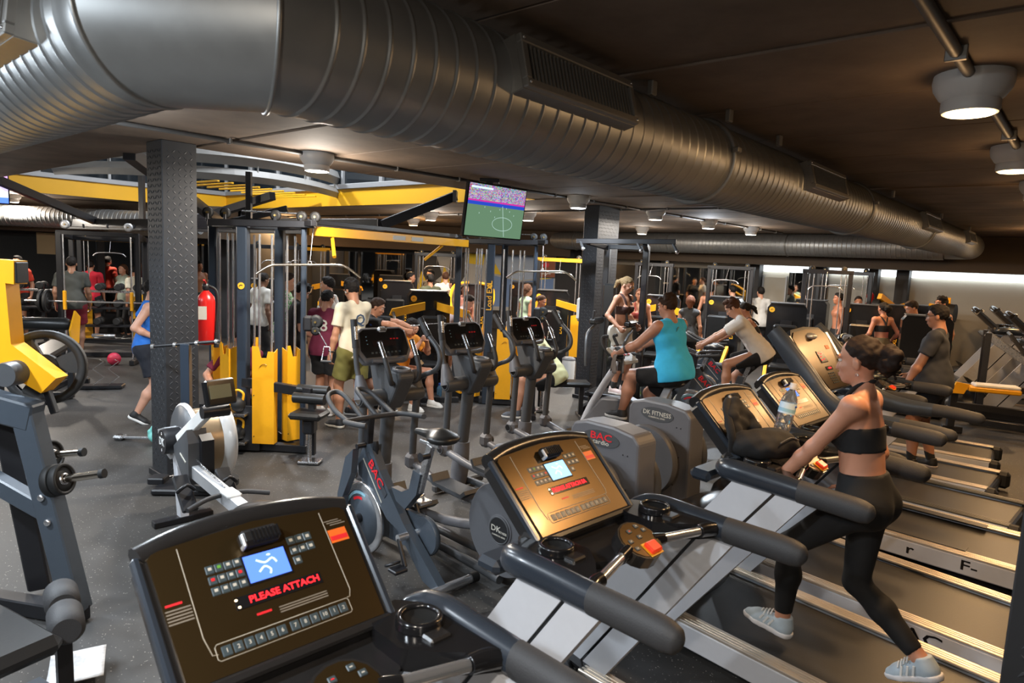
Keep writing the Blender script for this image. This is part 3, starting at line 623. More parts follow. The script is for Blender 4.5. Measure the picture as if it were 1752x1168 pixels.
# atrium above the opening
def uvpt(u, v, z): return wpt(u, v, z)
for nm, (a, b_) in dict(B=((HU1, HV0), (HU1, HV1)), D=((HU0, HV1), (HU1, HV1))).items():
    p, q = wpt(*a), wpt(*b_); d = (q - p).normalized(); L = (q - p).length; n = Vector((0, 0, 1)).cross(d); n = n if nm == 'B' else n
    Mx = Matrix((d, n, Vector((0, 0, 1)))).transposed(); mid = (p + q) / 2
    struct(G().box(mid + Vector((0, 0, 3.205)), (L + .05, .06, .31), mtx=Mx).obj('trim_6' if nm == 'B' else 'trim_4', 'yellow2'))
    struct(G().box(mid + Vector((0, 0, 3.41)), (L + .1, .14, .10), bev=.01, mtx=Mx).obj('trim_5', 'mullion'))
    w = bpy.data.objects.new('window_1' if nm == 'B' else 'window_2', None); COL.objects.link(w); struct(w)
    N = int(L / 1.15)
    for i in range(N + 1): G().box(p + d * (L * i / N) + Vector((0, 0, 4.75)), (.10 if i % 2 else .06, .12, 2.6), bev=.006, mtx=Mx).obj('mullion', 'mullion', w)
    for i in range(N): G().box(p + d * (L * (i + .5) / N) + Vector((0, 0, 4.75)), (L / N - .04, .02, 2.58), mtx=Mx).obj('pane', 'nightglass', w)
    for zz in (4.5, 5.6): G().box(mid + Vector((0, 0, zz)), (L, .08, .06), mtx=Mx).obj('transom', 'mullion', w)
for a, b_ in (((HU0, HV0), (HU1, HV0)), ((HU0, HV0), (HU0, HV1))):
    p, q = wpt(*a), wpt(*b_); d = (q - p).normalized(); n = Vector((0, 0, 1)).cross(d)
    struct(G().box((p + q) / 2 + Vector((0, 0, 4.75)), ((q - p).length, .06, 2.7), mtx=Matrix((d, n, Vector((0, 0, 1)))).transposed()).obj('wall_atrium_unseen', 'whitepaint'))  # sides out of view, added to contain the atrium light
struct(uvbox(G(), HU0 - .2, HU1 + .2, HV0 - .2, HV1 + .2, 6.1, 6.3).obj('ceiling_atrium', 'darkwall'))
# curved white truss
t = thing('curved_truss', 'white curved steel truss hanging in the opening above the hall', 'truss', (-3.9, 12, 3.2))
arc = [(-7.6, 11.2), (-6.4, 10.7), (-5.1, 10.75), (-4.25, 11.15), (-3.75, 12.0), (-3.55, 13.2), (-3.6, 14.6)]
off = Vector((-3.9, 12, 3.2))
for z, r in ((3.58, .13), (3.30, .10)):
    cbm = G().tube([Vector((x, y, z)) - off for x, y in arc], r, 4, 5, up=(0, 0, 1), sc=(.5, 1)); cbm.sm = [False] * len(cbm.sm); cbm.obj('curved_beam', 'whitepaint', t)
for i, (x, y) in enumerate(arc[1:-1]): G().cyl(Vector((x, y, 3.3)) - off, Vector((x, y, 3.6)) - off, .015, n=6).obj('tie_rod', 'whitepaint', t)
for i in range(9): G().beam(Vector((-5.0 + i * .12, 11.4 + i * .28, 3.24)) - off, Vector((-6.0 + i * .1, 12.2 + i * .28, 3.24)) - off, .04, .03).obj('slat', 'yellow2', t)
# black steel roof frame
t = thing('steel_frame', 'black steel beam frame with diagonal struts under the ceiling opening', 'steel frame', (-3.0, 9.5, 2.5)); off = Vector((-3.0, 9.5, 2.5))
for a, b_, w, h, n in (((-1.75, 8.75, 2.52), (-9.6, 14.6, 2.52), .12, .16, 'beam'), ((-1.75, 8.75, 2.52), (-.86, 9.3, 2.98), .10, .12, 'diagonal_strut'), ((-4.9, 11.2, 2.56), (-3.95, 6.95, 3.05), .12, .14, 'diagonal_strut'), ((-8.6, 13.9, 2.55), (-8.3, 10.9, 3.05), .10, .14, 'diagonal_strut'),
                     ((-5.6, 11.6, 2.55), (-3.7, 10.3, 2.95), .10, .12, 'diagonal_strut'), ((-4.6, 10.95, 2.56), (-3.75, 11.1, 2.82), .08, .10, 'diagonal_strut'), ((-2.4, 8.9, 2.40), (-9.2, 13.9, 2.40), .06, .05, 'rail'), ((-4.1, 10.4, 2.6), (-4.1, 10.4, 3.3), .08, .08, 'post'), ((-7.0, 12.7, 2.6), (-7.0, 12.7, 3.4), .09, .09, 'post')):
    G().beam(Vector(a) - off, Vector(b_) - off, w, h, .005).obj(n, 'black', t)
G().box(Vector((-.86, 9.3, 2.97)) - off, (.05, .22, .16), bev=.004).obj('end_plate', 'black', t)
for i in range(8): p = Vector((-2.6 - .85 * i, 9.05 + .62 * i, 2.46)) - off; G().cyl(p + Vector((0, 0, -.05)), p + Vector((0, 0, .02)), .02, n=6).obj('hanger', 'black', t)
# ---- columns clad in tread plate
def column(u0, u1, v0, v1, lab, faces):
    c = bpy.data.objects.new('column', None); COL.objects.link(c); struct(c); c.location = wpt((u0 + u1) / 2, (v0 + v1) / 2); o = c.location.copy()
    g = G(); g.box((0, 0, CEIL / 2), (u1 - u0, v1 - v0, CEIL), bev=.006, mtx=MUV); g.obj('shaft', 'plate', c)
    g = G()
    for f in faces:
        if f == 'u': a0, L, base, ax, nn = v0, v1 - v0, u0, V, -U
        else: a0, L, base, ax, nn = u0, u1 - u0, v0, U, -V
        st = .050; nz = int(2.96 / st); nx = int((L - .03) / st)
        for i in range(nx):
            for k in range(nz):
                a = a0 + (L - (nx - 1) * st) / 2 + i * st; z = .06 + k * st; cc = (wpt(base, a) if f == 'u' else wpt(a, base)) - o + Vector((0, 0, z))
                d = (ax + Vector((0, 0, 1))).normalized() if (i + k) % 2 else (ax - Vector((0, 0, 1))).normalized(); e = nn.cross(d); l, w, h = .023, .0085, .0024
                g.add([cc + d * l, cc + e * w, cc - d * l, cc - e * w, cc + d * l * .5 + nn * h, cc - d * l * .5 + nn * h], [(0, 1, 4), (1, 5, 4), (1, 2, 5), (2, 3, 5), (3, 4, 5), (3, 0, 4)])
    fix_normals(g.obj('tread_pattern', 'plate', c, kind='stuff'))
    g = G(); g.box((0, 0, .03), (u1 - u0 + .05, v1 - v0 + .05, .06), bev=.006, mtx=MUV); g.obj('base_plate', 'black', c)
    return c
M['plate'] = mat('dark painted tread plate', (.022, .023, .026), .52, .10, var=.15, scale=6)
column(2.48, 2.78, 6.21, 6.54, 'left', 'uv'); column(8.77, 9.37, 5.90, 6.17, 'middle', 'uv'); column(2.73, 3.03, -.22, .10, 'right', 'u')
# ---- round spiral ducts
AX_V, ZD, RD = 1.94, 2.80, .237
def duct_run(path, r, name, parent, rib=True, m='galv', n=44):
    """ribbed round duct along a straight line path (p,q) with joint plane normals"""
    p, q, np_, nq = path; a = (q - p); L = a.length; a.normalize(); x = Vector((0, 0, 1)); y = a.cross(x); rows = []
    ts = []; t = .0
    if rib:
        while t < L - .1: ts += [(t, 0), (t + .006, 0), (t + .070, 0), (t + .077, 0), (t + .080, .0045), (t + .087, .0045), (t + .090, 0)]; t += .095
    else: ts = [(0, 0)]
    ts.append((L, 0))
    for t, d in ts:
        ring = []
        for i in range(n + 1):
            th = 2 * PI * i / n; off = x * math.cos(th) * (r + d) + y * math.sin(th) * (r + d); P = p + a * t + off
            if t == 0 and np_ is not None: P = P - a * ((P - p).dot(np_) / a.dot(np_))
            elif np_ is not None and (P - p).dot(np_) * a.dot(np_) < 0: P = P - a * ((P - p).dot(np_) / a.dot(np_))
            if t == L and nq is not None: P = P - a * ((P - q).dot(nq) / a.dot(nq))
            elif nq is not None and (P - q).dot(nq) * a.dot(nq) > 0: P = P - a * ((P - q).dot(nq) / a.dot(nq))
            ring.append(P)
        rows.append(ring)
    return G().grid(rows).obj(name, m, parent)
duct = thing('air_duct', 'large round galvanised spiral duct running diagonally under the ceiling', 'duct', (0, 0, 0))
D0, D1, D2, D3 = wpt(.85, 14, ZD), wpt(.85, 2.17, ZD), wpt(1.08, 1.94, ZD), wpt(15.6, AX_V, ZD)
n1 = ((D1 - D0).normalized() + (D2 - D1).normalized()).normalized(); n2 = ((D2 - D1).normalized() + (D3 - D2).normalized()).normalized()
duct_run((D0, D1, None, n1), RD, 'spiral_section', duct); duct_run((D1, D2, n1, n2), RD + .004, 'plain_elbow', duct, False, 'galvplain'if 'galvplain' in M else 'galv'); duct_run((D2, D3, n2, None), RD, 'spiral_section', duct)
# joint collars
for c, nn, rr in ((D1, n1, RD), (D2, n2, RD)):
    a1 = nn; x = Vector((0, 0, 1)); y = a1.cross(x).normalized(); sc = 1 / max(.3, abs(a1.dot(U)) if c is D2 else abs(a1.dot(V)))
    G().tube([c + x * math.cos(i * PI / 24) * (rr + .006) + y * math.sin(i * PI / 24) * (rr + .006) * sc for i in range(48)], .007, 6, 1, True).obj('seam_collar', 'galv', duct)
for uu in (3.9, 7.2, 10.4):
    G().torus(wpt(uu, AX_V, ZD), U, RD + .006, .012, 44, 6, sc=(1.6, 1)).obj('clamp_band', 'galv', duct)
    G().box(wpt(uu, AX_V - RD - .02, ZD + .05), (.05, .04, .03), bev=.004, mtx=MUV).obj('clamp_bolt', 'galvdark', duct)
# elbow and far run
el = [wpt(15.6, AX_V, ZD) + U * (.45 * math.sin(i * PI / 20)) + V * (.45 * (1 - math.cos(i * PI / 20))) for i in range(11)]
G().tube(el, RD, 40, 1, up=(0, 0, 1)).obj('elbow', 'galv', duct)
far = thing('air_duct', 'far round galvanised duct running along the back wall soffit', 'duct', (0, 0, 0))
duct_run((wpt(16.05, 2.4, ZD - .01), wpt(16.05, 12.6, ZD - .01), None, None), .25, 'spiral_section', far, n=28)
for vv in (5.5, 8.5, 11.5): G().torus(wpt(16.05, vv, ZD - .01), V, .257, .014, 28, 6).obj('clamp_band', 'galvdark', far)
far2 = thing('air_duct', 'round duct at the left end behind the black steel frame', 'duct', (0, 0, 0))
duct_run((Vector((-15.5, 14.6, 2.62)), Vector((-6.8, 14.6, 2.62)), None, None), .22, 'spiral_section', far2, n=24)
def grille(axis, cen, n_out, L, Hh, lab, nsl, depth=.05, rot=0.0):
    """framed vertical-slat grille on the duct; axis = along the duct, n_out = outward"""
    z = Vector((0, 0, 1)); nn = (n_out * math.cos(rot) + z * math.sin(rot)).normalized(); up = nn.cross(axis).normalized()
    if up.z < 0: up = -up
    Mx = Matrix((axis, nn, up)).transposed(); 
    G().box(cen - nn * .025, (L - .02, .03, Hh - .02), mtx=Mx).obj('backing', 'blackgloss', duct)
    fr = G(); w = .032
    for s in (-1, 1):
        fr.box(cen + up * s * (Hh / 2 - w / 2), (L, depth, w), bev=.004, mtx=Mx); fr.box(cen + axis * s * (L / 2 - w / 2), (w, depth, Hh - 2 * w), bev=.004, mtx=Mx)
        fr.box(cen + up * s * Hh / 2 - nn * .05, (L, .10, .006), mtx=Mx); fr.box(cen + axis * s * L / 2 - nn * .05, (.006, .10, Hh), mtx=Mx)
    f = fr.obj('grille_frame', 'galvdark', duct); sl = G()
    for i in range(nsl): sl.box(cen + axis * (-(L - 2 * w) / 2 + (L - 2 * w) * (i + .5) / nsl) + nn * .0, (.006, .026, Hh - 2 * w), mtx=Mx)
    sl.obj('slats', 'galvdark', f, kind='stuff')
    for a in (-1, 1):
        for b_ in (-1, 1): G().ell(cen + axis * a * (L / 2 - w / 2) + up * b_ * (Hh / 2 - w / 2) + nn * (depth / 2), (.006, .006, .006), 8, 6).obj('screw', 'chrome', f)
def on_duct(u, th, r): return wpt(u, AX_V - r * math.cos(th), ZD + r * math.sin(th))
TH = math.radians(15)
for u0, u1, ns in ((1.92, 2.70, 30), (5.2, 6.1, 26), (9.6, 10.6, 14), (13.2, 14.0, 10)): grille(U, on_duct((u0 + u1) / 2, TH, RD + .035), -V, u1 - u0, .20, '', ns, rot=TH)
grille(V, wpt(.85 - (RD + .035) * math.cos(.12), 2.97, ZD + (RD + .035) * math.sin(.12)), -U, 1.1, .22, '', 30, rot=.12)
for uu, vv, lab in ((3.0, 1.75, 'nearest, past the first grille'), (3.75, 1.68, 'second, before the first clamp band'), (4.6, 1.7, 'one before the second grille'), (8.0, 1.72, 'one past the middle clamp band'), (10.9, 1.72, 'one past the third grille'), (13.6, 1.72, 'farthest one near the duct elbow')):
    b_ = tag(G().box(wpt(uu, vv, CEIL - .035), (.05, .03, .07), bev=.005, mtx=MUV).obj('duct_bracket', 'galvdark'), 'small grey ceiling bracket above the long duct, ' + lab, 'bracket', 'hanger brackets of the duct')
# ---- ceiling lamps and conduits
def make_lamp(i, x, y, col):
    nm = {0: 'nearest large one over the treadmills', 1: 'second one at the right edge'}.get(i)
    glow = {WARM: 'warm', COOL: 'cool white', NEUT: 'soft white'}[col]
    where = nm or ['', '', 'third in the treadmill row', 'fourth in the treadmill row', 'fifth in the treadmill row', 'added unseen behind the viewer, nearer', 'added unseen behind the viewer, farther', 'left of the television near the opening', 'above the middle column', 'right of the middle column', 'third from the middle column', 'farthest of the middle row', 'to the right of the television', 'left of the television, nearer one', 'left of the television, farther one', 'beyond the middle column', 'near the back soffit', 'under the duct by the left column', 'over the near left floor', 'over the left floor', 'over the plate machine', 'over the near rubber floor', 'near the viewer on the left', 'added over the dumbbell area', 'by the far wall', 'in the far left corner', 'before the right pilasters', 'before the beige wall'][i]
    t = thing('ceiling_lamp', '%s round white bulkhead lamp on the ceiling, %s' % (glow, where), 'lamp', (x, y, CEIL), 0, 'round ceiling lamps', .84)
    G().lathe([(.182, 0), (.186, .2), (.178, .42), (.150, .66), (.130, .74)], (0, 0, 0), (0, 0, -.18), 28).obj('housing', 'white', t)
    G().lathe([(.130, 0), (.136, .15), (.136, .75), (.128, 1)], (0, 0, -.128), (0, 0, -.195), 28).obj('rim', 'white', t)
    G().lathe([(.116, 0), (.112, 1)], (0, 0, -.19), (0, 0, -.201), 28).obj('diffuser', {WARM: 'lamp_w', COOL: 'lamp_c', NEUT: 'lamp_n'}[col], t)
for i, (x, y, c, p) in enumerate(LAMPS): make_lamp(i, x, y, c)
def conduit(a, b_, lab, r=.018, z=CEIL - .022, n=7):
    a, b_ = Vector((*a, z)), Vector((*b_, z)); t = thing('conduit', lab, 'conduit', (a + b_) / 2); o = (a + b_) / 2
    G().cyl(a - o, b_ - o, r, n=10).obj('pipe', 'pipe', t)
    d = (b_ - a).normalized()
    for i in range(n): 
        p = a + (b_ - a) * ((i + .5) / n) - o; G().box(p, (.02, r * 3.2, r * 2.6), bev=.003, mtx=Matrix((d, Vector((0, 0, 1)).cross(d), Vector((0, 0, 1)))).transposed()).obj('clip', 'galvdark', t)
M['pipe'] = mat('grey conduit', (.10, .095, .09), .5, .2)
conduit((-.5, .25), (8.2, 10.2), 'grey conduit linking the treadmill row lamps', .024, n=14)
conduit((-3.3, 4.75), (6.0, 15.4), 'grey conduit along the edge of the ceiling opening', n=16)
conduit((.25, 12.65), (-7.5, 19.3), 'thin conduit on the brown far ceiling left of the television', .02, n=8)
conduit((3.2, 9.6), (-.5, 12.8), 'thin conduit crossing behind the television', .015, n=6)
# ---- televisions
def tv(name, lab, cen, nrm, w, h, tilt, m, pole=True):
    t = thing(name, lab, 'television', cen); z = Vector((0, 0, 1)); n = Vector(nrm).normalized(); x = z.cross(n).normalized(); n2 = (n * math.cos(tilt) - z * math.sin(tilt)); y = n2.cross(x); Mx = Matrix((x, y, n2)).transposed()
    G().box((0, 0, 0), (w, h, .045), bev=.006, mtx=Mx).obj('cabinet', 'blackgloss', t)
    s = G(); s.add([n2 * .0235 + x * a * (w / 2 - .018) + y * b_ * (h / 2 - .018) for a, b_ in ((-1, -1), (1, -1), (1, 1), (-1, 1))], [(0, 1, 2, 3)]); so = s.obj('screen', m, t)
    so.data.uv_layers.new(name='uv')
    for li, uvc in enumerate(((0, 0), (1, 0), (1, 1), (0, 1))): so.data.uv_layers[0].data[li].uv = uvc
    G().box(-n2 * .06, (w * .5, h * .5, .07), bev=.01, mtx=Mx).obj('wall_bracket', 'black', t)
    if pole: 
        top = CEIL - cen[2]; G().box(-n * .1 + z * (top / 2 + .0), (.08, .08, top), bev=.006).obj('ceiling_pole', 'black', t); G().box(-n * .1 + z * (top - .02), (.22, .22, .04), bev=.006).obj('ceiling_plate', 'black', t)
    return t, Mx, x, y, n2
def screen_mat(kind):
    m = bpy.data.materials.new(kind + ' broadcast'); m.use_nodes = True; nt = m.node_tree; nt.nodes.clear(); L = nt.links.new
    uv = nt.nodes.new('ShaderNodeTexCoord'); sp = nt.nodes.new('ShaderNodeSeparateXYZ'); L(uv.outputs['UV'], sp.inputs[0])
    r = nt.nodes.new('ShaderNodeValToRGB'); r.color_ramp.interpolation = 'CONSTANT'; L(sp.outputs[1], r.inputs[0]); el = r.color_ramp.elements
    st = ([(0, (.11, .20, .12)), (.60, (.02, .06, .45)), (.665, (.50, .03, .30)), (.70, (.16, .05, .26)), (.93, (.06, .04, .16))] if kind == 'football' else [(0, (.10, .22, 1.0)), (.17, (.70, .80, 1.0)), (.36, (.45, .50, .75)), (.88, (.08, .18, 1.0))])
    el[0].position = st[0][0]; el[0].color = (*st[0][1], 1); el[1].position = st[1][0]; el[1].color = (*st[1][1], 1)
    for p, c in st[2:]: e = el.new(p); e.color = (*c, 1)
    n = nt.nodes.new('ShaderNodeTexVoronoi'); n.inputs['Scale'].default_value = 60 if kind == 'football' else 7; L(uv.outputs['UV'], n.inputs['Vector'])
    cmp_ = nt.nodes.new('ShaderNodeMath'); cmp_.operation = 'GREATER_THAN'; cmp_.inputs[1].default_value = .70 if kind == 'football' else .30; L(sp.outputs[1], cmp_.inputs[0])
    f = nt.nodes.new('ShaderNodeMath'); f.operation = 'MULTIPLY'; f.inputs[1].default_value = .45; L(cmp_.outputs[0], f.inputs[0])
    mx = nt.nodes.new('ShaderNodeMixRGB'); L(f.outputs[0], mx.inputs[0]); L(r.outputs[0], mx.inputs[1]); L(n.outputs['Color'], mx.inputs[2])
    e = nt.nodes.new('ShaderNodeEmission'); e.inputs[1].default_value = .9 if kind == 'football' else 1.3; L(mx.outputs[0], e.inputs[0]); o = nt.nodes.new('ShaderNodeOutputMaterial'); L(e.outputs[0], o.inputs[0]); return m
M['tvline'] = emat('pitch line', (.35, .5, .45), .9); M['tvtxt'] = emat('caption', (.5, .65, 1), 1.2)
t, Mx, x, y, n2 = tv('television', 'flat television hanging from the ceiling, showing a football match', (-.26, 7.75, 2.685), tuple(-V), .98, .60, .12, screen_mat('football'))
g = G(); c = n2 * .0255
g.tube([c + x * (.12 + .17 * math.cos(i * PI / 16)) + y * (-.13 + .075 * math.sin(i * PI / 16)) for i in range(32)], .003, 4, 1, True); g.beam(c + x * .09 + y * .07, c + x * .17 + y * -.27, .005, .003, 0)
for a, b_ in ((-.2, .04), (-.1, 0), (.05, .03), (.22, .02), (.3, -.02), (-.28, -.03), (-.02, -.06), (.16, .05)): g.box(c + x * a + y * b_, (.006, .016, .002), mtx=Mx)
g.obj('pitch_markings', 'tvline', t)
g = G(); g.box(c + x * -.27 + y * .245, (.34, .02, .002), mtx=Mx); g.obj('caption_bar', 'tvtxt', t)
tv('television', 'bright blue television at the far left under the ceiling opening', (-9.3, 11.6, 3.02), (.55, -.83, 0), 1.05, .60, .1, screen_mat('news'), False)
# ------------------------------------------------------------------ treadmills (local: y forward to the console, x right; y=0 under the grip ends)
FACE = math.radians(45)                                          # facing (-.707,.707)
def at(lat, al): return (.7071 * (lat - al), .7071 * (lat + al), 0)
X3, Y3, Z3 = Vector((1, 0, 0)), Vector((0, 1, 0)), Vector((0, 0, 1))
def side_rail(t, s, m='rail'):
    fr = G(); fr.box((s * .415, .22, .115), (.05, 2.0, .13), bev=.008); o = fr.obj('side_frame', 'silverpaint', t)
    r = G(); r.box((s * .395, .10, .188), (.092, 1.66, .018), bev=.004)
    for k in range(3): r.box((s * (.372 + .022 * k), .10, .1985), (.013, 1.66, .004))
    r.obj('foot_rail', m, t)
    G().box((s * .40, -.76, .112), (.11, .12, .17), bev=.03).obj('end_cap', 'rubber', t)
    return o
def deck(t, m='rail'):
    for s in (-1, 1): side_rail(t, s, m)
    prof = [(.95, .168), (-.70, .168)] + [(-.70 - .055 * math.sin(a), .113 + .055 * math.cos(a)) for a in [PI * i / 8 for i in range(1, 9)]] + [(.95, .058)]
    fix_normals(G().prism([(a, b) for a, b in prof], (-.345, 0, 0), Y3, Z3, (.69, 0, 0)).obj('running_belt', 'belt', t))
    G().box((0, .2, .07), (.76, 1.9, .05), bev=.01).obj('deck_frame', 'black', t)
    # motor hood: lofted hump
    rows = []
    for yy, zz, w in ((.86, .17, .335), (.90, .205, .345), (1.02, .285, .36), (1.18, .345, .37), (1.36, .355, .37), (1.50, .30, .355), (1.60, .20, .33), (1.64, .06, .30)):
        rows.append([Vector((w * x, yy, zz - .05 * abs(x) ** 3)) for x in (-1, -.85, -.6, -.3, 0, .3, .6, .85, 1)]); rows[-1].insert(0, Vector((-w - .01, yy, .05))); rows[-1].append(Vector((w + .01, yy, .05)))
    G().grid(rows).obj('motor_hood', 'hood', t)
    for s in (-1, 1):
        f = G(); f.prism([(.90, .198), (1.02, .215), (1.30, .39), (1.36, .41), (1.30, .33), (1.10, .19), (.92, .185)], (s * .40 - .04, 0, 0), Y3, Z3, (.08, 0, 0)); fix_normals(f.obj('hood_fairing', 'hood', t))
        G().beam((s * .30, 1.52, .045), (s * .52, 1.56, .045), .06, .045, .01).obj('foot', 'silver', t)
        G().cyl((s * .40, -.70, .0), (s * .40, -.70, .06), .028, n=12).obj('rear_foot', 'rubber', t)
def uprights(t, sh=.68):
    for s in (-1, 1):
        ys = lambda y, z: y + sh * (1.04 - z)
        for a, b_, m in ((.395, .60, 'upright_plate'), (.235, .378, 'upright_plate')):
            p = [(ys(a, .07), .07), (ys(b_, .07), .07), (b_ - .0, 1.04), (a, 1.04)]
            fix_normals(G().prism(p, (s * .43 - .022, 0, 0), Y3, Z3, (.044, 0, 0)).obj(m, 'silverpaint', t))
        p = [(ys(.378, .07), .07), (ys(.395, .07), .07), (.395, 1.04), (.378, 1.04)]
        fix_normals(G().prism(p, (s * .43 - .014, 0, 0), Y3, Z3, (.028, 0, 0)).obj('groove', 'blackgloss', t))
def arm_parts(t):
    for s in (-1, 1):
        x = s * .44
        G().tube([(x, .26, 1.09), (x, .45, 1.092), (x, .58, 1.092), (x - s * .015, .655, 1.085), (x - s * .06, .70, 1.075)], [.050, .053, .055, .052, .035], 16, 5, sc=(.86, 1.04), up=Z3).obj('arm', 'navy', t)
        G().tube([(x, .275, 1.09), (x, .06, 1.09), (x, .0, 1.088), (x, -.035, 1.085), (x, -.052, 1.082)], [.052, .052, .050, .040, .012], 16, 4, sc=(.86, 1.04), up=Z3).obj('grip', 'foam', t)
        # cup holder shelf
        sh = [(x - s * .03, .30), (x - s * .03, .62), (x - s * .10, .70), (x - s * .20, .70), (x - s * .235, .60), (x - s * .235, .48), (x - s * .17, .40), (x - s * .10, .34)]
        fix_normals(G().prism(sh, (0, 0, 1.055), X3, Y3, (0, 0, .065)).obj('cup_shelf', 'blackgloss', t))
        c = Vector((x - s * .125, .545, 1.122)); ho = G(); ho.torus(c + Vector((0, 0, .020)), Z3, .058, .009, 28, 8); ho.lathe([(.068, 0), (.066, 1)], c, c + Vector((0, 0, .022)), 28, False); cu = ho.obj('cup_rim', 'blackgloss', t)
        G().lathe([(.001, 0), (.048, 0), (.052, 1)], c + Vector((0, 0, .001)), c + Vector((0, 0, .022)), 24, False).obj('cup_well', 'wellshade', cu)  # no real hole: near-black colour painted in for the shade inside the cup
        G().box(c + Vector((s * -.005, -.085, .0)), (.07, .05, .02), bev=.006).obj('shelf_lip', 'hood', t)
        G().tube([(x, .30, 1.09), (x - s * .07, .33, 1.092), (x - s * .12, .335, 1.095)], [.03, .03, .026], 12, 3).obj('handle_socket', 'blackgloss', t)
        G().cyl((x - s * .12, .335, 1.095), (x - s * .30, .385, 1.098), .0185, n=14).obj('pulse_handle', 'chrome', t)
        G().cyl((x - s * .30, .385, 1.098), (x - s * .36, .40, 1.10), .022, .03, n=12).obj('handle_collar', 'blackgloss', t)
def pod(t):
    # start / stop pod between the pulse handles
    n = Vector((0, -.45, .89)).normalized(); c = Vector((0, .40, 1.125)); y = n.cross(X3); Mx = Matrix((X3, y, n)).transposed()
    oc = lambda r, k=14, sx=1.0, sy=1.0: [(sx * r * math.cos(2 * PI * i / k + PI / k), sy * r * math.sin(2 * PI * i / k + PI / k)) for i in range(k)]
    b = fix_normals(G().prism(oc(.098, 16, 1, .92), c - n * .055, X3, y, n * .055).obj('control_pod', 'hood', t))
    fix_normals(G().prism(oc(.090, 16, 1, .92), c - n * .001, X3, y, n * .004).obj('pod_film', 'panel', b))
    G().box(c - y * .052 + X3 * .012 + n * .012, (.062, .050, .022), bev=.006, mtx=Mx).obj('stop_button', 'redbtn', b)
    G().box(c - y * .052 + X3 * .012 + n * .004, (.076, .062, .003), mtx=Mx).obj('stop_surround', 'print_y', b)
    for dx, dy, m in ((-.055, .005, 'btn'), (-.055, -.03, 'btn'), (-.02, .045, 'btn'), (.005, .01, 'btn'), (.035, .055, 'btn'), (.055, .03, 'btn')):
        G().box(c + X3 * dx + y * dy + n * .005, (.022, .018, .004), bev=.002, mtx=Mx).obj('key', m, b)
        G().box(c + X3 * dx + y * dy + n * .0075, (.008, .003, .001), mtx=Mx).obj('key_symbol', 'print_r' if dx in (-.02,) else 'print_w', b)
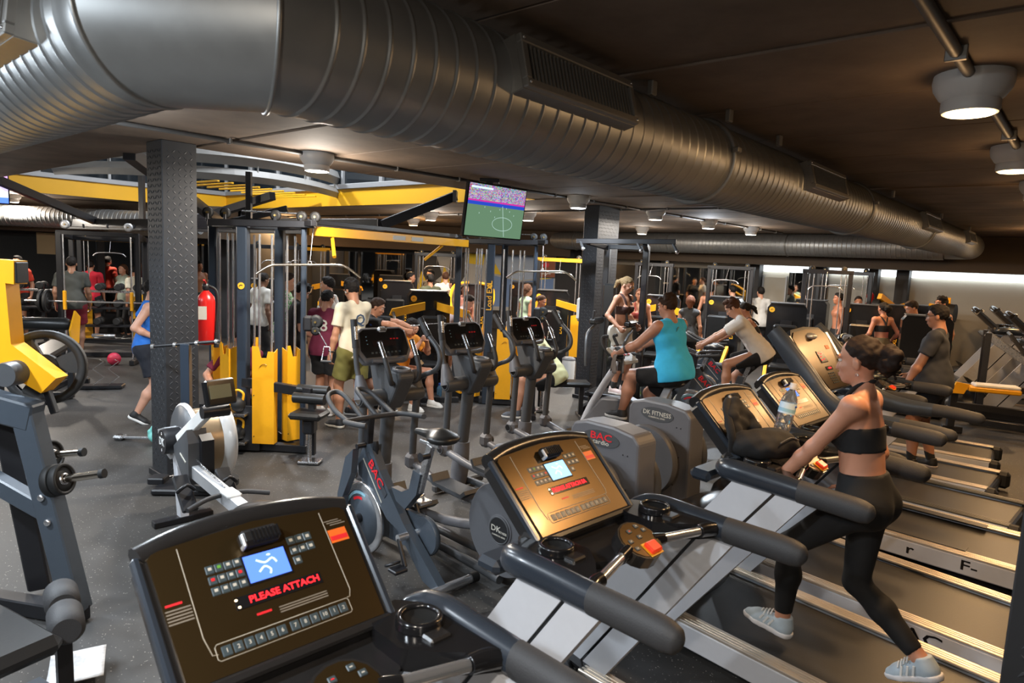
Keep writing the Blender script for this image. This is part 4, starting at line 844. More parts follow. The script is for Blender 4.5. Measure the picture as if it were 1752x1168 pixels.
def console(t, lcd, led, ledtext, full=True):
    P0, P1 = Vector((0, .655, 1.125)), Vector((0, .925, 1.375)); b = (P1 - P0).normalized(); L = (P1 - P0).length; n = X3.cross(b)
    if n.y > 0: n = -n
    Mx = Matrix((X3, b, n)).transposed(); XC = X3 * .885; q = lambda a, h, o=0.0: P0 + XC * a + b * h + n * o
    # body with curved crown
    o_ = [(-.335, -.02), (.335, -.02), (.345, .33), (.31, .375), (.15, .405), (0, .412), (-.15, .405), (-.31, .375), (-.345, .33)]
    body = fix_normals(G().prism(o_, P0 - n * .075, XC, b, n * .070).obj('console', 'hood', t))
    cr = G(); cr.tube([q(-.335, .355, -.03), q(-.2, .385, -.03), q(0, .398, -.03), q(.2, .385, -.03), q(.335, .355, -.03)], .036, 10, 4); cr.obj('crown', 'hood', body)
    fix_normals(G().prism([(-.305, -.005), (.305, -.005), (.318, .335), (.30, .352), (0, .372), (-.30, .352), (-.318, .335)], P0 - n * .004, XC, b, n * .006).obj('film', 'panel', body))
    G().beam(q(-.33, -.02, -.005), q(.33, -.02, -.005), .03, .03, .01).obj('lower_bezel', 'hood', body)
    for s in (-1, 1): G().beam(q(s * .333, -.02, -.01), q(s * .345, .35, -.01), .022, .03, .006).obj('side_bezel', 'navy', body)
    # fan vent
    v = G(); v.box(q(.0, .315, .018), (.115, .050, .040), bev=.012, mtx=Mx); vo = v.obj('fan_vent', 'hood', body)
    sl = G(); [sl.box(q(-.03 + .012 * k, .312, .038), (.004, .036, .006), mtx=Mx) for k in range(8)]; sl.obj('vent_louvres', 'blackgloss', body, kind='stuff')
    G().box(q(-.058, .308, .022), (.008, .040, .034), bev=.003, mtx=Mx).obj('vent_edge', 'silver', body)
    G().box(q(0.0, .235, .002), (.128, .088, .004), bev=.001, mtx=Mx).obj('lcd_frame', 'blackgloss', body)
    G().box(q(0.0, .235, .0045), (.116, .076, .002), mtx=Mx).obj('lcd', lcd, body)
    lg = G(); lg.tube([q(-.03, .255, .006), q(-.005, .242, .006), q(.02, .25, .006), q(.03, .235, .006)], .003, 5, 3); lg.tube([q(-.03, .22, .006), q(-.01, .232, .006), q(.005, .22, .006), q(.0, .208, .006)], .003, 5, 3); lg.ell(q(.012, .262, .006), (.006, .006, .002), 10, 5); lg.obj('lcd_figure', 'lcdfig', body)
    G().box(q(.012, .155, .002), (.245, .034, .004), bev=.001, mtx=Mx).obj('led_window', 'blackgloss', body)
    if ledtext: text(ledtext, .026, led, body, q(.012 + (.016 if len(ledtext) < 14 else 0), .155, .0045), mtx=Mx, name='led_message', sx=1.05 if len(ledtext) < 14 else .92)
    for k in range(4):
        for j in range(3):
            G().box(q(-.165 + .027 * k, .265 - .030 * j, .002), (.022, .024, .004), bev=.002, mtx=Mx).obj('key', 'btn', body)
            G().box(q(-.165 + .027 * k, .267 - .030 * j, .0043), (.009, .008, .001), mtx=Mx).obj('key_symbol', 'print_r' if (k, j) in ((0, 1), (3, 1)) else ('print_g' if (k, j) == (1, 0) else 'print_w'), body)
    for k in range(3):
        for j in range(3):
            if (k, j) in ((2, 2), (1, 2)): continue
            G().box(q(.098 + .029 * k, .285 - .031 * j, .002), (.024, .025, .004), bev=.002, mtx=Mx).obj('key', 'btn', body); G().box(q(.098 + .029 * k, .285 - .031 * j, .0043), (.010, .009, .001), mtx=Mx).obj('key_symbol', 'print_w', body)
    for k in range(12):
        x = -.165 + .0325 * k + (.008 if k > 5 else 0) - .02; G().box(q(x, .052, .002), (.025, .027, .004), bev=.002, mtx=Mx).obj('key', 'btn', body)
        if full: text(['V', '4', '3', 'M', 'N', 'H', '8', '1', '2', '3', '8', '10'][k] if False else str((k % 10) + 1), .015, 'print_w', body, q(x, .052, .0045), mtx=Mx, name='key_number', ext=.0003)
        else: G().box(q(x, .052, .0043), (.009, .012, .001), mtx=Mx).obj('key_symbol', 'print_w', body)
    ln = G(); rr = lambda a, h: q(a, h, .0025)
    ln.tube([rr(-.235, .345), rr(-.235, .10), rr(-.225, .052), rr(-.21, .05)], .0016, 4, 1); ln.tube([rr(.225, .345), rr(.225, .095), rr(.215, .075), rr(.205, .075)], .0016, 4, 1)
    ln.tube([rr(-.208, .032), rr(.20, .032), rr(.206, .038), rr(.206, .068), rr(.20, .074), rr(-.208, .074), rr(-.214, .068), rr(-.214, .038)], .0014, 4, 1, True); ln.obj('printed_outline', 'outline', body)
    G().box(q(.262, .262, .0025), (.058, .042, .001), mtx=Mx).obj('warning_sticker', 'print_o', body); G().box(q(.262, .255, .0032), (.054, .014, .001), mtx=frame3((1, .22, 0), (0, 1, 0)) if False else Mx).obj('sticker_stripe', 'print_r', body)
    sm = G()
    for k in range(5): sm.box(q(-.275, .19 - .0085 * k, .0025), (.06, .0035, .0006), mtx=Mx)
    for k in range(3): sm.box(q(.275 - .01 * k, .298 + .007 * k, .0025), (.05, .003, .0006), mtx=Mx)
    for k in range(3): sm.box(q(.07, .112 - .007 * k, .0025), (.14, .003, .0006), mtx=Mx)
    sm.obj('small_print', 'smallprint', body, kind='stuff')
    G().box(q(-.283, .204, .0025), (.04, .006, .0008), mtx=Mx).obj('red_heading', 'print_r', body); G().box(q(-.055, .112, .0025), (.04, .006, .0008), mtx=Mx).obj('red_heading', 'print_r', body)
    for dx, dy in ((-.122, .165), (-.118, .145)): G().ell(q(dx, dy, .004), (.0035, .0035, .002), 8, 5).obj('indicator', 'lamp_w', body)
    # tray behind the pod
    fix_normals(G().prism([(-.30, .66), (.30, .66), (.20, .47), (.12, .42), (-.12, .42), (-.20, .47)], (0, 0, 1.04), X3, Y3, (0, 0, .03)).obj('tray', 'hood', t))
    G().box((0, .70, 1.08), (.66, .10, .10), bev=.03).obj('console_base', 'hood', t)
    G().box((0, .80, 1.0), (.84, .12, .06), bev=.02).obj('cross_beam', 'navy', t)
M['wellshade'] = mat('painted well shade', (.002, .002, .002), .9); M['dullrail'] = mat('dull green grey rail', (.09, .085, .07), .35, .3)
M['lcdfig'] = emat('display figure', (.55, .75, 1.0), 1.6); M['print_g'] = mat('green print', (.12, .35, .04), .5); M['outline'] = mat('pale outline', (.38, .34, .27), .5); M['smallprint'] = mat('grey small print', (.22, .19, .15), .5)
def treadmill(label, lat, al, lcd, msg, rz=FACE, scale=1.0, full=False, m='rail', side=None, tilt=0.0):
    t = thing('treadmill', label, 'treadmill', at(lat, al), rz, 'row of treadmills', scale)
    if tilt: t.rotation_euler = (math.radians(tilt), 0, rz)
    deck(t, m); uprights(t); arm_parts(t); pod(t); console(t, lcd, 'redled', msg, full)
    if side: text(side, .10, 'outline' if side != 'BAC' else 'blackgloss', t, (-.4415, -.22, .118), mtx=frame3((0, -1, 0), (0, 0, 1)), name='side_logo', sx=1.5)
    text('BAC', .13, 'platelogo', t, (-.4525, .86, .52), mtx=frame3((0, -.55, .8), (0, .8, .55)), name='upright_logo', sx=1.2)
    return t
M['platelogo'] = mat('pale embossed letters', (.58, .60, .64), .4)
treadmill('nearest dark treadmill, blue screen and red PLEASE ATTACH message on its console', .79, .88, 'bluelcd', 'PLEASE ATTACH', full=True)
treadmill('second treadmill, gold-reflecting console with pale blue screen beside the bare grey flywheel disc', 2.086, .955, 'cyanlcd', 'PLEASE ATTACH SA', full=True)
treadmill('treadmill the woman in black leggings walks on, black backpack on its console', 3.62, .967, 'bluelcd', '12', tilt=2.5, scale=1.02)
treadmill('fourth treadmill, behind the clear water bottle, empty, with BAC on its side rail', 4.72, 1.12, 'bluelcd', '', side='BAC', tilt=2.0)
treadmill('empty low treadmill with dull dark rails beyond the tall curved-arm one', 7.05, 1.55, 'bluelcd', '', m='dullrail')
treadmill('treadmill under the man in grey T-shirt, small pale blue screen', 8.05, 1.90, 'cyanlcd', '88', rz=FACE + math.radians(2))
treadmill('farthest treadmill of the row, just past the man in grey T-shirt', 9.2, 2.12, 'bluelcd', '', rz=FACE + math.radians(8))
M['armblue'] = mat('blue grey plastic arm', (.040, .052, .072), .36, var=.06)
# tall treadmill with thick curved arms
t = thing('treadmill', 'tall treadmill with thick curved blue grey arms and a high gold console', 'treadmill', at(6.05, 1.32), FACE, 'row of treadmills', 1.02)
deck(t)
for s in (-1, 1):
    G().tube([(s * .45, .06, 1.03), (s * .45, .30, 1.02), (s * .45, .52, 1.05), (s * .45, .68, 1.14), (s * .45, .82, 1.30), (s * .45, 1.00, 1.50), (s * .44, 1.12, 1.62)], [.05, .065, .080, .085, .083, .075, .065], 16, 5, sc=(.6, 1.05), up=(0, -.7, .7)).obj('curved_arm', 'armblue', t)
    G().tube([(s * .45, .10, 1.03), (s * .45, -.05, 1.03), (s * .45, -.22, 1.02), (s * .45, -.26, 1.02)], [.052, .052, .045, .015], 14, 3).obj('grip', 'foam', t)
    G().beam((s * .44, .62, 1.05), (s * .42, 1.18, .10), .06, .20, .02).obj('upright', 'armblue', t)
    G().box((s * .33, .12, .2045), (.09, 1.0, .004)).obj('tread_strip', 'belt', t)
    G().tube([(s * .40, .62, 1.06), (s * .28, .56, 1.06), (s * .1, .50, 1.05)], .02, 10, 3).obj('pulse_handle', 'chrome', t)
P0, P1 = Vector((0, .70, 1.16)), Vector((0, 1.02, 1.62)); b_ = (P1 - P0).normalized(); n_ = X3.cross(b_); n_ = n_ if n_.y < 0 else -n_; Mx = Matrix((X3, b_, n_)).transposed(); q = lambda a, h, o=0.0: P0 + X3 * a + b_ * h + n_ * o
cb = fix_normals(G().prism([(-.36, 0), (.36, 0), (.39, .50), (.30, .58), (0, .60), (-.30, .58), (-.39, .50)], P0 - n_ * .08, X3, b_, n_ * .07).obj('console', 'hood', t))
fix_normals(G().prism([(-.32, .03), (-.2, .01), (.2, .01), (.32, .03), (.36, .50), (.28, .555), (0, .57), (-.28, .555), (-.36, .50)], P0 - n_ * .008, X3, b_, n_ * .006).obj('film', 'panel', cb))
G().ell(q(0, .50, .0), (.07, .055, .03), 16, 8).obj('fan_vent', 'silver', cb); G().box(q(.0, .30, 0), (.14, .11, .008), bev=.003, mtx=Mx).obj('display', 'blackgloss', cb); G().box(q(.02, .19, 0), (.13, .035, .008), bev=.003, mtx=Mx).obj('display', 'blackgloss', cb)
for a, h in ((-.04, .335), (-.03, .30), (-.045, .27), (.0, .325), (.01, .275)): G().box(q(a, h, .006), (.014, .008, .002), mtx=Mx).obj('red_digit', 'redled', cb)
G().box(q(.02, .19, .006), (.05, .012, .002), mtx=Mx).obj('red_digit', 'redled', cb)
for k in range(4):
    for j in range(5): G().box(q(-.05 + .035 * k, .145 - .022 * j, 0), (.014, .010, .008), mtx=Mx).obj('key', 'btn', cb)
G().box(q(.22, .38, 0), (.07, .035, .003), mtx=Mx).obj('warning_sticker', 'print_o', cb)
for s in (-1, 1): fix_normals(G().prism([(s * .34, .02), (s * .20, .02), (s * .30, .26)], P0 - n_ * .001, X3, b_, n_ * .004).obj('side_pocket', 'blackgloss', cb)); G().beam(q(s * .385, .0, -.02), q(s * .40, .53, -.02), .03, .05, .01).obj('edge_trim', 'silver', cb)
text('r', .10, 'blackgloss', t, (-.4415, -.05, .12), mtx=frame3((0, -1, 0), (0, 0, 1)), name='side_logo', sx=1.4); text('F-', .10, 'blackgloss', t, (-.4415, -.42, .12), mtx=frame3((0, -1, 0), (0, 0, 1)), name='side_logo', sx=1.4)
# ------------------------------------------------------------------ ellipticals (local: y forward, y=0 at the mast, rear drive at y=-1.6)
M['consolebeige'] = mat('beige console', (.42, .36, .28), .4); M['display'] = mat('dark display', (.02, .012, .012), .15); M['dimred'] = emat('dim red digits', (.5, .02, .02), .35); M['discgrey'] = mat('grey disc plastic', (.095, .097, .105), .45, var=.04)
def badge(t, c, r, nx, lines=True):
    """round black badge on a disc facing -x / +x"""
    o = G(); o.cyl(c, c + Vector((nx * .006, 0, 0)), r, n=28); b = o.obj('badge', 'blackgloss', t)
    G().torus(c + Vector((nx * .004, 0, 0)), X3, r, .006, 28, 6).obj('badge_ring', 'graphite', b)
    Mx = frame3((0, -1, 0), (0, 0, 1)) if nx < 0 else frame3((0, 1, 0), (0, 0, 1))
    if lines: text('DK', r * .62, 'print_w', b, c + Vector((nx * .0075, r * .32 * (1 if nx < 0 else -1), .004)), mtx=Mx, sx=1.2); text('FITNESS', r * .24, 'print_w', b, c + Vector((nx * .0075, -r * .42 * (1 if nx < 0 else -1), -.008)), mtx=Mx); text('COMMERCIAL SERIES', r * .15, 'print_w', b, c + Vector((nx * .0075, 0, -r * .42)), mtx=Mx)
    return b
def elliptical(label, loc, logo, msg, rz=FACE):
    t = thing('elliptical_trainer', label, 'elliptical', loc, rz, 'row of elliptical trainers')
    # base
    for s in (-1, 1): G().tube([(s * .09, .12, .07), (s * .09, -.9, .07), (s * .12, -1.45, .07)], .032, 10, 2).obj('base_rail', 'graphite', t)
    G().beam((-.30, .12, .05), (.30, .12, .05), .07, .07, .015).obj('front_stabiliser', 'graphite', t); G().beam((-.32, -1.82, .05), (.32, -1.82, .05), .07, .07, .015).obj('rear_stabiliser', 'graphite', t)
    # mast and body
    G().lathe([(.075, 0), (.085, .3), (.07, 1)], (0, .12, .06), (0, .085, .46), 18).obj('mast_boot', 'grey', t)
    G().tube([(0, .09, .40), (0, .05, .75), (0, .02, 1.02)], [.062, .060, .066], 16, 3, sc=(.8, 1), up=X3).obj('mast', 'graphite', t)
    body = [(.10, .94), (.16, 1.10), (.21, 1.27), (.10, 1.30), (-.10, 1.255), (-.20, 1.25), (-.215, 1.20), (-.10, 1.0), (-.05, .93)]
    hb = fix_normals(G().prism(body, (-.075, 0, 0), Y3, Z3, (.15, 0, 0)).obj('upper_housing', 'graphite', t)); m = hb.modifiers.new('b', 'BEVEL'); m.width = .018; m.segments = 2
    G().torus((0, -.135, 1.262), (0, -.1, 1), .062, .014, 26, 8).obj('cup_rim', 'grey', hb); G().lathe([(.055, 0), (.05, 1)], (0, -.135, 1.266), (0, -.125, 1.19), 20).obj('cup_well', 'rubber', hb)
    # console
    P0, P1 = Vector((0, .06, 1.32)), Vector((0, .17, 1.575)); b = (P1 - P0).normalized(); n = X3.cross(b); n = n if n.y < 0 else -n; q = lambda a, h, o=0.0: P0 + X3 * a + b * h + n * o; Mx = Matrix((X3, b, n)).transposed()
    cb = fix_normals(G().prism([(-.20, -.03), (.20, -.03), (.255, .06), (.235, .235), (.19, .27), (-.19, .27), (-.235, .235), (-.255, .06)], P0 - n * .075, X3, b, n * .07).obj('console', 'grey', t)); m = cb.modifiers.new('b', 'BEVEL'); m.width = .018; m.segments = 2
    fix_normals(G().prism([(-.19, .02), (.19, .02), (.225, .08), (.21, .225), (.17, .25), (-.17, .25), (-.21, .225), (-.225, .08)], P0 - n * .006, X3, b, n * .008).obj('film', 'blackgloss', cb))
    G().box(q(0, .245, .008), (.085, .045, .03), bev=.014, mtx=Mx).obj('fan_vent', 'silver', cb); s_ = G(); [s_.box(q(-.024 + .012 * k, .245, .023), (.005, .03, .004), mtx=Mx) for k in range(5)]; s_.obj('vent_louvres', 'black', cb, kind='stuff')
    G().box(q(.0, .13, .003), (.22, .05, .003), mtx=Mx).obj('display', 'display', cb)
    for k in range(3): G().box(q(.07 + .03 * k, .165, .004), (.018, .010, .002), mtx=Mx).obj('dim_red_digits', 'dimred', cb)
    for k in range(8): G().box(q(-.13 + .037 * k, .055, .003), (.020, .014, .003), mtx=Mx).obj('key', 'btn', cb)
    for k in range(3): G().ell(q(-.16, .19 - .03 * k, .003), (.005, .005, .003), 8, 5).obj('indicator', 'print_c', cb)
    G().tube([q(-.15, -.01, .01), q(0, -.03, .04), q(.15, -.01, .01)], .018, 10, 4).obj('reading_rack', 'grey', cb)
    for s in (-1, 1):
        # fixed pulse handles
        G().tube([(s * .075, -.12, 1.16), (s * .12, -.17, 1.17), (s * .145, -.17, 1.25), (s * .15, -.12, 1.36)], .020, 10, 4).obj('fixed_handle', 'foam', t)
        G().tube([(s * .15, -.12, 1.355), (s * .152, -.05, 1.47)], .019, 10, 1).obj('pulse_plate', 'steel', t); G().cyl((s * .152, -.05, 1.47), (s * .152, -.045, 1.478), .02, n=10).obj('handle_cap', 'foam', t)
        # pivot barrel, moving arms
        G().lathe([(.058, 0), (.064, .05), (.064, .92), (.055, 1)], (s * .06, .0, 1.03), (s * .30, .0, 1.03), 20).obj('pivot_barrel', 'graphite', t)
        badge(t, Vector((s * .30, 0, 1.03)), .040, s, False)
        G().lathe([(.07, 0), (.045, .7), (.028, 1)], (s * .255, .01, 1.03), (s * .265, .055, 1.21), 16).obj('arm_boot', 'grey', t)
        G().tube([(s * .265, .03, 1.12), (s * .27, .07, 1.24), (s * .275, -.06, 1.30) if False else (s * .275, .09, 1.36), (s * .275, .10, 1.46)] if s < 0 else [(s * .265, .02, 1.12), (s * .27, -.06, 1.18), (s * .29, -.19, 1.24), (s * .30, -.235, 1.32), (s * .30, -.20, 1.42), (s * .285, -.08, 1.52)], .021, 12, 5).obj('swing_handle', 'graphite', t)
        a, c = (((s * .275, .095, 1.42), (s * .275, .13, 1.64)) if s < 0 else ((s * .285, -.10, 1.505), (s * .275, .01, 1.64)))
        G().tube([a, c], .027, 12, 1).obj('handle_grip', 'foam', t); m_ = Vector(a) * .7 + Vector(c) * .3; e_ = Vector(a) * .25 + Vector(c) * .75; G().tube([m_ + Vector((0, -.012, 0)), e_ + Vector((0, -.012, 0))], .020, 10, 1).obj('pulse_plate', 'steel', t)
        G().tube([(s * .255, .0, 1.0), (s * .25, .02, .7), (s * .25, .03, .47)], .031, 12, 2).obj('lower_arm', 'graphite', t)
        G().box((s * .25, .03, .44), (.11, .12, .13), bev=.03).obj('joint_housing', 'grey', t); badge(t, Vector((s * .308, .03, .44)), .036, s, False)
        G().tube([(s * .25, .0, .42), (s * .23, -.45, .34), (s * .22, -1.0, .36), (s * .215, -1.45, .46)], .034, 12, 3).obj('pedal_arm', 'grey', t)
        p = G(); p.grid([[Vector((s * .21 + w, y, z)) for w in (-.085, -.08, .08, .085)] for y, z in ((-.36, .44), (-.40, .375), (-.75, .36), (-.80, .40))], False); po = p.obj('foot_plate', 'graphite', t); so = po.modifiers.new('s', 'SOLIDIFY'); so.thickness = .03
        # rear discs
        G().lathe([(.05, 0), (.285, .0), (.302, .25), (.302, .8), (.29, 1)], (s * .20, -1.60, .50), (s * .285, -1.60, .50), 44).obj('side_disc', 'discgrey', t)
        G().lathe([(.10, 0), (.10, 1)], (s * .285, -1.60, .50), (s * .291, -1.60, .50), 32).obj('disc_hub', 'grey', t); badge(t, Vector((s * .291, -1.60, .50)), .083, s)
        G().cyl((s * .1, -1.60, .5), (s * .22, -1.60, .5), .05, n=12).obj('crank_axle', 'steel', t)
    # rear drive box
    side = [(-1.32, .10), (-1.30, .90), (-1.335, .955), (-1.45, .985), (-1.70, .985), (-1.88, .955), (-1.93, .90), (-1.95, .10)]
    bx = fix_normals(G().prism([(y, z) for y, z in side], (-.115, 0, 0), Y3, Z3, (.23, 0, 0)).obj('drive_box', 'grey', t)); m = bx.modifiers.new('b', 'BEVEL'); m.width = .02; m.segments = 2
    for s in (-1, 1):
        Mx = frame3((0, s, 0), (0, 0, 1)); pl = [(.165 * math.cos(2 * PI * i / 28), .062 * math.sin(2 * PI * i / 28)) for i in range(28)]
        lo = fix_normals(G().prism(pl, (s * .1155, -1.60, .875), (0, s, 0), Z3, (s * .004, 0, 0)).obj('logo_plate', 'graphite', bx))
        if logo == 'BAC': text('BAC', .075, 'print_r', lo, Vector((s * .121, -1.60, .889)), mtx=Mx, sx=1.4); text('cardio', .046, 'print_w', lo, Vector((s * .121, -1.60, .848)), mtx=Mx, sx=1.3)
        else: text(logo, .055, 'print_w', lo, Vector((s * .121, -1.60, .882)), mtx=Mx, sx=1.0); text('COMMERCIAL SERIES', .018, 'print_w', lo, Vector((s * .121, -1.60, .846)), mtx=Mx)
        for a, z in ((-1.80, .80), (-1.80, .55), (-1.80, .30), (-1.84, .80), (-1.84, .55)): G().ell((s * .116, a, z), (.004, .006, .006), 8, 5).obj('screw', 'black', bx)
    return t
elliptical('elliptical trainer nearest the lat pulldown tower, first from the left, grey disc with badge', (-.95, 5.3, 0), 'BAC', '')
elliptical('middle elliptical trainer of three, red BAC cardio logo on its drive box', (-.36, 6.05, 0), 'BAC', '')
elliptical('third elliptical trainer, white DK FITNESS logo on its drive box', (.24, 6.95, 0), 'DK FITNESS', '')
M['darkpanel'] = mat('dark decal', (.05, .055, .065), .35)
# ------------------------------------------------------------------ spin bike
t = thing('spin_bike', 'blue grey spin bike with red BAC lettering and large flywheel, between treadmill and ellipticals', 'exercise bike', (-.576, 4.264, 0), FACE)
def plate(name, poly, w, m, x0=None, par=t): return fix_normals(G().prism(poly, (-w / 2 if x0 is None else x0, 0, 0), Y3, Z3, (w, 0, 0)).obj(name, m, par))
fr = plate('frame', [(.60, .80), (.52, .82), (.40, .66), (.10, .36), (-.30, .06), (-.22, .03), (-.12, .05), (.16, .30), (.30, .34), (.50, .50), (.66, .56), (.68, .66)], .06, 'greyblue')
plate('rear_frame', [(.20, .50), (.10, .47), (-.02, .60), (-.06, .75), (.02, .76), (.06, .62), (.14, .58), (.26, .58)], .055, 'greyblue'); G().beam((-.02, 0, .60), (0, 0, 0), .01, .01).obj('rear_brace', 'greyblue', t) if False else None
plate('fork', [(.60, .78), (.70, .70), (.80, .40), (.78, .08), (.72, .08), (.73, .40), (.62, .60)], .05, 'greyblue', x0=-.12)
plate('fork', [(.60, .78), (.70, .70), (.80, .40), (.78, .08), (.72, .08), (.73, .40), (.62, .60)], .05, 'greyblue', x0=.07)
fw_c = Vector((0, .60, .262))
fw = G().lathe([(.05, 0), (.235, 0), (.258, .1), (.258, .9), (.235, 1), (.05, 1)], fw_c + Vector((-.045, 0, 0)), fw_c + Vector((-.018, 0, 0)), 48).obj('flywheel', 'chrome', t)
G().lathe([(.03, 0), (.205, 0), (.205, 1), (.03, 1)], fw_c + Vector((-.049, 0, 0)), fw_c + Vector((-.040, 0, 0)), 40).obj('flywheel_face', 'greyblue', fw)
def arcs(r, a0, a1, w, name, m):
    g = G(); rows = [[fw_c + Vector((-.0505, rr * math.cos(a0 + (a1 - a0) * i / 18), rr * math.sin(a0 + (a1 - a0) * i / 18))) for rr in (r - w / 2, r + w / 2)] for i in range(19)]; g.grid(rows, False); return g.obj(name, m, fw)
arcs(.185, -1.9, 1.9, .022, 'cyan_ring', 'print_c'); arcs(.145, .9, 1.7, .020, 'red_swirl', 'print_r'); arcs(.135, -2.0, -.5, .026, 'red_swirl', 'print_r')
G().lathe([(.032, 0), (.030, .6), (.018, 1)], fw_c + Vector((-.05, 0, 0)), fw_c + Vector((-.115, 0, 0)), 18).obj('hub', 'black', fw)
lp = plate('letter_panel', [(.57, .74), (.54, .76), (.30, .52), (.33, .48)], .004, 'darkpanel', x0=-.035); Mx = frame3((0, -.72, -.69), (0, -.69, .72))
text('BAC', .092, 'print_r', lp, (-.0375, .435, .625), mtx=Mx, sx=1.25)

for a, b_ in (((.585, .745), (.34, .47)),): G().beam((-.034, .60, .70), (-.034, .36, .44), .004, .008, 0).obj('decal_line', 'print_w', t)
G().beam((0, .60, .74), (0, .575, 1.0), .05, .06, .006).obj('handle_post', 'black', t); G().cyl((-.03, .585, .80), (-.10, .585, .80), .018, n=10).obj('adjust_knob', 'black', t)
G().lathe([(.012, 0), (.012, .5), (.024, .6), (.02, 1)], (0, .47, .70), (0, .50, .84), 12).obj('tension_knob', 'black', t)
hb = G(); hb.tube([(-.05, .56, 1.01), (-.20, .58, 1.02), (-.24, .50, 1.04), (-.22, .36, 1.05), (-.12, .50, 1.13) if False else (-.235, .62, 1.06), (-.22, .82, 1.11), (-.15, .86, 1.14), (-.10, .78, 1.14), (-.10, .60, 1.06), (-.05, .56, 1.02)], .018, 10, 4); 
hb2 = G(); hb2.tube([(0, .57, 1.0), (-.18, .56, 1.0), (-.235, .50, 1.01), (-.245, .30, 1.03), (-.235, .26, 1.035)], .019, 10, 4); hb2.tube([(0, .57, 1.0), (.18, .56, 1.0), (.235, .50, 1.01), (.245, .30, 1.03), (.235, .26, 1.035)], .019, 10, 4); hb2.obj('handlebar', 'foam', t)
hb3 = G(); hb3.tube([(-.19, .56, 1.0), (-.20, .72, 1.05), (-.17, .86, 1.12), (-.09, .89, 1.14), (-.06, .80, 1.11), (-.06, .58, 1.0)], .018, 10, 4); hb3.tube([(.19, .56, 1.0), (.20, .72, 1.05), (.17, .86, 1.12), (.09, .89, 1.14), (.06, .80, 1.11), (.06, .58, 1.0)], .018, 10, 4); hb3.obj('aero_bar', 'foam', t)
G().beam((0, -.02, .62), (0, -.13, .96), .035, .055, .004).obj('seat_post', 'steel', t); G().beam((0, -.22, .965), (0, -.02, .965), .03, .025, .004).obj('seat_slider', 'steel', t)
S = SDF(); S.e((0, -.25, 1.03), (.11, .10, .04), None, .04); S.c((0, -.22, 1.03), (0, .02, 1.02), .045, .022, .06); S.plane((0, 0, 1.0), (0, 0, -1)); np_obj('saddle', S.mesh(.009), 'seat', t)
G().lathe([(.02, 0), (.02, .7), (.03, 1)], (-.03, -.15, .90), (-.10, -.15, .90), 10).obj('seat_knob', 'black', t)
ck = G().lathe([(.125, 0), (.135, .3), (.135, .7), (.125, 1)], (.05, -.02, .30), (.09, -.02, .30), 28).obj('chain_cover', 'greyblue', t); plate('chain_case', [(-.02, .43), (.60, .40), (.60, .14), (-.02, .17)], .03, 'greyblue', x0=.055)
for s in (-1, 1):
    c = Vector((s * .06, .06, .30)); e = c + Vector((s * .05, .10 * -s * -1, -.15 * -s * -1 if False else s * .16)); G().cyl(c - Vector((s * .03, 0, 0)), c + Vector((s * .045, 0, 0)), .026, n=14).obj('crank_hub', 'chrome', t)
    G().beam(c + Vector((s * .04, 0, 0)), e, .022, .03, .005).obj('crank_arm', 'black', t); p = G(); p.box(e + Vector((s * .06, 0, 0)), (.10, .09, .025), bev=.006); p.torus(e + Vector((s * .06, .06, .02)), (0, .5, 1), .045, .010, 16, 6); p.obj('pedal', 'chrome' if s > 0 else 'black', t)
G().cyl((-.27, -.28, .045), (.27, -.28, .045), .030, n=14).obj('rear_stabiliser', 'chrome', t); G().cyl((-.27, .78, .045), (.27, .78, .045), .030, n=14).obj('front_stabiliser', 'chrome', t)
for s in (-1, 1):
    for y in (-.28, .78): G().cyl((s * .24, y, .045), (s * .30, y, .045), .036, n=14).obj('stabiliser_cap', 'rubber', t)
# ------------------------------------------------------------------ rowing machine
t = thing('rowing_machine', 'white and graphite air rowing machine with round flywheel cage and monitor, before the column', 'rowing machine', at(1.80, 5.39), FACE)
def barp(a, b_, w, h, n, m, bev=.006): return G().beam(a, b_, w, h, bev).obj(n, m, t)
barp((0, .02, .50), (0, -1.95, .38), .075, .10, 'monorail', 'silver'); barp((0, .0, .455), (-.0, -1.95, .335), .05, .02, 'rail_slot', 'black')
barp((0, .06, .56), (0, -.03, .03), .07, .075, 'front_leg', 'silverpaint'); barp((-.22, -.03, .025), (.22, -.03, .025), .08, .05, 'front_foot', 'black')
barp((0, -1.85, .38), (0, -1.92, .03), .06, .07, 'rear_leg', 'silverpaint'); barp((-.2, -1.92, .025), (.2, -1.92, .025), .08, .05, 'rear_foot', 'black')
M['brass'] = mat('bronze mesh band', (.36, .27, .17), .35, .6); M['milky'] = mat('milky plastic cage', (.55, .54, .52), .25, coat=.3)
S = Vector((.02, .07, .60))
G().lathe([(.30, 0), (.318, .04), (.318, .1), (.30, .14)], S + Vector((.02, .0, 0)), S + Vector((.33, 0, 0)), 48, False).obj('cage_rim', 'silver', t)
G().lathe([(.02, 0), (.298, 0), (.298, 1), (.02, 1)], S + Vector((.018, 0, 0)), S + Vector((.03, 0, 0)), 48).obj('cage_face', 'graphite', t)
G().lathe([(.255, 0), (.262, .4), (.262, 1)], S + Vector((.05, 0, 0)), S + Vector((.24, 0, 0)), 48, False).obj('perforated_band', 'brass', t)
G().lathe([(.262, 0), (.300, .3), (.312, .7), (.305, 1), (.02, 1)], S + Vector((.24, 0, 0)), S + Vector((.33, 0, 0)), 48).obj('clear_cage', 'milky', t)
lg = G().lathe([(.095, 0), (.10, .2), (.10, 1)], S + Vector((-.13, .02, .03)), S + Vector((.0, .02, .03)), 32).obj('logo_drum', 'black', t)
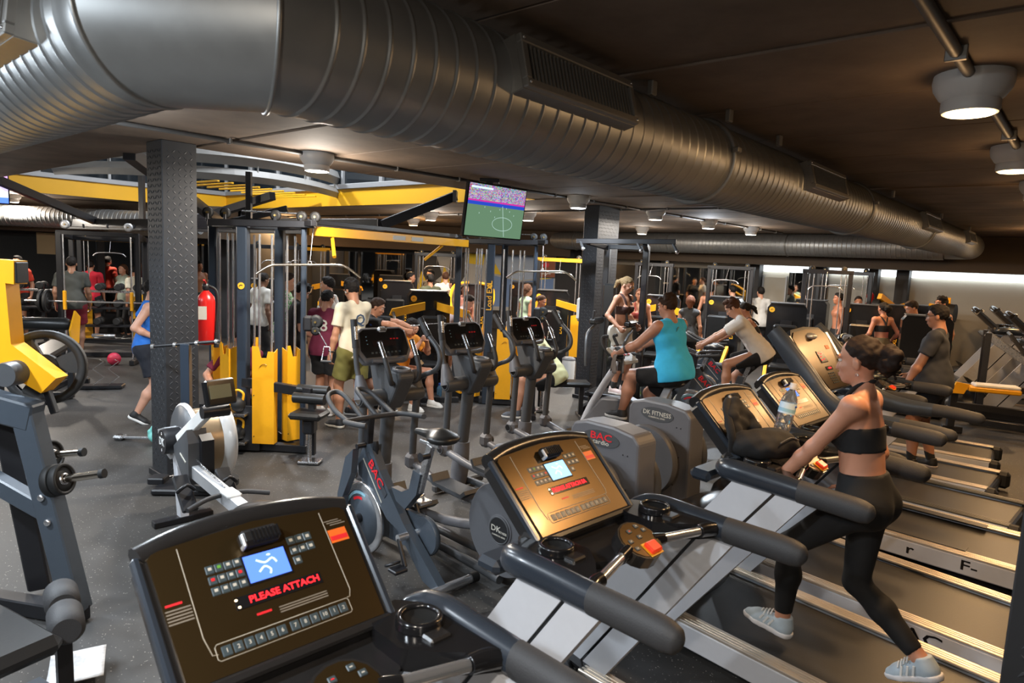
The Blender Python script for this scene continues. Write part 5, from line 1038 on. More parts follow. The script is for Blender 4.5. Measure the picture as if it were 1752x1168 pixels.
Mx = frame3((0, -1, 0), (0, 0, 1)); text('DK', .085, 'white', lg, S + Vector((-.1315, .02, .03)), mtx=Mx, sx=.95); text('S', .03, 'white', lg, S + Vector((-.1315, .02, .095)), mtx=Mx); text('S', .03, 'white', lg, S + Vector((-.1315, .02, -.035)), mtx=Mx)
fan = fix_normals(G().prism([(-.02, .62), (-.30, .80), (-.33, .70), (-.33, .42), (-.26, .36), (-.03, .56)], (-.06, 0, 0), Y3, Z3, (.14, 0, 0)).obj('side_cover', 'graphite', t)); fix_normals(G().prism([(-.31, .76), (-.38, .72), (-.38, .42), (-.31, .38)], (.02, 0, 0), Y3, Z3, (.09, 0, 0)).obj('vent_cover', 'black', t))
G().box((-.062, -.22, .57), (.004, .12, .012), mtx=frame3((1, 0, 0), (0, 1, .4))).obj('side_print', 'print_w', fan)
fix_normals(G().prism([(.12, .58), (.22, .71), (.38, .66), (.34, .54), (.10, .48)], (-.05, 0, 0), Y3, Z3, (.10, 0, 0)).obj('front_bracket', 'silver', t))
barp((-.02, -.04, .66), (.03, -.50, .98), .05, .09, 'monitor_arm', 'white'); G().cyl((-.03, -.52, .97), (.16, -.52, .97), .045, n=18).obj('arm_joint', 'black', t)
mo = thing and G().box((.08, -.56, 1.115), (.23, .06, .19), rot=(-.25, 0, .2), bev=.012).obj('monitor', 'blackgloss', t); G().box((.075, -.594, 1.128), (.165, .004, .095), rot=(-.25, 0, .2)).obj('monitor_screen', 'lcd', mo)
for k in range(5): G().box((.01 + .035 * k, -.592 + .007 * k, 1.04), (.022, .004, .012), rot=(-.25, 0, .2)).obj('monitor_key', 'btn', mo)
ch = G().cyl((0, -.30, .575), (0, -.86, .50), .006, n=6).obj('chain', 'steel', t)
G().tube([(-.28, -.94, .43), (-.13, -.88, .455), (0, -.87, .46), (.13, -.88, .455), (.28, -.94, .43)], .017, 10, 4).obj('handle', 'foam', t)
for s in (-1, 1):
    G().box((s * .15, -.52, .40), (.11, .30, .03), rot=(.75, 0, 0), bev=.01).obj('foot_rest', 'black', t); G().tube([(s * .15 - .06, -.53, .42), (s * .15, -.56, .47), (s * .15 + .06, -.53, .42)], .014, 6, 3).obj('foot_strap', 'black', t)
G().box((0, -.95, .49), (.10, .16, .04), bev=.015).obj('handle_rest', 'white', t)
S2 = SDF(); S2.e((0, -1.35, .50), (.15, .12, .035)); np_obj('sliding_seat', S2.mesh(.012), 'seat', t); G().box((0, -1.35, .45), (.12, .14, .06), bev=.01).obj('seat_carriage', 'black', t)
# ------------------------------------------------------------------ strength machines
def part(t, n, m, g): return g.obj(n, m, t)
def bars(t, name, m, segs, w=.06, h=.06, bev=.006):
    for a, b_ in segs: G().beam(a, b_, w, h, bev).obj(name, m, t)
def pulley(t, c, ax, r=.055, m='rubber'):
    o = G().lathe([(r * .6, 0), (r, .05), (r * .86, .5), (r, .95), (r * .6, 1)], Vector(c) - Vector(ax) * .014, Vector(c) + Vector(ax) * .014, 20).obj('pulley', m, t); G().cyl(Vector(c) - Vector(ax) * .03, Vector(c) + Vector(ax) * .03, .012, n=8).obj('pulley_bolt', 'brassbolt', o); return o
M['brassbolt'] = mat('brass bolt', (.6, .42, .15), .3, 1.0)
def round_badge(t, c, nrm, r=.035):
    c, n = Vector(c), Vector(nrm).normalized(); o = G().cyl(c, c + n * .006, r, n=24).obj('round_badge', 'print_y', t)
    x = Vector((0, 0, 1)).cross(n).normalized(); g = G(); g.tube([c + n * .007 + x * a + Vector((0, 0, z)) for a, z in ((-.018, -.008), (-.010, .006), (.004, .009), (.016, .004))], .004, 6, 3); g.obj('badge_mark', 'black', o)
def shroud(t, c, ang, w, z0=.10, z1=1.14, badge=False, notch=True):
    """bent yellow sheet-metal guard of a weight stack, c = foot, ang = the way its face looks"""
    n = Vector((math.cos(ang), math.sin(ang), 0)); x = Vector((-n.y, n.x, 0)); c = Vector(c)
    poly = [(-w / 2, z0), (w / 2, z0), (w / 2, z1 - .05), (w * .22, z1 - .05), (w * .16, z1 - .12), (-.02, z1 - .12), (-.05, z1), (-w / 2, z1)] if notch else [(-w / 2, z0), (w / 2, z0), (w / 2, z1), (-w / 2, z1)]
    o = fix_normals(G().prism(poly, c, x, Z3, n * .006).obj('weight_guard', 'yellow', t))
    for s in (-1, 1): fix_normals(G().prism([(0, z0), (-.10, z0), (-.10, z1 - .03), (0, z1 - .06)], c + x * s * w / 2, n, Z3, x * .005 * -s).obj('guard_flange', 'yellow', o))
    st = G()
    for k in range(9): st.box(c - n * .07 + Vector((0, 0, z0 + .03 + .05 * k)), (.09, w * .8, .046), mtx=Matrix((n, x, Z3)).transposed(), bev=.004)
    st.obj('weight_plates', 'black', t, kind='stuff')
    for s in (-1, 1): G().cyl(c - n * .07 + x * s * w * .28 + Vector((0, 0, z0)), c - n * .07 + x * s * w * .28 + Vector((0, 0, 2.30)), .0125, n=10).obj('guide_rod', 'chrome', t)
    if badge: g = G(); g.tube([c + n * .008 + x * a + Vector((0, 0, z1 - .20 + z)) for a, z in ((-.035, -.015), (-.01, .012), (.02, .015), (.04, .004))], .006, 6, 3); g.obj('stamped_mark', 'stamp', o)
    for z in (.18, .62): G().ell(c + n * .007 + x * (-w * .42) + Vector((0, 0, z)), (.006, .006, .006), 8, 5).obj('bolt', 'black', o)
    return o
M['tan'] = mat('tan vinyl', (.20, .13, .075), .5); M['stamp'] = mat('darker yellow mark', (.45, .20, .01), .4)
def tower(label, loc, rz=0.0):
    t = thing('cable_tower', label, 'gym machine', loc, rz, 'four-stack cable towers')
    A, B, C, D = Vector((-.09, -.25, 0)), Vector((.56, -.30, 0)), Vector((.10, .30, 0)), Vector((-.60, .20, 0))
    for p, w in ((A, .11), (B, .055), (C, .10), (D, .09)): G().box(p + Vector((0, 0, 1.19)), (w, w, 2.38), bev=.012).obj('upright', 'greyblack', t)
    bars(t, 'top_beam', 'black', [((D.x - .05, D.y, 2.40), (C.x + .05, C.y, 2.40)), ((A.x - .35, A.y - .02, 2.40), (B.x + .12, B.y - .03, 2.42)), ((D.x, D.y, 2.40), (A.x, A.y, 2.40)), ((C.x, C.y, 2.40), (B.x, B.y, 2.40))], .07, .07)
    bars(t, 'base_beam', 'black', [((A.x - .1, A.y, .05), (B.x + .05, B.y, .05)), ((D.x, D.y, .05), (C.x, C.y, .05)), ((D.x, D.y, .05), (A.x, A.y, .05)), ((C.x, C.y, .05), (B.x, B.y, .05))], .09, .08)
    bars(t, 'cross_brace', 'black', [((A.x, A.y - .02, .74), (.45, -.36, .70)), ((.45, -.36, .70), (.72, -.50, .70))], .07, .10)
    for c, ang, w, bd in (((.16, -.36, 0), -PI / 2, .23, True), ((.42, -.16, 0), -.7, .17, False), ((-.31, -.20, 0), -2.2, .17, False), ((-.52, -.02, 0), -2.6, .15, True), ((-.25, .34, 0), 1.8, .2, False)): shroud(t, c, ang, w, badge=bd)
    for x in (-.45, -.27, .25, .52, .66): pulley(t, (x, -.26, 2.50), (0, 1, 0)); G().box((x, -.26, 2.45), (.03, .05, .08), bev=.004).obj('pulley_bracket', 'black', t)
    G().cyl((-.1, -.26, 2.53), (.52, -.26, 2.53), .008, n=6).obj('cable', 'steel', t)
    G().cyl((.66, -.42, 2.06), (.66, -.30, 2.46), .005, n=6).obj('cable', 'steel', t); G().beam((.56, -.30, 2.43), (.70, -.44, 2.43), .06, .06).obj('pulldown_arm', 'black', t)
    G().torus((.66, -.43, 2.03), (0, 1, 0), .018, .005, 12, 6).obj('snap_hook', 'chrome', t)
    G().tube([(.15, -.52, 1.90), (.28, -.50, 1.985), (.40, -.48, 2.00), (.66, -.43, 2.01), (.92, -.39, 2.02), (1.02, -.37, 2.00), (1.16, -.34, 1.90)], .0135, 12, 5).obj('pulldown_bar', 'chromewarm', t)
    round_badge(t, (A.x, A.y - .056, 1.76), (0, -1, 0))
    # pulldown seat and thigh pads
    for y in (-.42, -.56): G().cyl((.55, y, .72 - .06 * (y < -.5)), (.88, y - .05, .72 - .06 * (y < -.5)), .055, n=16).obj('thigh_pad', 'seat', t)
    G().beam((.72, -.50, .05), (.72, -.50, .70), .07, .07).obj('seat_upright', 'black', t); G().box((.72, -.60, .50), (.34, .30, .07), rot=(0, 0, -.1), bev=.025).obj('seat', 'seat', t)
    G().box((.72, -.58, .38), (.12, .16, .16), bev=.02).obj('seat_carriage', 'black', t); G().cyl((.73, -.62, .03), (.73, -.62, .40), .022, n=12).obj('seat_post', 'steel', t); G().box((.74, -.63, .02), (.22, .16, .03), bev=.008).obj('foot_plate', 'steel', t)
    G().box((.62, -.32, 1.40), (.10, .10, .16), bev=.02).obj('pulley_carriage', 'black', t); pulley(t, (.70, -.34, 1.42), (0, 1, 0), .075); pulley(t, (.70, -.34, 1.33), (0, 1, 0), .05)
    g = G(); g.tube([(.80, -.38, 1.17), (.78, -.40, 1.02), (.88, -.40, 1.02), (.86, -.38, 1.17), (.80, -.38, 1.17)], .007, 8, 1); g.tube([(.74, -.36, 1.32), (.83, -.38, 1.18)], .006, 6, 1); g.obj('d_handle', 'steel', t)
    G().cyl((.775, -.40, 1.02), (.885, -.40, 1.02), .013, n=10).obj('handle_grip', 'foam', t)
    return t
M['greyblack'] = mat('blue black upright', (.026, .036, .052), .28, var=.08); M['chromewarm'] = mat('warm chrome bar', (.75, .66, .55), .2, 1.0)
tw = tower('black and yellow cable tower with pulldown seat before the group of young men', (-2.75, 7.3, 0))
tw2 = copy_thing(tw, 'black and yellow cable tower behind the ellipticals, below the football television', (-.27, 10.15, 0), 0, 'four-stack cable towers')
tw2['label'] = 'black and yellow cable tower behind the ellipticals, below the football television'
text('Load EXL', .11, 'print_y', tw2, (-.09, -.315, 1.62), mtx=frame3((0, 0, 1), (-1, 0, 0)), name='vertical_lettering')
# crossover beam between the towers
t = thing('crossover_beam', 'long yellow crossover beam joining the two cable towers overhead', 'beam', (-1.45, 8.4, 2.36)); a, b_ = Vector((-2.18, 7.05, 2.36)), Vector((-.72, 9.85, 2.36)); o = Vector((-1.45, 8.4, 2.36)); d = (b_ - a).normalized(); x = d.cross(Z3)
G().beam(a - o, b_ - o, .07, .10).obj('beam', 'yellow', t); G().beam(a - o + Vector((0, 0, .10)) - x * .1, b_ - o + Vector((0, 0, .10)) - x * .1, .05, .05).obj('top_rail', 'black', t)
for f in (.12, .80): c = a + (b_ - a) * f - o; G().cyl(c + Vector((0, 0, -.05)), c + x * .18 * (1 if f < .5 else -1) - d * .16 + Vector((0, 0, -.26)), .02, n=10).obj('pull_up_grip', 'yellow', t)
for f in (.48, .60): c = a + (b_ - a) * f - o; G().box(c + x * .037 + Vector((0, 0, .0)), (.004, .25, .05), mtx=Matrix((x, d, Z3)).transposed()).obj('label_plate', 'print_w', t)
# T-bar stand before the left column
t = thing('t_bar_stand', 'black post with horizontal knurled grip bar in front of the left column', 'gym stand', (-2.84, 5.80, 0), .1)
G().beam((0, 0, .04), (0, 0, 1.30), .075, .075).obj('post', 'greyblack', t); G().cyl((-.28, -.02, 1.27), (.28, .02, 1.33), .014, n=12).obj('grip_bar', 'black', t)
for f in (.02, .34, .66, .95): p = Vector((-.28, -.02, 1.27)) + Vector((.56, .04, .06)) * f; G().cyl(p - Vector((.012, 0, 0)), p + Vector((.012, 0, 0)), .021, n=12).obj('ring', 'chrome', t)
G().box((.08, -.05, .03), (.62, .34, .05), bev=.012).obj('base', 'black', t); G().cyl((.25, -.05, .055), (.25, -.05, .10), .20, n=32).obj('disc_weight', 'rubber', t); G().box((-.25, .0, .075), (.14, .14, .06), bev=.01).obj('base_block', 'black', t)
# fire extinguisher on the column
def extinguisher(label, loc, rz, s=1.0):
    t = thing('fire_extinguisher', label, 'fire extinguisher', loc, rz, None, s)
    G().lathe([(.03, 0), (.075, .02), (.08, .06), (.08, .80), (.072, .88), (.045, .95), (.022, 1)], (0, 0, 0), (0, 0, .50), 28).obj('cylinder', 'red', t)
    G().lathe([(.022, 0), (.03, .2), (.03, .8), (.015, 1)], (0, 0, .50), (0, 0, .57), 16).obj('valve', 'black', t); G().beam((0, -.02, .565), (0, -.13, .60), .02, .015).obj('lever', 'redlev', t); G().beam((0, -.02, .545), (0, -.12, .545), .02, .012).obj('carry_handle', 'black', t)
    G().tube([(.03, 0, .54), (.09, -.01, .50), (.105, -.02, .38), (.095, -.03, .22), (.088, -.03, .10)], .012, 10, 4).obj('hose', 'rubber', t); G().cyl((.088, -.03, .12), (.088, -.03, -.02), .016, .024, n=12).obj('nozzle', 'black', t)
    G().box((0, .085, .28), (.05, .02, .40), bev=.004).obj('wall_bracket', 'black', t); G().box((-.02, -.079, .30), (.07, .004, .12)).obj('label_sticker', 'print_w', t); return t
M['redlev'] = mat('red lever', (.5, .02, .02), .35)
extinguisher('large red fire extinguisher hung beside the left column', (-3.10, 6.76, 1.16), .3, 1.1); extinguisher('small red fire extinguisher on a dark pilaster by the back wall', tuple(wpt(UW - .42, 3.93, 1.30)), -.85, 1.0)
# plate-loaded machine at the left edge, close to the viewer
t = thing('plate_loaded_press', 'yellow and grey plate-loaded press machine at the left edge with big black weight disc', 'gym machine', (-2.6, 3.8, 0)); o = Vector((-2.6, 3.8, 0)); L_ = lambda *p: Vector(p) - o
fix_normals(G().prism([(-3.3, 2.045), (-2.64, 2.03), (-2.645, 1.905), (-2.69, 1.91), (-2.675, 1.585), (-2.44, 1.41), (-2.525, 1.325), (-2.79, 1.47), (-3.3, 1.60), (-3.3, 1.75), (-2.88, 1.60), (-2.86, 1.92), (-3.3, 1.925)], L_(0, 3.55, 0), X3, Z3, (0, .10, 0)).obj('lever_arm', 'yellow', t)); G().box(L_(-2.637, 3.60, 1.967), (.012, .09, .11), bev=.003).obj('end_cap', 'black', t)
G().lathe([(.062, 0), (.066, .1), (.066, 1)], L_(-2.645, 3.45, 1.435), L_(-2.645, 3.62, 1.435), 28).obj('pivot_cap', 'graphite', t); G().cyl(L_(-2.62, 3.50, 1.42), L_(-2.64, 3.90, 1.44), .028, n=14).obj('weight_horn', 'yellow', t); G().beam(L_(-2.55, 3.62, 1.36), L_(-2.50, 3.62, 1.20), .035, .035).obj('stop_strut', 'black', t)
G().beam(L_(-3.2, 3.62, 1.32), L_(-2.60, 3.62, 1.175), .12, .15, .01).obj('frame_head', 'greyblue', t); G().beam(L_(-2.66, 3.62, 1.22), L_(-2.40, 3.60, .06), .11, .12, .008, up=(1, 0, 0)).obj('frame_leg', 'greyblue', t)
for z, xx in ((.74, -2.545), (.60, -2.515)): G().ell(L_(xx, 3.545, z), (.020, .012, .020), 14, 8).obj('bolt', 'chrome', t)
G().box(L_(-2.82, 3.53, 1.275), (.085, .006, .10), rot=(0, .2, 0), bev=.003).obj('frame_sticker', 'print_y', t); G().box(L_(-2.82, 3.5265, 1.275), (.05, .003, .07), rot=(0, .2, 0)).obj('sticker_print', 'print_w', t)
G().beam(L_(-3.3, 3.7, .98), L_(-2.50, 3.62, .60), .08, .10, .008).obj('side_brace', 'greyblue', t); G().beam(L_(-3.2, 3.75, .05), L_(-2.35, 3.58, .05), .10, .09, .008).obj('base_beam', 'black', t); G().beam(L_(-2.78, 3.85, .06), L_(-2.92, 3.8, 1.2), .10, .12, .01).obj('rear_leg', 'black', t)
for p, q in (((-2.62, 3.60, .800), (-2.235, 3.58, .880)), ((-2.90, 3.95, .835), (-2.57, 3.93, .885))): G().cyl(L_(*p), L_(*q), .022, n=14).obj('storage_horn', 'chromewarm', t); e = Vector(q) - o; dd = (Vector(q) - Vector(p)).normalized(); G().cyl(e, e + dd * .025, .026, n=14).obj('horn_cap', 'rubber', t)
# rollers and seat
G().cyl(L_(-2.02, 2.95, .47), L_(-1.90, 2.75, .47), .02, n=10).obj('roller_axle', 'black', t)
for p, q in (((-2.12, 3.06, .47), (-2.02, 2.93, .47)), ((-1.98, 2.88, .47), (-1.87, 2.73, .47))): G().lathe([(.055, 0), (.072, .1), (.072, .9), (.055, 1)], L_(*p), L_(*q), 24).obj('roller_pad', 'foam', t)
G().beam(L_(-1.96, 2.84, .05), L_(-1.97, 2.85, .47), .06, .06).obj('roller_post', 'black', t)
G().beam(L_(-2.2, 2.95, .05), L_(-1.9, 2.78, .05), .08, .06).obj('front_foot', 'greyblue', t); G().box(L_(-2.16, 2.55, .47), (.52, .50, .09), rot=(0, 0, -.5), bev=.035).obj('seat', 'seat', t); G().beam(L_(-2.2, 2.5, .05), L_(-2.2, 2.55, .43), .09, .09).obj('seat_post', 'black', t)
G().box(L_(-2.06, 2.30, .52), (.30, .18, .16), rot=(.3, 0, -.5), bev=.06).obj('front_pad', 'tan', t)
def weight_disc(label, c, ax, r, m='rubber', thick=.05, holes=True, group=None):
    c, ax = Vector(c), Vector(ax).normalized(); t = thing('weight_disc', label, 'weight plate', c, 0, group); x = ax.orthogonal().normalized(); y = ax.cross(x)
    G().lathe([(r * .80, .2), (r * .80, 0), (r * .97, 0), (r, .15), (r, .85), (r * .97, 1), (r * .80, 1), (r * .80, .8)], -ax * thick / 2, ax * thick / 2, 48, False).obj('rim', m, t)
    G().lathe([(.026, 0), (r * .34, 0), (r * .36, .2), (r * .36, .8), (r * .34, 1), (.026, 1)], -ax * thick / 2, ax * thick / 2, 36, False).obj('hub', m, t)
    G().lathe([(.024, 0), (.032, 0), (.032, 1), (.024, 1)], -ax * thick * .55, ax * thick * .55, 20, False).obj('bore_ring', 'steel', t)
    if holes:
        for k in range(3):
            a0 = k * 2 * PI / 3 + .5; w = .38; pts = [(math.cos(a) * rr, math.sin(a) * rr) for rr, aa in ((r * .30, [a0 - w * 1.6, a0, a0 + w * 1.6]), (r * .84, [a0 + w, a0, a0 - w])) for a in aa]; fix_normals(G().prism(pts, -ax * thick * .34, x, y, ax * thick * .68).obj('spoke', m, t))
    else: G().lathe([(.03, 0), (r * .82, 0), (r * .82, 1), (.03, 1)], -ax * thick * .3, ax * thick * .3, 36).obj('web', m, t)
    return t
weight_disc('large spoked black rubber weight disc loaded on the yellow press machine', (-2.63, 3.74, 1.43), (.25, -.95, .12), .212)
for k, (c, r) in enumerate((((-2.50, 3.592, .826), .090), ((-2.455, 3.590, .836), .088), ((-2.80, 3.944, .850), .092), ((-2.755, 3.941, .857), .090))):
    weight_disc('small black weight disc on the %s storage horn, %s' % ('lower' if k < 2 else 'upper', 'inner' if k % 2 == 0 else 'outer'), c, (.97, -.05, .2), r, thick=.04, holes=False, group='small discs on the storage horns')
# ---- pin-select machines in the background
def select_machine(label, loc, rz, arm='press', s=1.0, badge=True):
    t = thing('weight_machine', label, 'gym machine', loc, rz, 'pin-select machines', s)                    # cabinet face looks along -y
    cb = fix_normals(G().prism([(-.34, .05), (.34, .05), (.34, 1.50), (.28, 1.58), (-.28, 1.58), (-.34, 1.50)], (0, .10, 0), X3, Z3, (0, .36, 0)).obj('cabinet', 'blackgloss', t)); G().box((0, .28, 1.585), (.60, .40, .02), bev=.005).obj('cabinet_cap', 'graphite', cb)
    if badge: round_badge(cb, (-.26, .098, 1.46), (0, -1, 0), .05)
    text('EXL', .10, 'print_y', cb, (.20, .097, .80), mtx=frame3((0, 0, 1), (-1, 0, 0)), name='vertical_lettering')
    G().box((0, .098, .75), (.20, .006, 1.05), bev=.002).obj('stack_window', 'black', cb)
    bars(t, 'frame_beam', 'black', [((0, .2, .05), (0, -1.15, .05)), ((-.32, -1.1, .04), (.32, -1.1, .04)), ((0, -.75, .05), (0, -.85, .42)), ((-.36, .28, .05), (.36, .28, .05))], .08, .08)
    G().box((0, -.66, .50), (.42, .42, .09), bev=.03).obj('seat', 'seat', t); G().box((0, -.40, .92), (.40, .09, .62), rot=(.12, 0, 0), bev=.03).obj('backrest', 'seat', t)
    for q in (-1, 1):
        if arm == 'press': G().tube([(q * .12, .08, 1.62), (q * .40, -.10, 1.55), (q * .46, -.45, 1.30), (q * .40, -.80, 1.12)], .035, 10, 3).obj('lever_arm', 'yellow', t); G().cyl((q * .40, -.80, 1.12), (q * .22, -.82, 1.12), .018, n=10).obj('handle', 'foam', t)
        elif arm == 'wing': fix_normals(G().prism([(q * .10, 1.42), (q * .62, 1.30), (q * .66, 1.20), (q * .55, 1.18), (q * .10, 1.30)], (0, -.15, 0), X3, Z3, (0, .10, 0)).obj('wing_arm', 'yellow', t)); G().cyl((q * .60, -.15, 1.24), (q * .60, -.75, 1.10), .025, n=10).obj('handle', 'black', t)
        else: G().beam((q * .26, -.55, .60), (q * .26, -1.05, .30), .06, .09).obj('leg_lever', 'yellow', t); G().cyl((q * .08, -1.05, .30), (q * .30, -1.05, .30), .06, n=16).obj('roller_pad', 'foam', t)
    return t
for lab, x, y, rz, arm in (('black pin-select machine with yellow round badge, behind the pulling young man', -2.55, 14.6, .1, 'leg'), ('black pin-select machine with yellow wing arms beneath the mural', -1.35, 10.9, .25, 'wing'),
        ('black pin-select machine with round badge left of the white-shirted cyclist', 4.35, 14.0, -.5, 'leg'), ('black pin-select machine behind the white-shirted cyclist', 5.0, 12.3, -.4, 'leg'), ('taller black pin-select machine with two badges by the pilaster', 6.4, 14.6, -.6, 'leg'), ('black pin-select machine right of the two-badge one', 6.9, 13.3, -.5, 'leg'),
        ('black pin-select machine with a badge, left of the woman in sports bra', 7.7, 13.9, -.6, 'leg'), ('wide black pin-select machine right behind the man in grey T-shirt', 6.55, 10.7, PI - .45, 'leg'), ('black pin-select machine in the middle background beside the orange T-shirt man', -.9, 14.8, .0, 'press'), ('black pin-select machine between the middle column and second tower', .75, 13.4, -.1, 'wing'),
        ('black pin-select machine left of the young men, seen through the tower', -4.6, 12.6, .4, 'leg'), ('black pin-select machine far left of the mural', -4.6, 17.5, .2, 'wing'), ('black pin-select machine under the mural, right half', .2, 17.6, -.1, 'leg'), ('black pin-select machine right of the assisted pull-up frame', 2.9, 13.2, -.3, 'wing'), ('black pin-select machine near the far mirror', -3.4, 18.4, .1, 'leg')):
    select_machine(lab, (x, y, 0), rz, arm)
# bare cable frames among them
def cable_frame(label, loc, rz, w=1.0, h=2.2, yellow=False):
    t = thing('cable_machine', label, 'gym machine', loc, rz, 'cable frames in the background')
    for q in (-1, 1):
        G().box((q * w / 2, 0, h / 2), (.08, .08, h), bev=.008).obj('upright', 'black', t)
        for k in (-1, 1): G().cyl((q * (w / 2 - .12) + k * .04, 0, .1), (q * (w / 2 - .12) + k * .04, 0, h - .05), .011, n=8).obj('guide_rod', 'chrome', t)
        G().box((q * (w / 2 - .12), 0, .42), (.14, .10, .64), bev=.005).obj('weight_stack', 'black', t); fix_normals(G().prism([(-.1, .1), (.1, .1), (.1, 1.05), (-.1, 1.0)], (q * (w / 2 - .12), -.07, 0), X3, Z3, (0, -.006, 0)).obj('weight_guard', 'yellow' if yellow else 'graphite', t)); pulley(t, (q * (w / 2 - .12), 0, h + .06), (0, 1, 0))
    G().beam((-w / 2 - .05, 0, h), (w / 2 + .05, 0, h), .08, .08).obj('top_beam', 'yellow' if yellow else 'black', t); G().beam((-w / 2 - .05, 0, .04), (w / 2 + .05, 0, .04), .10, .07).obj('base_beam', 'black', t)
    G().tube([(-.3, -.25, h - .35), (-.2, -.25, h - .28), (.2, -.25, h - .28), (.3, -.25, h - .35)], .012, 8, 3).obj('pulldown_bar', 'chrome', t); G().cyl((0, -.25, h - .28), (0, -.1, h), .004, n=6).obj('cable', 'steel', t); return t
for lab, x, y, rz, w, yl in (('tall dark cable frame behind the white-shirted cyclist', 4.9, 15.4, -.7, 1.0, False), ('tall dark cable frame by the beige wall pilasters', 7.4, 15.2, -.75, 1.1, False), ('cable frame with chrome rods left of the beige doorway', 3.4, 16.6, -.6, .9, False), ('yellow-topped cable frame beside the middle column', 1.0, 14.8, -.2, 1.0, True), ('cable frame with yellow guards left of the mural', -4.9, 15.6, .3, 1.1, True), ('cable frame in the left background beside the smith machine', -5.0, 14.2, .3, 1.0, False), ('tall cable frame in front of the mural', -1.9, 16.4, .1, 1.0, False), ('dark cable frame between the pin-select machines on the right', 6.0, 13.0, -.5, .8, False), ('cable frame at the far left before the mirror', -8.6, 14.4, .35, 1.2, True)):
    cable_frame(lab, (x, y, 0), rz, w, 2.2, yl)
# assisted pull-up frame behind the middle column
t = thing('pull_up_frame', 'black assisted pull-up frame with padded supports behind the middle column', 'gym machine', (1.55, 9.95, 0), -.45)
for q in (-.30, .30): G().box((q, .25, 1.22), (.09, .09, 2.44), bev=.008).obj('upright', 'black', t)
bars(t, 'top_beam', 'black', [((-.34, .25, 2.42), (.34, .25, 2.42)), ((-.30, .25, 2.40), (-.42, -.30, 2.46)), ((.30, .25, 2.40), (.42, -.30, 2.46)), ((-.60, -.30, 2.47), (.85, -.30, 2.50))], .07, .07)
for q in (-.55, .30, .80): G().cyl((q, -.30, 2.48), (q + .1, -.42, 2.36), .02, n=10).obj('pull_up_grip', 'foam', t); G().ell((q + .1, -.42, 2.36), (.03, .03, .03), 10, 6).obj('grip_end', 'chrome', t)
bars(t, 'base_beam', 'black', [((-.34, .25, .05), (.34, .25, .05)), ((-.30, .25, .05), (-.30, -.55, .05)), ((.30, .25, .05), (.30, -.55, .05))], .08, .08); G().box((0, -.25, .28), (.56, .50, .05), bev=.01).obj('step_platform', 'black', t); G().box((0, -.28, .13), (.46, .40, .24), bev=.02).obj('step_block', 'black', t)
G().box((-.16, .05, 1.62), (.20, .12, .50), bev=.03).obj('back_pad', 'seat', t)
for q in (-1, 1): G().box((q * .26, -.18, 1.32), (.11, .42, .09), bev=.025).obj('arm_pad', 'seat', t); G().cyl((q * .26, -.36, 1.32), (q * .24, -.38, 1.48), .018, n=10).obj('handle', 'foam', t); G().tube([(q * .30, -.15, 1.25), (q * .30, -.45, 1.15), (q * .26, -.60, .95), (q * .24, -.62, .70)], .020, 10, 3).obj('dip_handle', 'graphite', t)
G().box((0, .16, .75), (.34, .12, 1.2), bev=.01).obj('stack_guard', 'blackgloss', t); G().box((-.02, -.02, 1.0), (.10, .02, .52), bev=.004).obj('white_panel', 'white', t)
# paper dispenser and bin by the middle column
t = thing('paper_dispenser', 'white paper dispenser fixed to the left side of the middle column', 'dispenser', tuple(wpt(8.95, 6.17, 1.42))); G().box(V * .07, (.18, .13, .36), bev=.03, mtx=MUV).obj('body', 'white', t); G().box(V * .07 - Vector((0, 0, .19)), (.12, .08, .02), mtx=MUV).obj('outlet', 'grey', t)
t = thing('waste_bin', 'slim white waste bin standing left of the middle column', 'bin', (1.0, 11.55, 0)); G().lathe([(.10, 0), (.105, .05), (.115, 1)], (0, 0, 0), (0, 0, .48), 24).obj('body', 'white', t); G().lathe([(.118, 0), (.118, .5), (.08, 1)], (0, 0, .48), (0, 0, .53), 24).obj('lid', 'grey', t)
# ---- smith machine and other things at the left back
t = thing('smith_machine', 'black smith machine with loaded barbell and yellow collar in the left background', 'gym machine', (-7.4, 12.0, 0), .25)
for q in (-.62, .62):
    G().box((q, 0, 1.15), (.09, .09, 2.3), bev=.008).obj('upright', 'black', t); G().cyl((q * .86, -.08, .05), (q * .86, -.08, 2.25), .014, n=10).obj('guide_rod', 'chrome', t); G().box((q, .55, 1.1), (.08, .08, 2.2), bev=.008).obj('upright', 'black', t)
    bars(t, 'frame_beam', 'black', [((q, -.5, .05), (q, .7, .05)), ((q, 0, 2.28), (q, .55, 2.2))], .08, .08)
    pulley(t, (q * .8, -.06, 2.42), (0, 1, 0), .075, 'silver'); G().box((q * .86, -.08, 1.10), (.05, .06, .34), bev=.01).obj('collar', 'yellow', t)
bars(t, 'top_beam', 'black', [((-.66, 0, 2.28), (.66, 0, 2.28)), ((-.66, .55, 2.2), (.66, .55, 2.2)), ((-.66, .55, .05), (.66, .55, .05))], .08, .08); G().cyl((-1.15, -.08, 1.08), (1.15, -.08, 1.08), .016, n=12).obj('bar', 'chrome', t)
for x in (-.80, -.88, .80, .88): weight_disc('black weight disc on the smith machine bar, %s' % {-.8: 'inner left', -.88: 'outer left', .8: 'inner right', .88: 'outer right'}[x], Vector((-7.4, 12.0, 0)) + Euler((0, 0, .25)).to_matrix() @ Vector((x, -.08, 1.08)), Euler((0, 0, .25)).to_matrix() @ X3, .20, thick=.045, holes=False, group='discs on the smith machine bar')
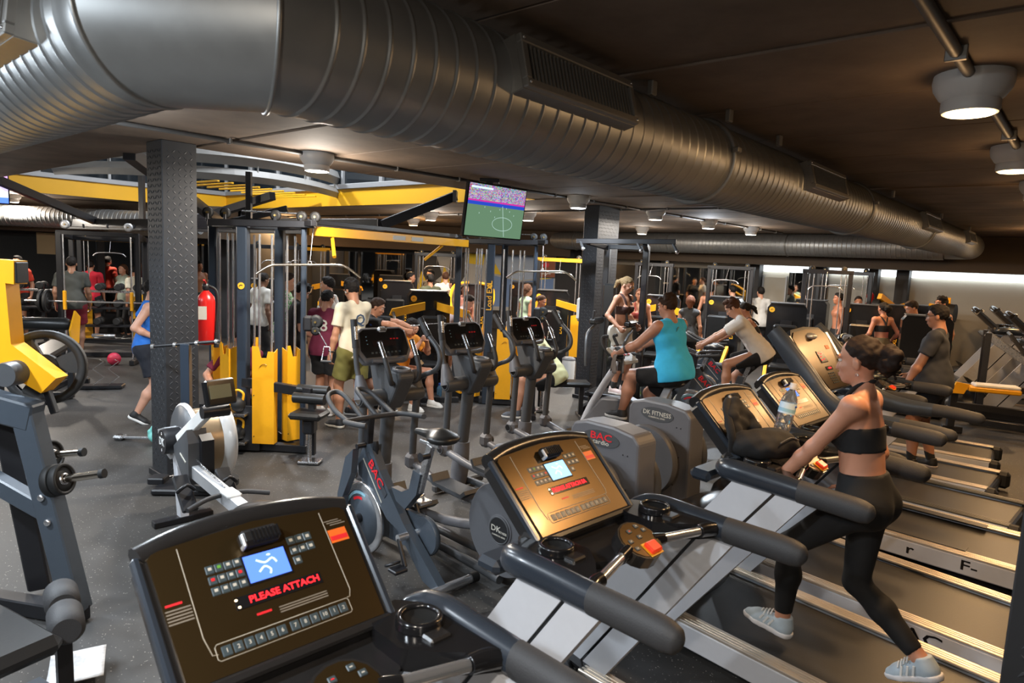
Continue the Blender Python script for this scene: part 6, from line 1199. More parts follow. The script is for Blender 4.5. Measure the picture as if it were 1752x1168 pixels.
# dumbbell rack and its dumbbells
RK = Vector((-9.6, 13.6, 0)); RR = .32
t = thing('dumbbell_rack', 'black three-tier dumbbell rack in front of the left mirror', 'rack', RK, RR)
for x in (-1.9, 0, 1.9): G().beam((x, .25, .03), (x, .10, 1.25), .07, .09).obj('rack_post', 'black', t); G().beam((x, -.30, .03), (x, .30, .03), .07, .06).obj('rack_foot', 'black', t)
for k, (z, y) in enumerate(((.42, -.10), (.78, .0), (1.12, .10))):
    for dy in (-.08, .08): G().beam((-2.0, y + dy, z), (2.0, y + dy, z), .05, .04).obj('shelf_rail', 'steel' if k == 2 else 'black', t)
db = None; Re = Euler((0, 0, RR)).to_matrix()
for k, (z, y, tier) in enumerate(((.42, -.10, 'bottom'), (.78, .0, 'middle'), (1.12, .10, 'top'))):
    for i in range(11):
        p = RK + Re @ Vector((-1.75 + .35 * i, y, z + .10)); lab = '%s from the left on the %s tier of the rack, black dumbbell' % (['first', 'second', 'third', 'fourth', 'fifth', 'sixth', 'seventh', 'eighth', 'ninth', 'tenth', 'eleventh'][i], tier)
        if db is None:
            db = thing('dumbbell', lab, 'dumbbell', p, RR, 'dumbbells on the rack'); G().cyl((0, -.08, 0), (0, .08, 0), .016, n=10).obj('handle', 'chrome', db)
            for q in (-1, 1): G().lathe([(.06, 0), (.075, .12), (.075, .88), (.06, 1)], (0, q * .07, 0), (0, q * .17, 0), 14).obj('head', 'rubber', db)
        else: copy_thing(db, lab, p, RR)
def bench_machine(label, loc, rz, pad='seat', s=1.0):
    t = thing('padded_bench', label, 'bench', loc, rz, None, s)
    G().lathe([(.06, 0), (.085, .06), (.085, .94), (.06, 1)], (-.42, -.35, 1.02), (.42, -.35, 1.02), 22).obj('roller_pad', 'seat', t); G().box((0, .1, .60), (.36, .95, .09), rot=(.1, 0, 0), bev=.03).obj('bench_pad', pad, t)
    for q in (-1, 1): fix_normals(G().prism([(-.50, .95), (-.30, 1.20), (-.12, 1.10), (-.20, .75), (-.42, .70)], (q * .46 - .01, 0, 0), Y3, Z3, (.02, 0, 0)).obj('side_plate', 'yellow', t)); G().beam((q * .42, -.40, .05), (q * .42, -.32, 1.05), .07, .07).obj('post', 'black', t); G().cyl((q * .5, .2, .8), (q * .8, .2, .8), .025, n=12).obj('weight_horn', 'chrome', t)
    bars(t, 'base_beam', 'black', [((-.45, -.40, .05), (.45, -.40, .05)), ((0, -.4, .05), (0, .7, .05)), ((-.3, .65, .05), (.3, .65, .05)), ((0, .3, .05), (0, .35, .58))], .08, .08); return t
bench_machine('padded bench machine with yellow side plates and black roller, left of the smith machine', (-6.5, 9.3, 0), .25); bench_machine('second padded bench machine with yellow plates near the left wall', (-8.4, 10.6, 0), .5)
t = thing('bar_holder', 'low black floor plate with zigzag wire holders on the left floor', 'holder', (-6.05, 9.75, 0), .3); G().box((0, 0, .03), (.62, .22, .05), bev=.01).obj('base', 'black', t)
for k in range(3): G().tube([(-.22 + .2 * k - .07, 0, .05), (-.22 + .2 * k + .07, 0, .17), (-.22 + .2 * k - .07, 0, .29), (-.22 + .2 * k + .07, 0, .40), (-.22 + .2 * k + .02, 0, .43)], .006, 6, 1).obj('zigzag_wire', 'chrome', t)
t = thing('medicine_ball', 'small pink red ball on the floor by the smith machine', 'ball', (-7.0, 11.7, .11)); G().ell((0, 0, 0), (.11, .11, .11), 20, 12).obj('shell', mat('pink rubber', (.55, .03, .08), .5), t); G().torus((0, 0, 0), (0, .3, 1), .1095, .003, 28, 6).obj('seam', 'red', t)
t = thing('kettlebell_rack', 'small steel rack with yellow-handled kettlebells behind the left column', 'rack', (-2.95, 6.95, 0), 0)
for z in (.12, .42): G().box((0, 0, z), (.42, .26, .03), bev=.006).obj('shelf', 'steel', t)
for q in (-1, 1): G().beam((q * .2, 0, .02), (q * .2, 0, .50), .03, .24).obj('rack_side', 'black', t)
for k, (x, z) in enumerate(((-.1, .435), (.1, .435), (-.1, .135), (.1, .135))):
    t = thing('kettlebell', 'kettlebell with yellow handle on the %s shelf, %s side' % ('upper' if z > .3 else 'lower', 'left' if x < 0 else 'right'), 'kettlebell', (-2.95 + x, 6.93, z), 0, 'kettlebells on the small rack'); G().ell((0, 0, .08), (.075, .075, .08), 16, 10).obj('bell', 'rubber', t); G().tube([(-.05, 0, .13), (-.055, 0, .20), (0, 0, .235), (.055, 0, .20), (.05, 0, .13)], .013, 8, 4).obj('handle', 'yellow', t)
# ---- right side machines
t = thing('ab_bench', 'low black frame bench with white and yellow pad at the right edge', 'bench', (6.75, 9.35, 0), -.35)
bars(t, 'frame_beam', 'black', [((-.45, -.1, .05), (-.45, -.1, .62)), ((-.45, -.1, .40), (1.2, -.2, .36)), ((-.55, -.1, .05), (-.3, -.1, .05)), ((.9, -.2, .05), (.9, -.2, .6)), ((.5, -.2, .05), (1.2, -.2, .05)), ((-.45, .3, .62), (1.3, .2, .66))], .09, .09)
G().box((.0, -.12, .66), (.62, .24, .07), bev=.015).obj('pad_base', 'yellow', t); G().box((.03, -.12, .715), (.54, .22, .05), bev=.015).obj('pad_cover', 'white', t); fix_normals(G().prism([(-.52, .58), (-.36, .58), (-.30, .72), (-.46, .74)], (0, -.22, 0), X3, Z3, (0, .05, 0)).obj('yellow_bracket', 'yellow', t))
for x in (.55, .95): G().cyl((x, -.35, .86), (x + .28, -.38, .86), .065, n=16).obj('roller_pad', 'foam', t)
G().beam((.62, -.25, .4), (.62, -.25, 1.15), .06, .10).obj('yellow_post', 'yellow', t)
t = thing('leg_press', 'dark leg press machine with slanted sled behind the white-padded bench at right', 'gym machine', (8.0, 9.75, 0), 1.0)
for q in (-1, 1): G().beam((q * .34, -.9, .10), (q * .34, .9, 1.35), .07, .10).obj('sled_rail', 'steel', t); G().beam((q * .36, .9, .05), (q * .36, .9, 1.4), .08, .08).obj('post', 'black', t); G().beam((q * .38, -1.1, .06), (q * .38, 1.0, .06), .09, .09).obj('base_beam', 'black', t); G().cyl((q * .40, .35, 1.0), (q * .75, .35, 1.0), .03, n=12).obj('weight_horn', 'chrome', t)
G().box((0, .45, 1.15), (.66, .05, .62), rot=(-.65, 0, 0), bev=.01).obj('foot_platform', 'black', t); G().box((0, -.75, .48), (.50, .55, .09), rot=(.25, 0, 0), bev=.03).obj('seat', 'seat', t); G().box((0, -1.1, .78), (.48, .10, .62), rot=(-.5, 0, 0), bev=.03).obj('backrest', 'seat', t); G().beam((.2, -.2, .1), (.2, .1, 1.0), .08, .08).obj('yellow_strut', 'yellow', t)
for lab, x, y, rz in (('yellow-armed press machine behind the man in green tank top', 8.6, 14.2, -.8),): 
    t = select_machine(lab, (x, y, 0), rz, 'press'); 
    for q in (-1, 1): G().beam((q * .5, -.1, 1.5), (q * .62, -.7, 1.75), .09, .12).obj('yellow_top_arm', 'yellow', t); G().cyl((q * .62, -.6, 1.5), (q * .75, -.6, 1.5), .18, n=24).obj('weight_disc', 'rubber', t)
TM = [o for o in bpy.data.objects if o.name.startswith('treadmill')]; far_t = [o for o in TM if 'farthest' in o['label']][0]
for i, (x, y) in enumerate(((9.43, 11.74), (10.4, 12.65), (9.1, 10.45))): copy_thing(far_t, ['treadmill by the beige wall, console lit white, left of its pair', 'treadmill by the beige wall, right of its pair', 'treadmill at the right edge with a raised pale console'][i], (x, y, 0), FACE + .25, 'treadmills by the beige wall', 1.2)
# ------------------------------------------------------------------ more bikes and loose things
t = thing('upright_bike', 'grey upright exercise bike the man in cyan tank top rides', 'exercise bike', (1.66, 7.30, 0), math.radians(52))
G().tube([(0, .50, 1.08), (0, .62, .92), (0, .86, .50), (0, .98, .20)], [.045, .055, .062, .07], 14, 3, sc=(.7, 1), up=X3).obj('front_tube', 'silverpaint', t); G().beam((-.28, .98, .05), (.28, .98, .05), .10, .08, .02).obj('front_foot', 'graphite', t); G().beam((-.26, -.30, .05), (.26, -.30, .05), .10, .08, .02).obj('rear_foot', 'graphite', t)
b = fix_normals(G().prism([(-.10, .10), (.90, .10), (.95, .30), (.70, .62), (.35, .66), (.05, .55), (-.12, .25)], (-.09, 0, 0), Y3, Z3, (.18, 0, 0)).obj('body_shell', 'grey', t)); m_ = b.modifiers.new('b', 'BEVEL'); m_.width = .03; m_.segments = 2
G().beam((0, .05, .50), (0, -.10, .86), .05, .08).obj('seat_post', 'silver', t); S = SDF(); S.e((0, -.16, .90), (.13, .11, .045), None, .04); S.c((0, -.1, .90), (0, .10, .89), .05, .03, .06); np_obj('saddle', S.mesh(.012), 'seat', t)
G().box((0, .50, 1.13), (.34, .30, .05), rot=(.55, 0, 0), bev=.02).obj('console', 'consolebeige', t)
for a in (-.07, .0, .08): G().box((a, .465, 1.142), (.03, .02, .01), rot=(.55, 0, 0)).obj('red_key', 'print_r', t)
G().box((0, .54, 1.19), (.10, .09, .01), rot=(.55, 0, 0)).obj('display', 'display', t)
for s in (-1, 1):
    G().tube([(s * .05, .52, 1.08), (s * .19, .56, 1.10), (s * .22, .48, 1.13), (s * .21, .36, 1.14)], .019, 10, 4).obj('handlebar', 'foam', t); G().tube([(s * .12, .56, 1.10), (s * .16, .66, 1.22), (s * .13, .70, 1.32), (s * .09, .64, 1.34)], .018, 10, 4).obj('aero_bar', 'foam', t)
    c = Vector((s * .10, .28, .34)); G().beam(c, c + Vector((s * .04, s * .13, -.10)), .03, .03).obj('crank_arm', 'black', t); G().box(c + Vector((s * .10, s * .13, -.10)), (.10, .22, .04), bev=.01).obj('pedal', 'rubber', t)
M_sb = [o for o in bpy.data.objects if o.name == 'spin_bike'][0]
SBP = [(3.05, 8.85, 1.25, 'spin bike under the white-shirted cyclist'), (2.75, 9.75, 1.2, 'empty spin bike beside the white-shirted cyclist, farther away'), (3.6, 10.3, 1.2, 'spin bike under the dark-haired woman behind the white-shirted cyclist')]
for x, y, rz, lab in SBP: copy_thing(M_sb, lab, (x, y, 0), rz, 'spin bikes')
M_sb['group'] = 'spin bikes'
T3 = Matrix.Translation(at(3.62, .967)) @ Euler((math.radians(2.5), 0, FACE)).to_matrix().to_4x4() @ Matrix.Scale(1.02, 4)
# backpack slumped on the third treadmill's console
t = thing('backpack', 'black nylon backpack slumped open on the woman\'s treadmill console', 'backpack', T3 @ Vector((-.155, .575, 1.125)), FACE)
S = SDF(); S.e((-.03, -.01, .075), (.155, .115, .080), None, .03); S.e((.07, -.05, .06), (.095, .095, .070), None, .05); S.e((-.13, .06, .075), (.08, .09, .07), None, .05); S.minus((-.02, .09, .17), (.09, .05, .04))
np_obj('body', S.mesh(.007, 0, (.004, 38)), 'bag', t)
S = SDF(); S.c((-.15, .10, .07), (-.15, .14, .22), .036, .030, .04); S.c((-.15, .14, .22), (-.08, .16, .27), .028, .026, .03); S.c((-.08, .16, .27), (0, .14, .20), .026, .030, .03); S.c((0, .14, .20), (.03, .08, .13), .030, .028, .03); S.c((-.12, .13, .15), (-.05, .14, .16), .026, .026, .04); S.e((-.065, .14, .14), (.085, .036, .10), None, .03)
np_obj('flap', S.mesh(.007, .002, (.004, 44)), 'bag', t)
G().tube([(-.19, .10, .03), (-.21, .10, .14), (-.17, .16, .25), (-.11, .18, .29)], .010, 8, 4, sc=(1, 2)).obj('strap', 'bag', t); G().tube([(-.10, -.115, .11), (0, -.125, .125), (.09, -.13, .10)], .004, 6, 4).obj('zip', 'graphite', t); G().box((.10, -.148, .05), (.03, .004, .015), rot=(.3, 0, .2)).obj('white_tag', 'white', t)
def bottle(label, loc, h, r, m, cap, band=None, tilt=(0, 0, 0), rz=0, fill=None):
    t = thing('water_bottle', label, 'bottle', loc, 0); t.rotation_euler = (tilt[0], tilt[1], rz)
    G().lathe([(r * .80, 0), (r * .96, .02), (r, .05), (r, .16), (r * .93, .18), (r, .20), (r, .28), (r * .93, .30), (r, .32), (r, .40), (r * .95, .43), (r, .46), (r, .66), (r * .92, .72), (r * .62, .82), (r * .36, .88), (r * .32, .93)], (0, 0, 0), (0, 0, h), 28).obj('body', m, t)
    G().cyl((0, 0, h * .915), (0, 0, h), r * .40, n=18).obj('cap', cap, t); G().cyl((0, 0, h * .895), (0, 0, h * .91), r * .46, n=18).obj('neck_ring', cap, t)
    if band: 
        o = G().lathe([(r * 1.015, 0), (r * 1.015, 1)], (0, 0, h * .47), (0, 0, h * .66), 28, False).obj('label_band', band, t)
        if band == 'bandw': G().lathe([(r * 1.02, 0), (r * 1.02, 1)], (0, 0, h * .50), (0, 0, h * .56), 28, False).obj('blue_stripe', 'print_c', o); G().ell((0, -r * 1.0, h * .62), (r * .3, r * .08, h * .02), 12, 6).obj('blue_mark', 'bluemark', o)
    return t
M['bandw'] = mat('pale blue label', (.62, .78, .86), .4); M['bluemark'] = mat('blue mark', (.03, .12, .5), .4); M['lime'] = mat('lime label', (.35, .60, .05), .4); M['capgreen'] = mat('green cap', (.05, .4, .12), .4)
bottle('clear water bottle with pale blue label standing behind the backpack', T3 @ Vector((.10, .62, 1.16)), .33, .045, 'pvc', 'white', 'bandw', (.10, .16, 0), FACE)
bottle('small clear bottle with lime label on the floor before the bike', (1.78, 9.72, 0), .33, .04, 'pvc', 'capgreen', 'lime')
bottle('blue tinted water bottle standing on the floor before the elliptical trainers', (-1.06, 9.95, 0), .27, .04, 'water', 'bluemark', None)
t = thing('shaker_bottle', 'yellow and black shaker bottle tipped on the floor behind the lime bottle', 'bottle', (1.80, 10.35, .12), 0); t.rotation_euler = (0, .45, 0); G().lathe([(.04, 0), (.048, .6), (.05, 1)], (0, 0, -.08), (0, 0, .10), 22).obj('body', 'print_y', t); G().lathe([(.053, 0), (.053, .6), (.03, 1)], (0, 0, .10), (0, 0, .17), 22).obj('lid', 'black', t); G().lathe([(.0505, 0), (.0505, 1)], (0, 0, -.02), (0, 0, .03), 22, False).obj('black_band', 'black', t)
def drape(name, label, loc, w, l, sag, m, rz):
    rows = []
    for i in range(15):
        a = (i / 14 - .5) * 2; r_ = []
        for j in range(11): b = (j / 10 - .5); x = b * w * (1 + .1 * math.sin(i)); y = math.copysign(min(abs(a) * l, .05), a); z = -max(0, abs(a) * l - .05); r_.append(Vector((x, y + .012 * math.sin(9 * b + a * 2) * abs(a), z + .01 * math.sin(7 * b))))
        rows.append(r_)
    t = thing(name, label, 'towel', loc, rz); o = G().grid(rows).obj('cloth', m, t); s = o.modifiers.new('s', 'SOLIDIFY'); s.thickness = .008; return t
drape('towel', 'taupe towel hanging over the handlebar of the upright bike', Vector((1.66, 7.30, 0)) + Euler((0, 0, math.radians(52))).to_matrix() @ Vector((-.21, .44, 1.175)), .17, .26, 0, 'towel', math.radians(100)); drape('towel', 'white towel hanging from the bench machine beside the ellipticals', (-.98, 10.35, .86), .12, .26, 0, 'towelw', .4)
t = thing('floor_grip', 'chrome handle with mint silicone sleeve lying at the foot of the left column', 'gym handle', (-4.0, 7.15, .03), -.15); G().cyl((-.20, 0, 0), (.10, 0, .02), .018, n=12).obj('bar', 'chrome', t); G().box((-.26, 0, .0), (.12, .12, .05), bev=.02).obj('weight_end', 'steel', t); S = SDF(); S.e((.16, 0, .06), (.07, .06, .10)); S.e((.18, 0, .14), (.05, .05, .06)); np_obj('sleeve', S.mesh(.012, 0, (.01, 40)), 'teal', t)
rows = [[Vector((x, y, .015 * math.sin(14 * x) * math.cos(11 * y) + .10 * max(0, y))) for x in [-.12 + .024 * i for i in range(11)]] for y in [-.13 + .026 * j for j in range(11)]]
t = thing('printed_cloth', 'white printed cloth lying by the foot of the roller pads', 'cloth', (-2.08, 3.10, .06), .5); o = G().grid(rows).obj('sheet', 'print_w', t); s = o.modifiers.new('s', 'SOLIDIFY'); s.thickness = .006; o.data.materials[0] = mat('white printed cotton', (.62, .62, .62), .8, var=.35, scale=55)
t = thing('flat_bench', 'black flat bench the bent man in pale yellow T-shirt sits on', 'bench', (.66, 9.20, .06), .1); G().box((0, 0, .43), (.9, .30, .07), bev=.025).obj('pad', 'seat', t)
for q in (-1, 1): G().beam((q * .34, 0, -.05), (q * .34, 0, .40), .06, .06).obj('leg', 'black', t); G().beam((q * .34, -.2, -.03), (q * .34, .2, -.03), .06, .05).obj('foot', 'black', t)
t = thing('flat_bench', 'black flat bench the man in orange T-shirt sits on', 'bench', (-1.62, 9.55, 0), .2); G().box((0, 0, .43), (.8, .30, .07), bev=.025).obj('pad', 'seat', t)
for q in (-1, 1): G().beam((q * .3, 0, .03), (q * .3, 0, .40), .06, .06).obj('leg', 'black', t); G().beam((q * .3, -.2, .03), (q * .3, .2, .03), .06, .05).obj('foot', 'black', t)
t = thing('wall_sign', 'small orange-edged poster on the back wall beyond the second tower', 'sign', (.95, 20.94, 1.95)); G().box((0, 0, 0), (.62, .02, .60), bev=.004).obj('board', 'black', t); G().box((0, -.012, .0), (.56, .004, .54)).obj('orange_face', mat('dark orange print', (.30, .08, .02), .5), t); G().ell((0, -.016, .1), (.10, .004, .08), 16, 8).obj('emblem', 'print_r', t)
for k in range(2): G().box((0, -.016, -.10 - .07 * k), (.4 - .1 * k, .004, .03)).obj('text_line', 'print_w', t)
# ------------------------------------------------------------------ people
dg = math.radians
BLK, OLV, WHT, CRM = (.010, .010, .011), (.16, .145, .035), (.62, .61, .58), (.66, .60, .46)
W3 = at(3.50, .99)
wr_, J = person('woman with dark bun, black halter top and black leggings walking on treadmill', W3, FACE, h=1.74, z=.215, fem=True, sk=(.53, .25, .155), hair=(.018, .010, .007), hstyle='bun', vox=.0058, lean=8, bulk=1.06, pel=(0, .02, .865), head=(3, 0), twist=4,
    hl=(-.14, .46, .80), hr=(.21, .16, .84), el=(-.45, -1, .1), er=(.15, -1, 0), fl=(-.05, .34, .110), fr=(.03, -.30, .140), tl=(4, -8), tr=(-6, 26), kl=(-.05, 1, .15), kr=(.05, 1, 0),
    top=('bra', BLK, 'halter'), bottom=('leggings', (.004, .004, .0045)), shoe=(.42, .50, .56), sole=(.72, .70, .70), grip=(.9, .6))
# earring, laces, shoe stripes
g = G(); g.torus(J['Hd'](-.083, -.012, -.062), (1, 0, 0), .006, .0015, 14, 5); g.obj('earring', 'chrome', wr_)
for s_, o in enumerate([c for c in wr_.children if c.name.startswith('shoe')]):
    vs = np.array([v.co for v in o.data.vertices]); 
    an = np.array([-.05, .34, .110]) if s_ == 0 else np.array([.03, -.30, .140]); pt = dg(-8 if s_ == 0 else 26); d = np.array([0, math.cos(pt), -math.sin(pt)]); u2 = np.array([0, math.sin(pt), math.cos(pt)])
    for k in range(4): c = an + d * (.055 + .017 * k) + u2 * (.018 - .008 * k); G().tube([c - np.array([.028, 0, .012]), c + u2 * .010, c + np.array([.028, 0, -.012])], .004, 6, 3).obj('lace', 'white', o)
    for k in range(3): c = an + d * (.035 + .028 * k) - u2 * .025 - np.array([.046, 0, 0]); G().beam(c + u2 * .022 - d * .008, c - u2 * .022 + d * .012, .004, .010, .001).obj('stripe', 'white', o)
mg, J = person('heavy-set man in charcoal T-shirt and dark shorts standing on a far treadmill', at(7.82, 1.74), FACE + .1, h=1.70, z=.205, sk=(.40, .19, .115), hair=(.012, .010, .010), vox=.0085, bulk=1.16, belly=.45, lean=2, head=(8, 0), hl=(-.30, .20, .92), hr=(.28, .26, .96), el=(-.6, -1, 0), fl=(-.11, .10, .085), fr=(.11, -.05, .085), tl=(5, 0), tr=(-8, 0), top=('tee', (.030, .033, .042)), bottom=('shorts', (.016, .018, .024)), shoe=BLK, sole=(.35, .30, .27), socks=BLK)
for q in (-1, 1): G().torus(J['Hd'](q * .034, .098, .010), J['hf'], .022, .0022, 18, 5).obj('glasses_rim', 'graphite', mg); G().cyl(J['Hd'](q * .056, .094, .014), J['Hd'](q * .078, -.005, .012), .002, n=5).obj('glasses_arm', 'graphite', mg)
CB = Vector((1.66, 7.30, 0)); fb = dg(52); RB = Euler((0, 0, fb)).to_matrix()
p_, J = person('man in cyan sleeveless shirt and black shorts riding the upright bike, seen from behind', CB + RB @ Vector((0, -.14, 0)), fb, h=1.80, sk=(.47, .22, .135), hair=(.035, .018, .010), hstyle='curly', vox=.0075, bulk=1.26, lean=11, twist=-16, pel=(0, 0, 1.02), head=(6, -8), hl=(-.22, .55, 1.15), hr=(.22, .56, 1.15), el=(-.6, -.3, -1), er=(.6, -.3, -1), fl=(-.13, .52, .50), fr=(.13, .28, .28), kl=(-.12, 1, .5), kr=(.12, 1, .4), top=('sleeveless', (.045, .52, .90)), bottom=('shorts', BLK), shoe=(.03, .03, .03), grip=(1.0, 1.0))
for (a, b_, w) in ((.15, .30, .05), (.55, .75, .044),): 
    A, B = J['shL'], J['elL']; c0, c1 = A + (B - A) * a, A + (B - A) * b_; G().lathe([(.053 * 1.02, 0), (.050 * 1.02, 1)], Vector(c0), Vector(c1), 20, False).obj('tattoo', mat('tattoo ink', (.16, .085, .065), .5, var=.7, scale=30), p_)
A, B = J['elL'], J['hl']; c0, c1 = A + (B - A) * .52, A + (B - A) * .64; G().lathe([(.045, 0), (.043, 1)], Vector(c0), Vector(c1), 18, False).obj('tattoo_band', mat('dark tattoo ink', (.04, .025, .025), .5), p_)
g = G(); g.ell(J['T'](0, -.108, .40), (.045, .006, .05), 14, 8); g.obj('back_print', mat('darker cyan print', (.02, .22, .30), .6), p_)
x, y, rz, _ = SBP[0]; Rq = Euler((0, 0, rz)).to_matrix()
person('young man with brown hair in white T-shirt bent over a spin bike', Vector((x, y, 0)) + Rq @ Vector((0, -.24, 0)), rz, h=1.78, sk=(.50, .26, .17), hair=(.06, .024, .012), hstyle='curly', vox=.0085, lean=38, pel=(0, 0, 1.08), head=(22, 0), hl=(-.17, .80, 1.08), hr=(.17, .80, 1.08), el=(-.5, -.2, -1), er=(.5, -.2, -1), fl=(-.13, .42, .48), fr=(.13, .25, .30), kl=(-.1, 1, .5), kr=(.1, 1, .5), top=('tee', (.66, .62, .57)), bottom=('shorts', BLK), grip=(1.0, 1.0))
x, y, rz, _ = SBP[2]; Rq = Euler((0, 0, rz)).to_matrix()
person('dark-haired woman with bare shoulders cycling behind the white-shirted cyclist', Vector((x, y, 0)) + Rq @ Vector((0, -.24, 0)), rz, h=1.66, fem=True, sk=TAN, hair=HD, hstyle='pony', vox=.011, lean=30, pel=(0, 0, 1.04), head=(15, 0), hl=(-.17, .72, 1.08), hr=(.17, .72, 1.08), fl=(-.13, .42, .46), fr=(.13, .25, .30), kl=(-.1, 1, .5), kr=(.1, 1, .5), top=('bra', BLK), bottom=('leggings', BLK), details=False)
person('blonde ponytailed woman in brown sports top on the assisted pull-up frame', (1.55, 9.62, 0), -2.35, h=1.70, z=.305, fem=True, sk=(.50, .25, .16), hair=(.20, .13, .06), hstyle='pony', vox=.0085, lean=3, pel=(0, 0, .95), head=(28, -10), hl=(-.26, .10, 1.02), hr=(.28, .16, 1.02), fl=(-.12, .03, .085), fr=(.10, .0, .085), top=('bra', (.050, .022, .018)), bottom=('hotpants', (.55, .52, .47)), shoe=(.66, .52, .50), sole=(.7, .66, .64), socks=(.03, .03, .03), grip=(1., 1.))
person('young man in bright blue tank top and navy shorts behind the left column', (-4.37, 8.0, 0), dg(-72), h=1.74, sk=(.54, .29, .20), hair=HD, hstyle='fade', vox=.0085, bulk=1.08, lean=6, head=(4, 0), hl=(-.22, .42, 1.12), hr=(.20, .12, 1.06), el=(-.6, -.7, -.5), er=(.3, -1, -.1), fl=(-.10, .10, .085), fr=(.11, -.12, .13), tr=(0, 28), top=('tank', (.02, .15, .55)), bottom=('shorts', (.012, .014, .022)), shoe=BLK, grip=(1., 1.))
person('young man in white and green patterned jersey seen through the tower', (-3.27, 9.55, 0), dg(-75), h=1.84, sk=FAIR, hair=HB, hstyle='fade', vox=.0095, head=(8, 0), top=('tee', zigzag((.62, .64, .60), (.10, .42, .12))), bottom=('shorts', (.5, .52, .5)))
person('curly-haired young man in black T-shirt looking down beside the tower', (-2.95, 8.85, 0), dg(-70), h=1.76, sk=FAIR, hair=HD, hstyle='curly', vox=.0095, lean=12, head=(26, 0), hl=(-.12, .32, 1.02), hr=(.14, .34, 1.0), top=('tee', BLK), bottom=('trousers', BLK))
p_, J = person('young man in maroon T-shirt with a pale number on its back, black striped shorts', (-2.46, 8.75, 0), dg(-8), h=1.66, sk=OLIVE, hair=HD, vox=.0085, bulk=1.08, head=(14, 20), hl=(-.27, .10, .82), hr=(.24, .22, .95), fl=(-.11, .05, .085), fr=(.11, -.02, .085), top=('tee', (.13, .010, .035)), bottom=('shorts', BLK), shoe=(.55, .53, .50))
text('8', .22, 'print_w', p_, Vector(J['T'](.03, -.128, .30)), mtx=frame3((1, 0, 0), (0, 0, 1)), name='back_number', sx=1.1)
for o in [p_]: G().beam(J['P'] + nv(-.198, 0, -.02), J['P'] + nv(-.205, .03, -.36), .006, .022, .002).obj('white_stripe', 'white', o)
p_, J = person('tall young man in cream T-shirt and olive shorts, seen from behind, wristwatch on', (-1.93, 8.15, 0), dg(52), h=1.84, sk=(.46, .22, .13), hair=HD, hstyle='curly', vox=.0075, bulk=1.0, head=(20, 0), lean=3, hl=(-.26, .10, .84), hr=(.24, .28, .93), fl=(-.12, .10, .085), fr=(.10, -.12, .085), tl=(15, 0), tr=(-5, 0), top=('tee', CRM), bottom=('shorts', OLV), shoe=(.018, .02, .025), sole=(.6, .58, .52))
text('Q', .17, 'ink', p_, Vector(J['T'](.0, -.124, .33)), mtx=frame3((1, 0, 0), (0, 0, 1)), name='back_print') if 'ink' in M else None
G().torus(J['hl'] + (J['elL'] - J['hl']) * .12, J['elL'] - J['hl'], .031, .008, 18, 6).obj('wristwatch', 'black', p_); G().ell(J['Hd'](-.083, .012, -.02), (.007, .007, .012), 10, 6).obj('earbud', 'white', p_)
person('young man in white vest behind the maroon shirt, face in profile', (-2.66, 9.75, 0), dg(80), h=1.80, sk=FAIR, hair=HD, hstyle='fade', vox=.0095, head=(2, 0), top=('tank', WHT), bottom=('shorts', BLK))
p_, J = person('young man in black and blue T-shirt pulling a cable handle with stretched arm', (-1.98, 8.95, 0), dg(-92), h=1.72, sk=(.48, .23, .14), hair=(.03, .016, .010), hstyle='short', vox=.0085, lean=20, pel=(0, -.05, .84), head=(12, 0), hl=(-.16, .62, 1.20), hr=(.18, .60, 1.20), fl=(-.15, .25, .085), fr=(.15, -.15, .085), top=('tee', BLK), bottom=('shorts', BLK), grip=(1.2, 1.2))
g = G(); A, B = J['shR'], J['elR']; g.lathe([(.062, 0), (.0635, 1)], Vector(A + (B - A) * .1), Vector(A + (B - A) * .68), 18, False); g.obj('blue_sleeve', cloth((.015, .08, .36)), p_)
t = thing('pull_stirrup', 'steel cable handle held by the pulling young man', 'gym handle', (-1.36, 8.98, 1.22), 0); G().tube([(0, -.05, 0), (.07, -.04, 0), (.13, 0, .02), (.07, .04, 0), (0, .05, 0), (0, -.05, 0)], .007, 8, 2).obj('stirrup', 'steel', t); G().cyl((.13, 0, .02), (.45, .05, .05), .005, n=6).obj('cable', 'steel', t)
person('seated man in orange T-shirt and black shorts, hands raised to his mouth', (-1.62, 9.55, 0), dg(-118), h=1.74, sk=(.44, .20, .12), hair=HD, vox=.0085, lean=22, pel=(0, -.02, .53), head=(16, 0), hl=(-.07, .44, .98), hr=(.07, .44, .98), el=(-.5, .2, -1), er=(.5, .2, -1), fl=(-.20, .46, .085), fr=(.20, .42, .085), kl=(-.4, 1, .6), kr=(.4, 1, .6), top=('tee', (.62, .22, .012)), bottom=('shorts', BLK), shoe=(.6, .6, .58), grip=(1.1, 1.1))
person('man in pale yellow T-shirt sitting bent forward, hand on knee, grey shoes', (.62, 9.20, 0), dg(88), h=1.84, sk=(.50, .25, .16), hair=HB, vox=.0085, lean=30, pel=(0, 0, .58), head=(30, 0), hl=(-.20, .50, .62), hr=(.20, .46, .60), el=(-.6, -.2, .3), er=(.6, -.2, .3), fl=(-.16, .48, .085), fr=(.16, .30, .085), kl=(-.2, 1, .6), kr=(.2, 1, .6), top=('tee', (.60, .60, .34)), bottom=('shorts', BLK), shoe=(.07, .08, .10), sole=(.65, .65, .63))
person('man in white and pink shirt bending over a bench beneath the mural', (-1.15, 11.65, 0), dg(-80), h=1.76, sk=FAIR, hair=HB, hstyle='fade', vox=.011, lean=48, pel=(0, -.1, .90), head=(10, 0), hl=(-.2, .6, .75), hr=(.2, .6, .75), top=('tee', (.62, .48, .48)), bottom=('shorts', (.5, .1, .2)), details=False)
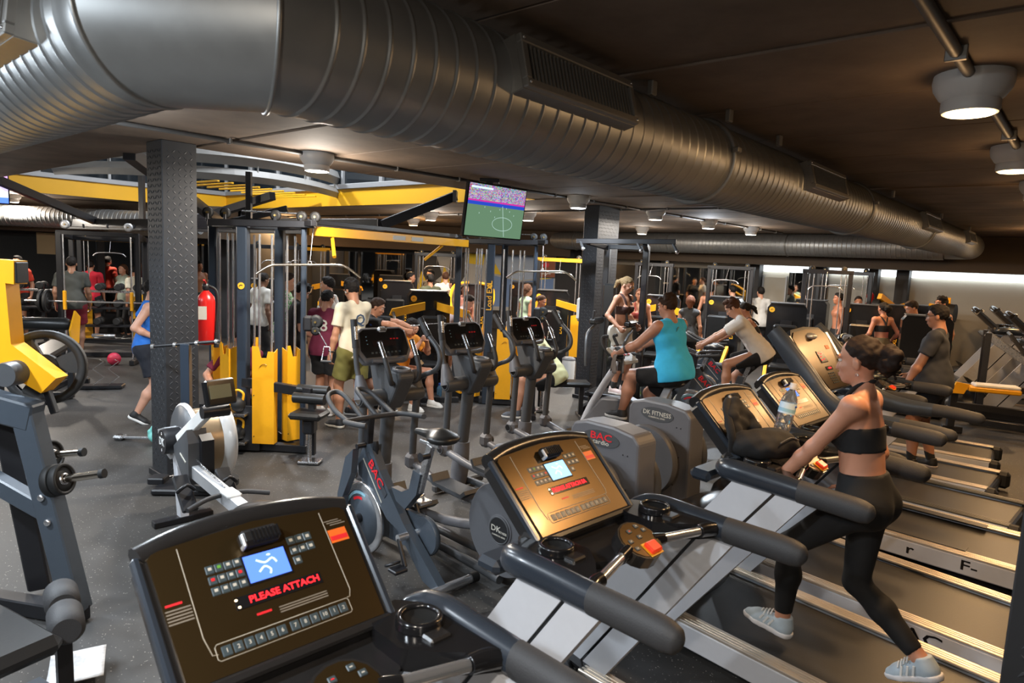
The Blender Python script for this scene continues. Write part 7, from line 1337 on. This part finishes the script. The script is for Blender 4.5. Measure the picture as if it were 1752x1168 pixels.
p_, J = person('woman in black strappy sports bra and olive leggings, back turned, hair in bun', (6.75, 12.25, 0), dg(8), h=1.70, fem=True, sk=(.46, .20, .12), hair=HD, hstyle='bun', vox=.0095, bulk=1.08, hl=(-.24, .20, .98), hr=(.28, .12, 1.0), fl=(-.10, .0, .085), fr=(.10, .05, .085), top=('bra', BLK), bottom=('leggings', (.07, .062, .035)))
t = thing('jacket', 'crimson and magenta jacket held by the woman in sports bra', 'jacket', (7.12, 12.05, .85), 0); S = SDF(); S.e((0, 0, .15), (.12, .09, .20)); S.c((0, 0, .1), (.03, 0, -.35), .09, .06, .05); np_obj('cloth', S.mesh(.014, 0, (.02, 22)), cloth((.32, .012, .045)), t); S = SDF(); S.e((-.09, -.02, .16), (.05, .08, .17)); np_obj('magenta_lining', S.mesh(.014, 0, (.012, 26)), cloth((.45, .02, .28)), t)
FAR = [  # label, x, y, facing, height, kwargs
    ('bearded man in green tank top by the beige wall', 7.55, 11.85, 95, 1.86, dict(sk=OLIVE, hair=HD, hstyle='curly', top=('tank', (.03, .22, .15)), bottom=('shorts', BLK), beard=True)),
    ('man in pale T-shirt bending in front of the green tank top man', 6.95, 11.45, 80, 1.80, dict(sk=TAN, hair=HB, lean=14, head=(20, 0), top=('tee', (.60, .48, .38)), bottom=('shorts', BLK))),
    ('man in dark olive T-shirt and dark red shorts, back turned, before the dumbbell rack', -8.1, 12.3, 25, 1.86, dict(sk=(.30, .15, .09), hair=HD, hstyle='fade', bulk=1.12, top=('tee', (.045, .048, .042)), bottom=('shorts', (.16, .008, .02)))),
    ('person in bright red T-shirt by the left mirror', -9.4, 14.9, 15, 1.74, dict(sk=OLIVE, hair=HD, top=('tee', (.55, .012, .03)), bottom=('shorts', BLK))),
    ('woman in sage tank top with long hair by the left mirror', -8.75, 15.1, 160, 1.68, dict(fem=True, sk=FAIR, hair=HR, hstyle='long', top=('sleeveless', (.38, .44, .36)), bottom=('leggings', BLK))),
    ('man in white T-shirt leaning by the left mirror', -8.3, 14.85, 60, 1.66, dict(sk=TAN, hair=HD, lean=14, head=(18, 0), top=('tee', (.55, .50, .38)), bottom=('shorts', BLK))),
    ('dark-haired shirtless man near the left mirror, partly behind the column', -7.9, 15.1, -60, 1.78, dict(sk=TAN, hair=HD, top=None, bottom=('shorts', BLK))),
    ('man in red shirt with dark beard at the far left edge', -10.6, 14.4, 185, 1.78, dict(sk=OLIVE, hair=HD, top=('tee', (.45, .03, .01)), bottom=('shorts', BLK), beard=True)),
    ('man in white T-shirt leaning on a machine, seen through the tower', -4.35, 11.4, -30, 1.76, dict(sk=(.18, .09, .055), hair=HD, lean=10, head=(15, 0), top=('tee', (.50, .50, .47)), bottom=('trousers', BLK))),
    ('man in black T-shirt sitting high below the mural, left one', -2.45, 15.6, -80, 1.78, dict(sk=OLIVE, hair=HD, top=('tee', BLK), bottom=('shorts', BLK))),
    ('man in camouflage green T-shirt below the mural', -1.85, 14.9, 30, 1.76, dict(sk=OLIVE, hair=HD, hstyle='curly', top=('tee', (.06, .065, .035)), bottom=('shorts', BLK))),
    ('man in white T-shirt with black belt below the mural', -1.60, 15.6, 10, 1.82, dict(sk=FAIR, hair=HR, top=('tee', (.62, .60, .55)), bottom=('trousers', BLK))),
    ('man with dark curly hair beside the white T-shirt below the mural', -1.32, 14.8, 60, 1.70, dict(sk=OLIVE, hair=HD, hstyle='curly', top=('tee', (.16, .11, .07)), bottom=('shorts', BLK))),
    ('bearded man facing left below the mural', -2.05, 16.6, 150, 1.84, dict(sk=TAN, hair=HD, top=('tee', (.03, .03, .03)), bottom=('shorts', BLK), beard=True)),
    ('woman in coral top with loose brown hair beneath the mural', -.98, 13.2, 200, 1.66, dict(fem=True, sk=FAIR, hair=HR, hstyle='long', top=('sleeveless', (.55, .22, .16)), bottom=('leggings', (.3, .1, .1)))),
    ('red-haired woman in mint top behind the second tower', .22, 12.9, -60, 1.72, dict(fem=True, sk=TAN, hair=HR, hstyle='long', top=('sleeveless', (.33, .45, .32)), bottom=('leggings', BLK))),
    ('woman in black strap top with reddish hair looking down behind the third elliptical', .42, 12.2, -120, 1.56, dict(fem=True, sk=(.44, .17, .09), hair=HR, hstyle='pony', head=(20, 0), lean=8, top=('bra', (.012, .01, .012)), bottom=('leggings', (.3, .02, .1)))),
    ('man in cream T-shirt and blue shorts bending down, head hidden, left of the column', .72, 13.5, 0, 1.74, dict(sk=TAN, hair=HD, lean=52, head=(30, 0), hl=(-.2, .5, .5), hr=(.2, .5, .5), top=('tee', (.42, .38, .28)), bottom=('shorts', (.02, .10, .20)))),
    ('red-haired woman in dark top behind the cyan shirt', 3.25, 12.4, -20, 1.66, dict(fem=True, sk=TAN, hair=(.11, .035, .014), hstyle='bob', top=('sleeveless', (.03, .03, .03)), bottom=('leggings', BLK))),
    ('woman with tied red hair and bare shoulders beyond the pull-up frame', 2.35, 12.6, 170, 1.74, dict(fem=True, sk=TAN, hair=(.12, .04, .015), hstyle='bun', top=('bra', (.3, .05, .04)), bottom=('leggings', BLK))),
    ('dark-haired man in grey T-shirt before the mirror, right of the pull-up frame', 5.2, 16.0, 20, 1.80, dict(sk=FAIR, hair=HD, top=('tee', (.16, .17, .17)), bottom=('shorts', BLK))),
    ('man in white T-shirt before the pilaster mirror', 5.75, 15.7, 5, 1.80, dict(sk=FAIR, hair=HD, top=('tee', (.58, .58, .56)), bottom=('shorts', BLK))),
    ('shirtless dark-haired man facing left near the yellow pads', 6.95, 14.35, 80, 1.78, dict(sk=(.44, .18, .10), hair=HD, top=None, bottom=('shorts', BLK))),
    ('man in black vest at the narrow mirror', 4.75, 16.3, -20, 1.78, dict(sk=TAN, hair=HD, top=('tank', BLK), bottom=('shorts', BLK))),
    ('man in pink T-shirt standing by the yellow cable frame', 7.45, 14.6, 160, 1.72, dict(sk=TAN, hair=HB, top=('tee', (.5, .2, .2)), bottom=('shorts', BLK))),
    ('crouching man in maroon T-shirt reaching for a kettlebell behind the left column', -3.1, 7.55, -150, 1.70, dict(sk=(.50, .24, .15), hair=HD, lean=36, pel=(0, -.1, .62), hl=(.02, .40, .62), hr=(.30, .35, .62), fl=(-.16, .16, .085), fr=(.16, -.12, .085), kl=(-.5, 1, 0), kr=(.5, 1, 0), top=('tee', (.16, .012, .035)), bottom=('shorts', BLK))),
]
for lab, x, y, f, h, kw in FAR: person(lab, (x, y, 0), dg(f), h=h, vox=.013, details=y < 13, **kw)
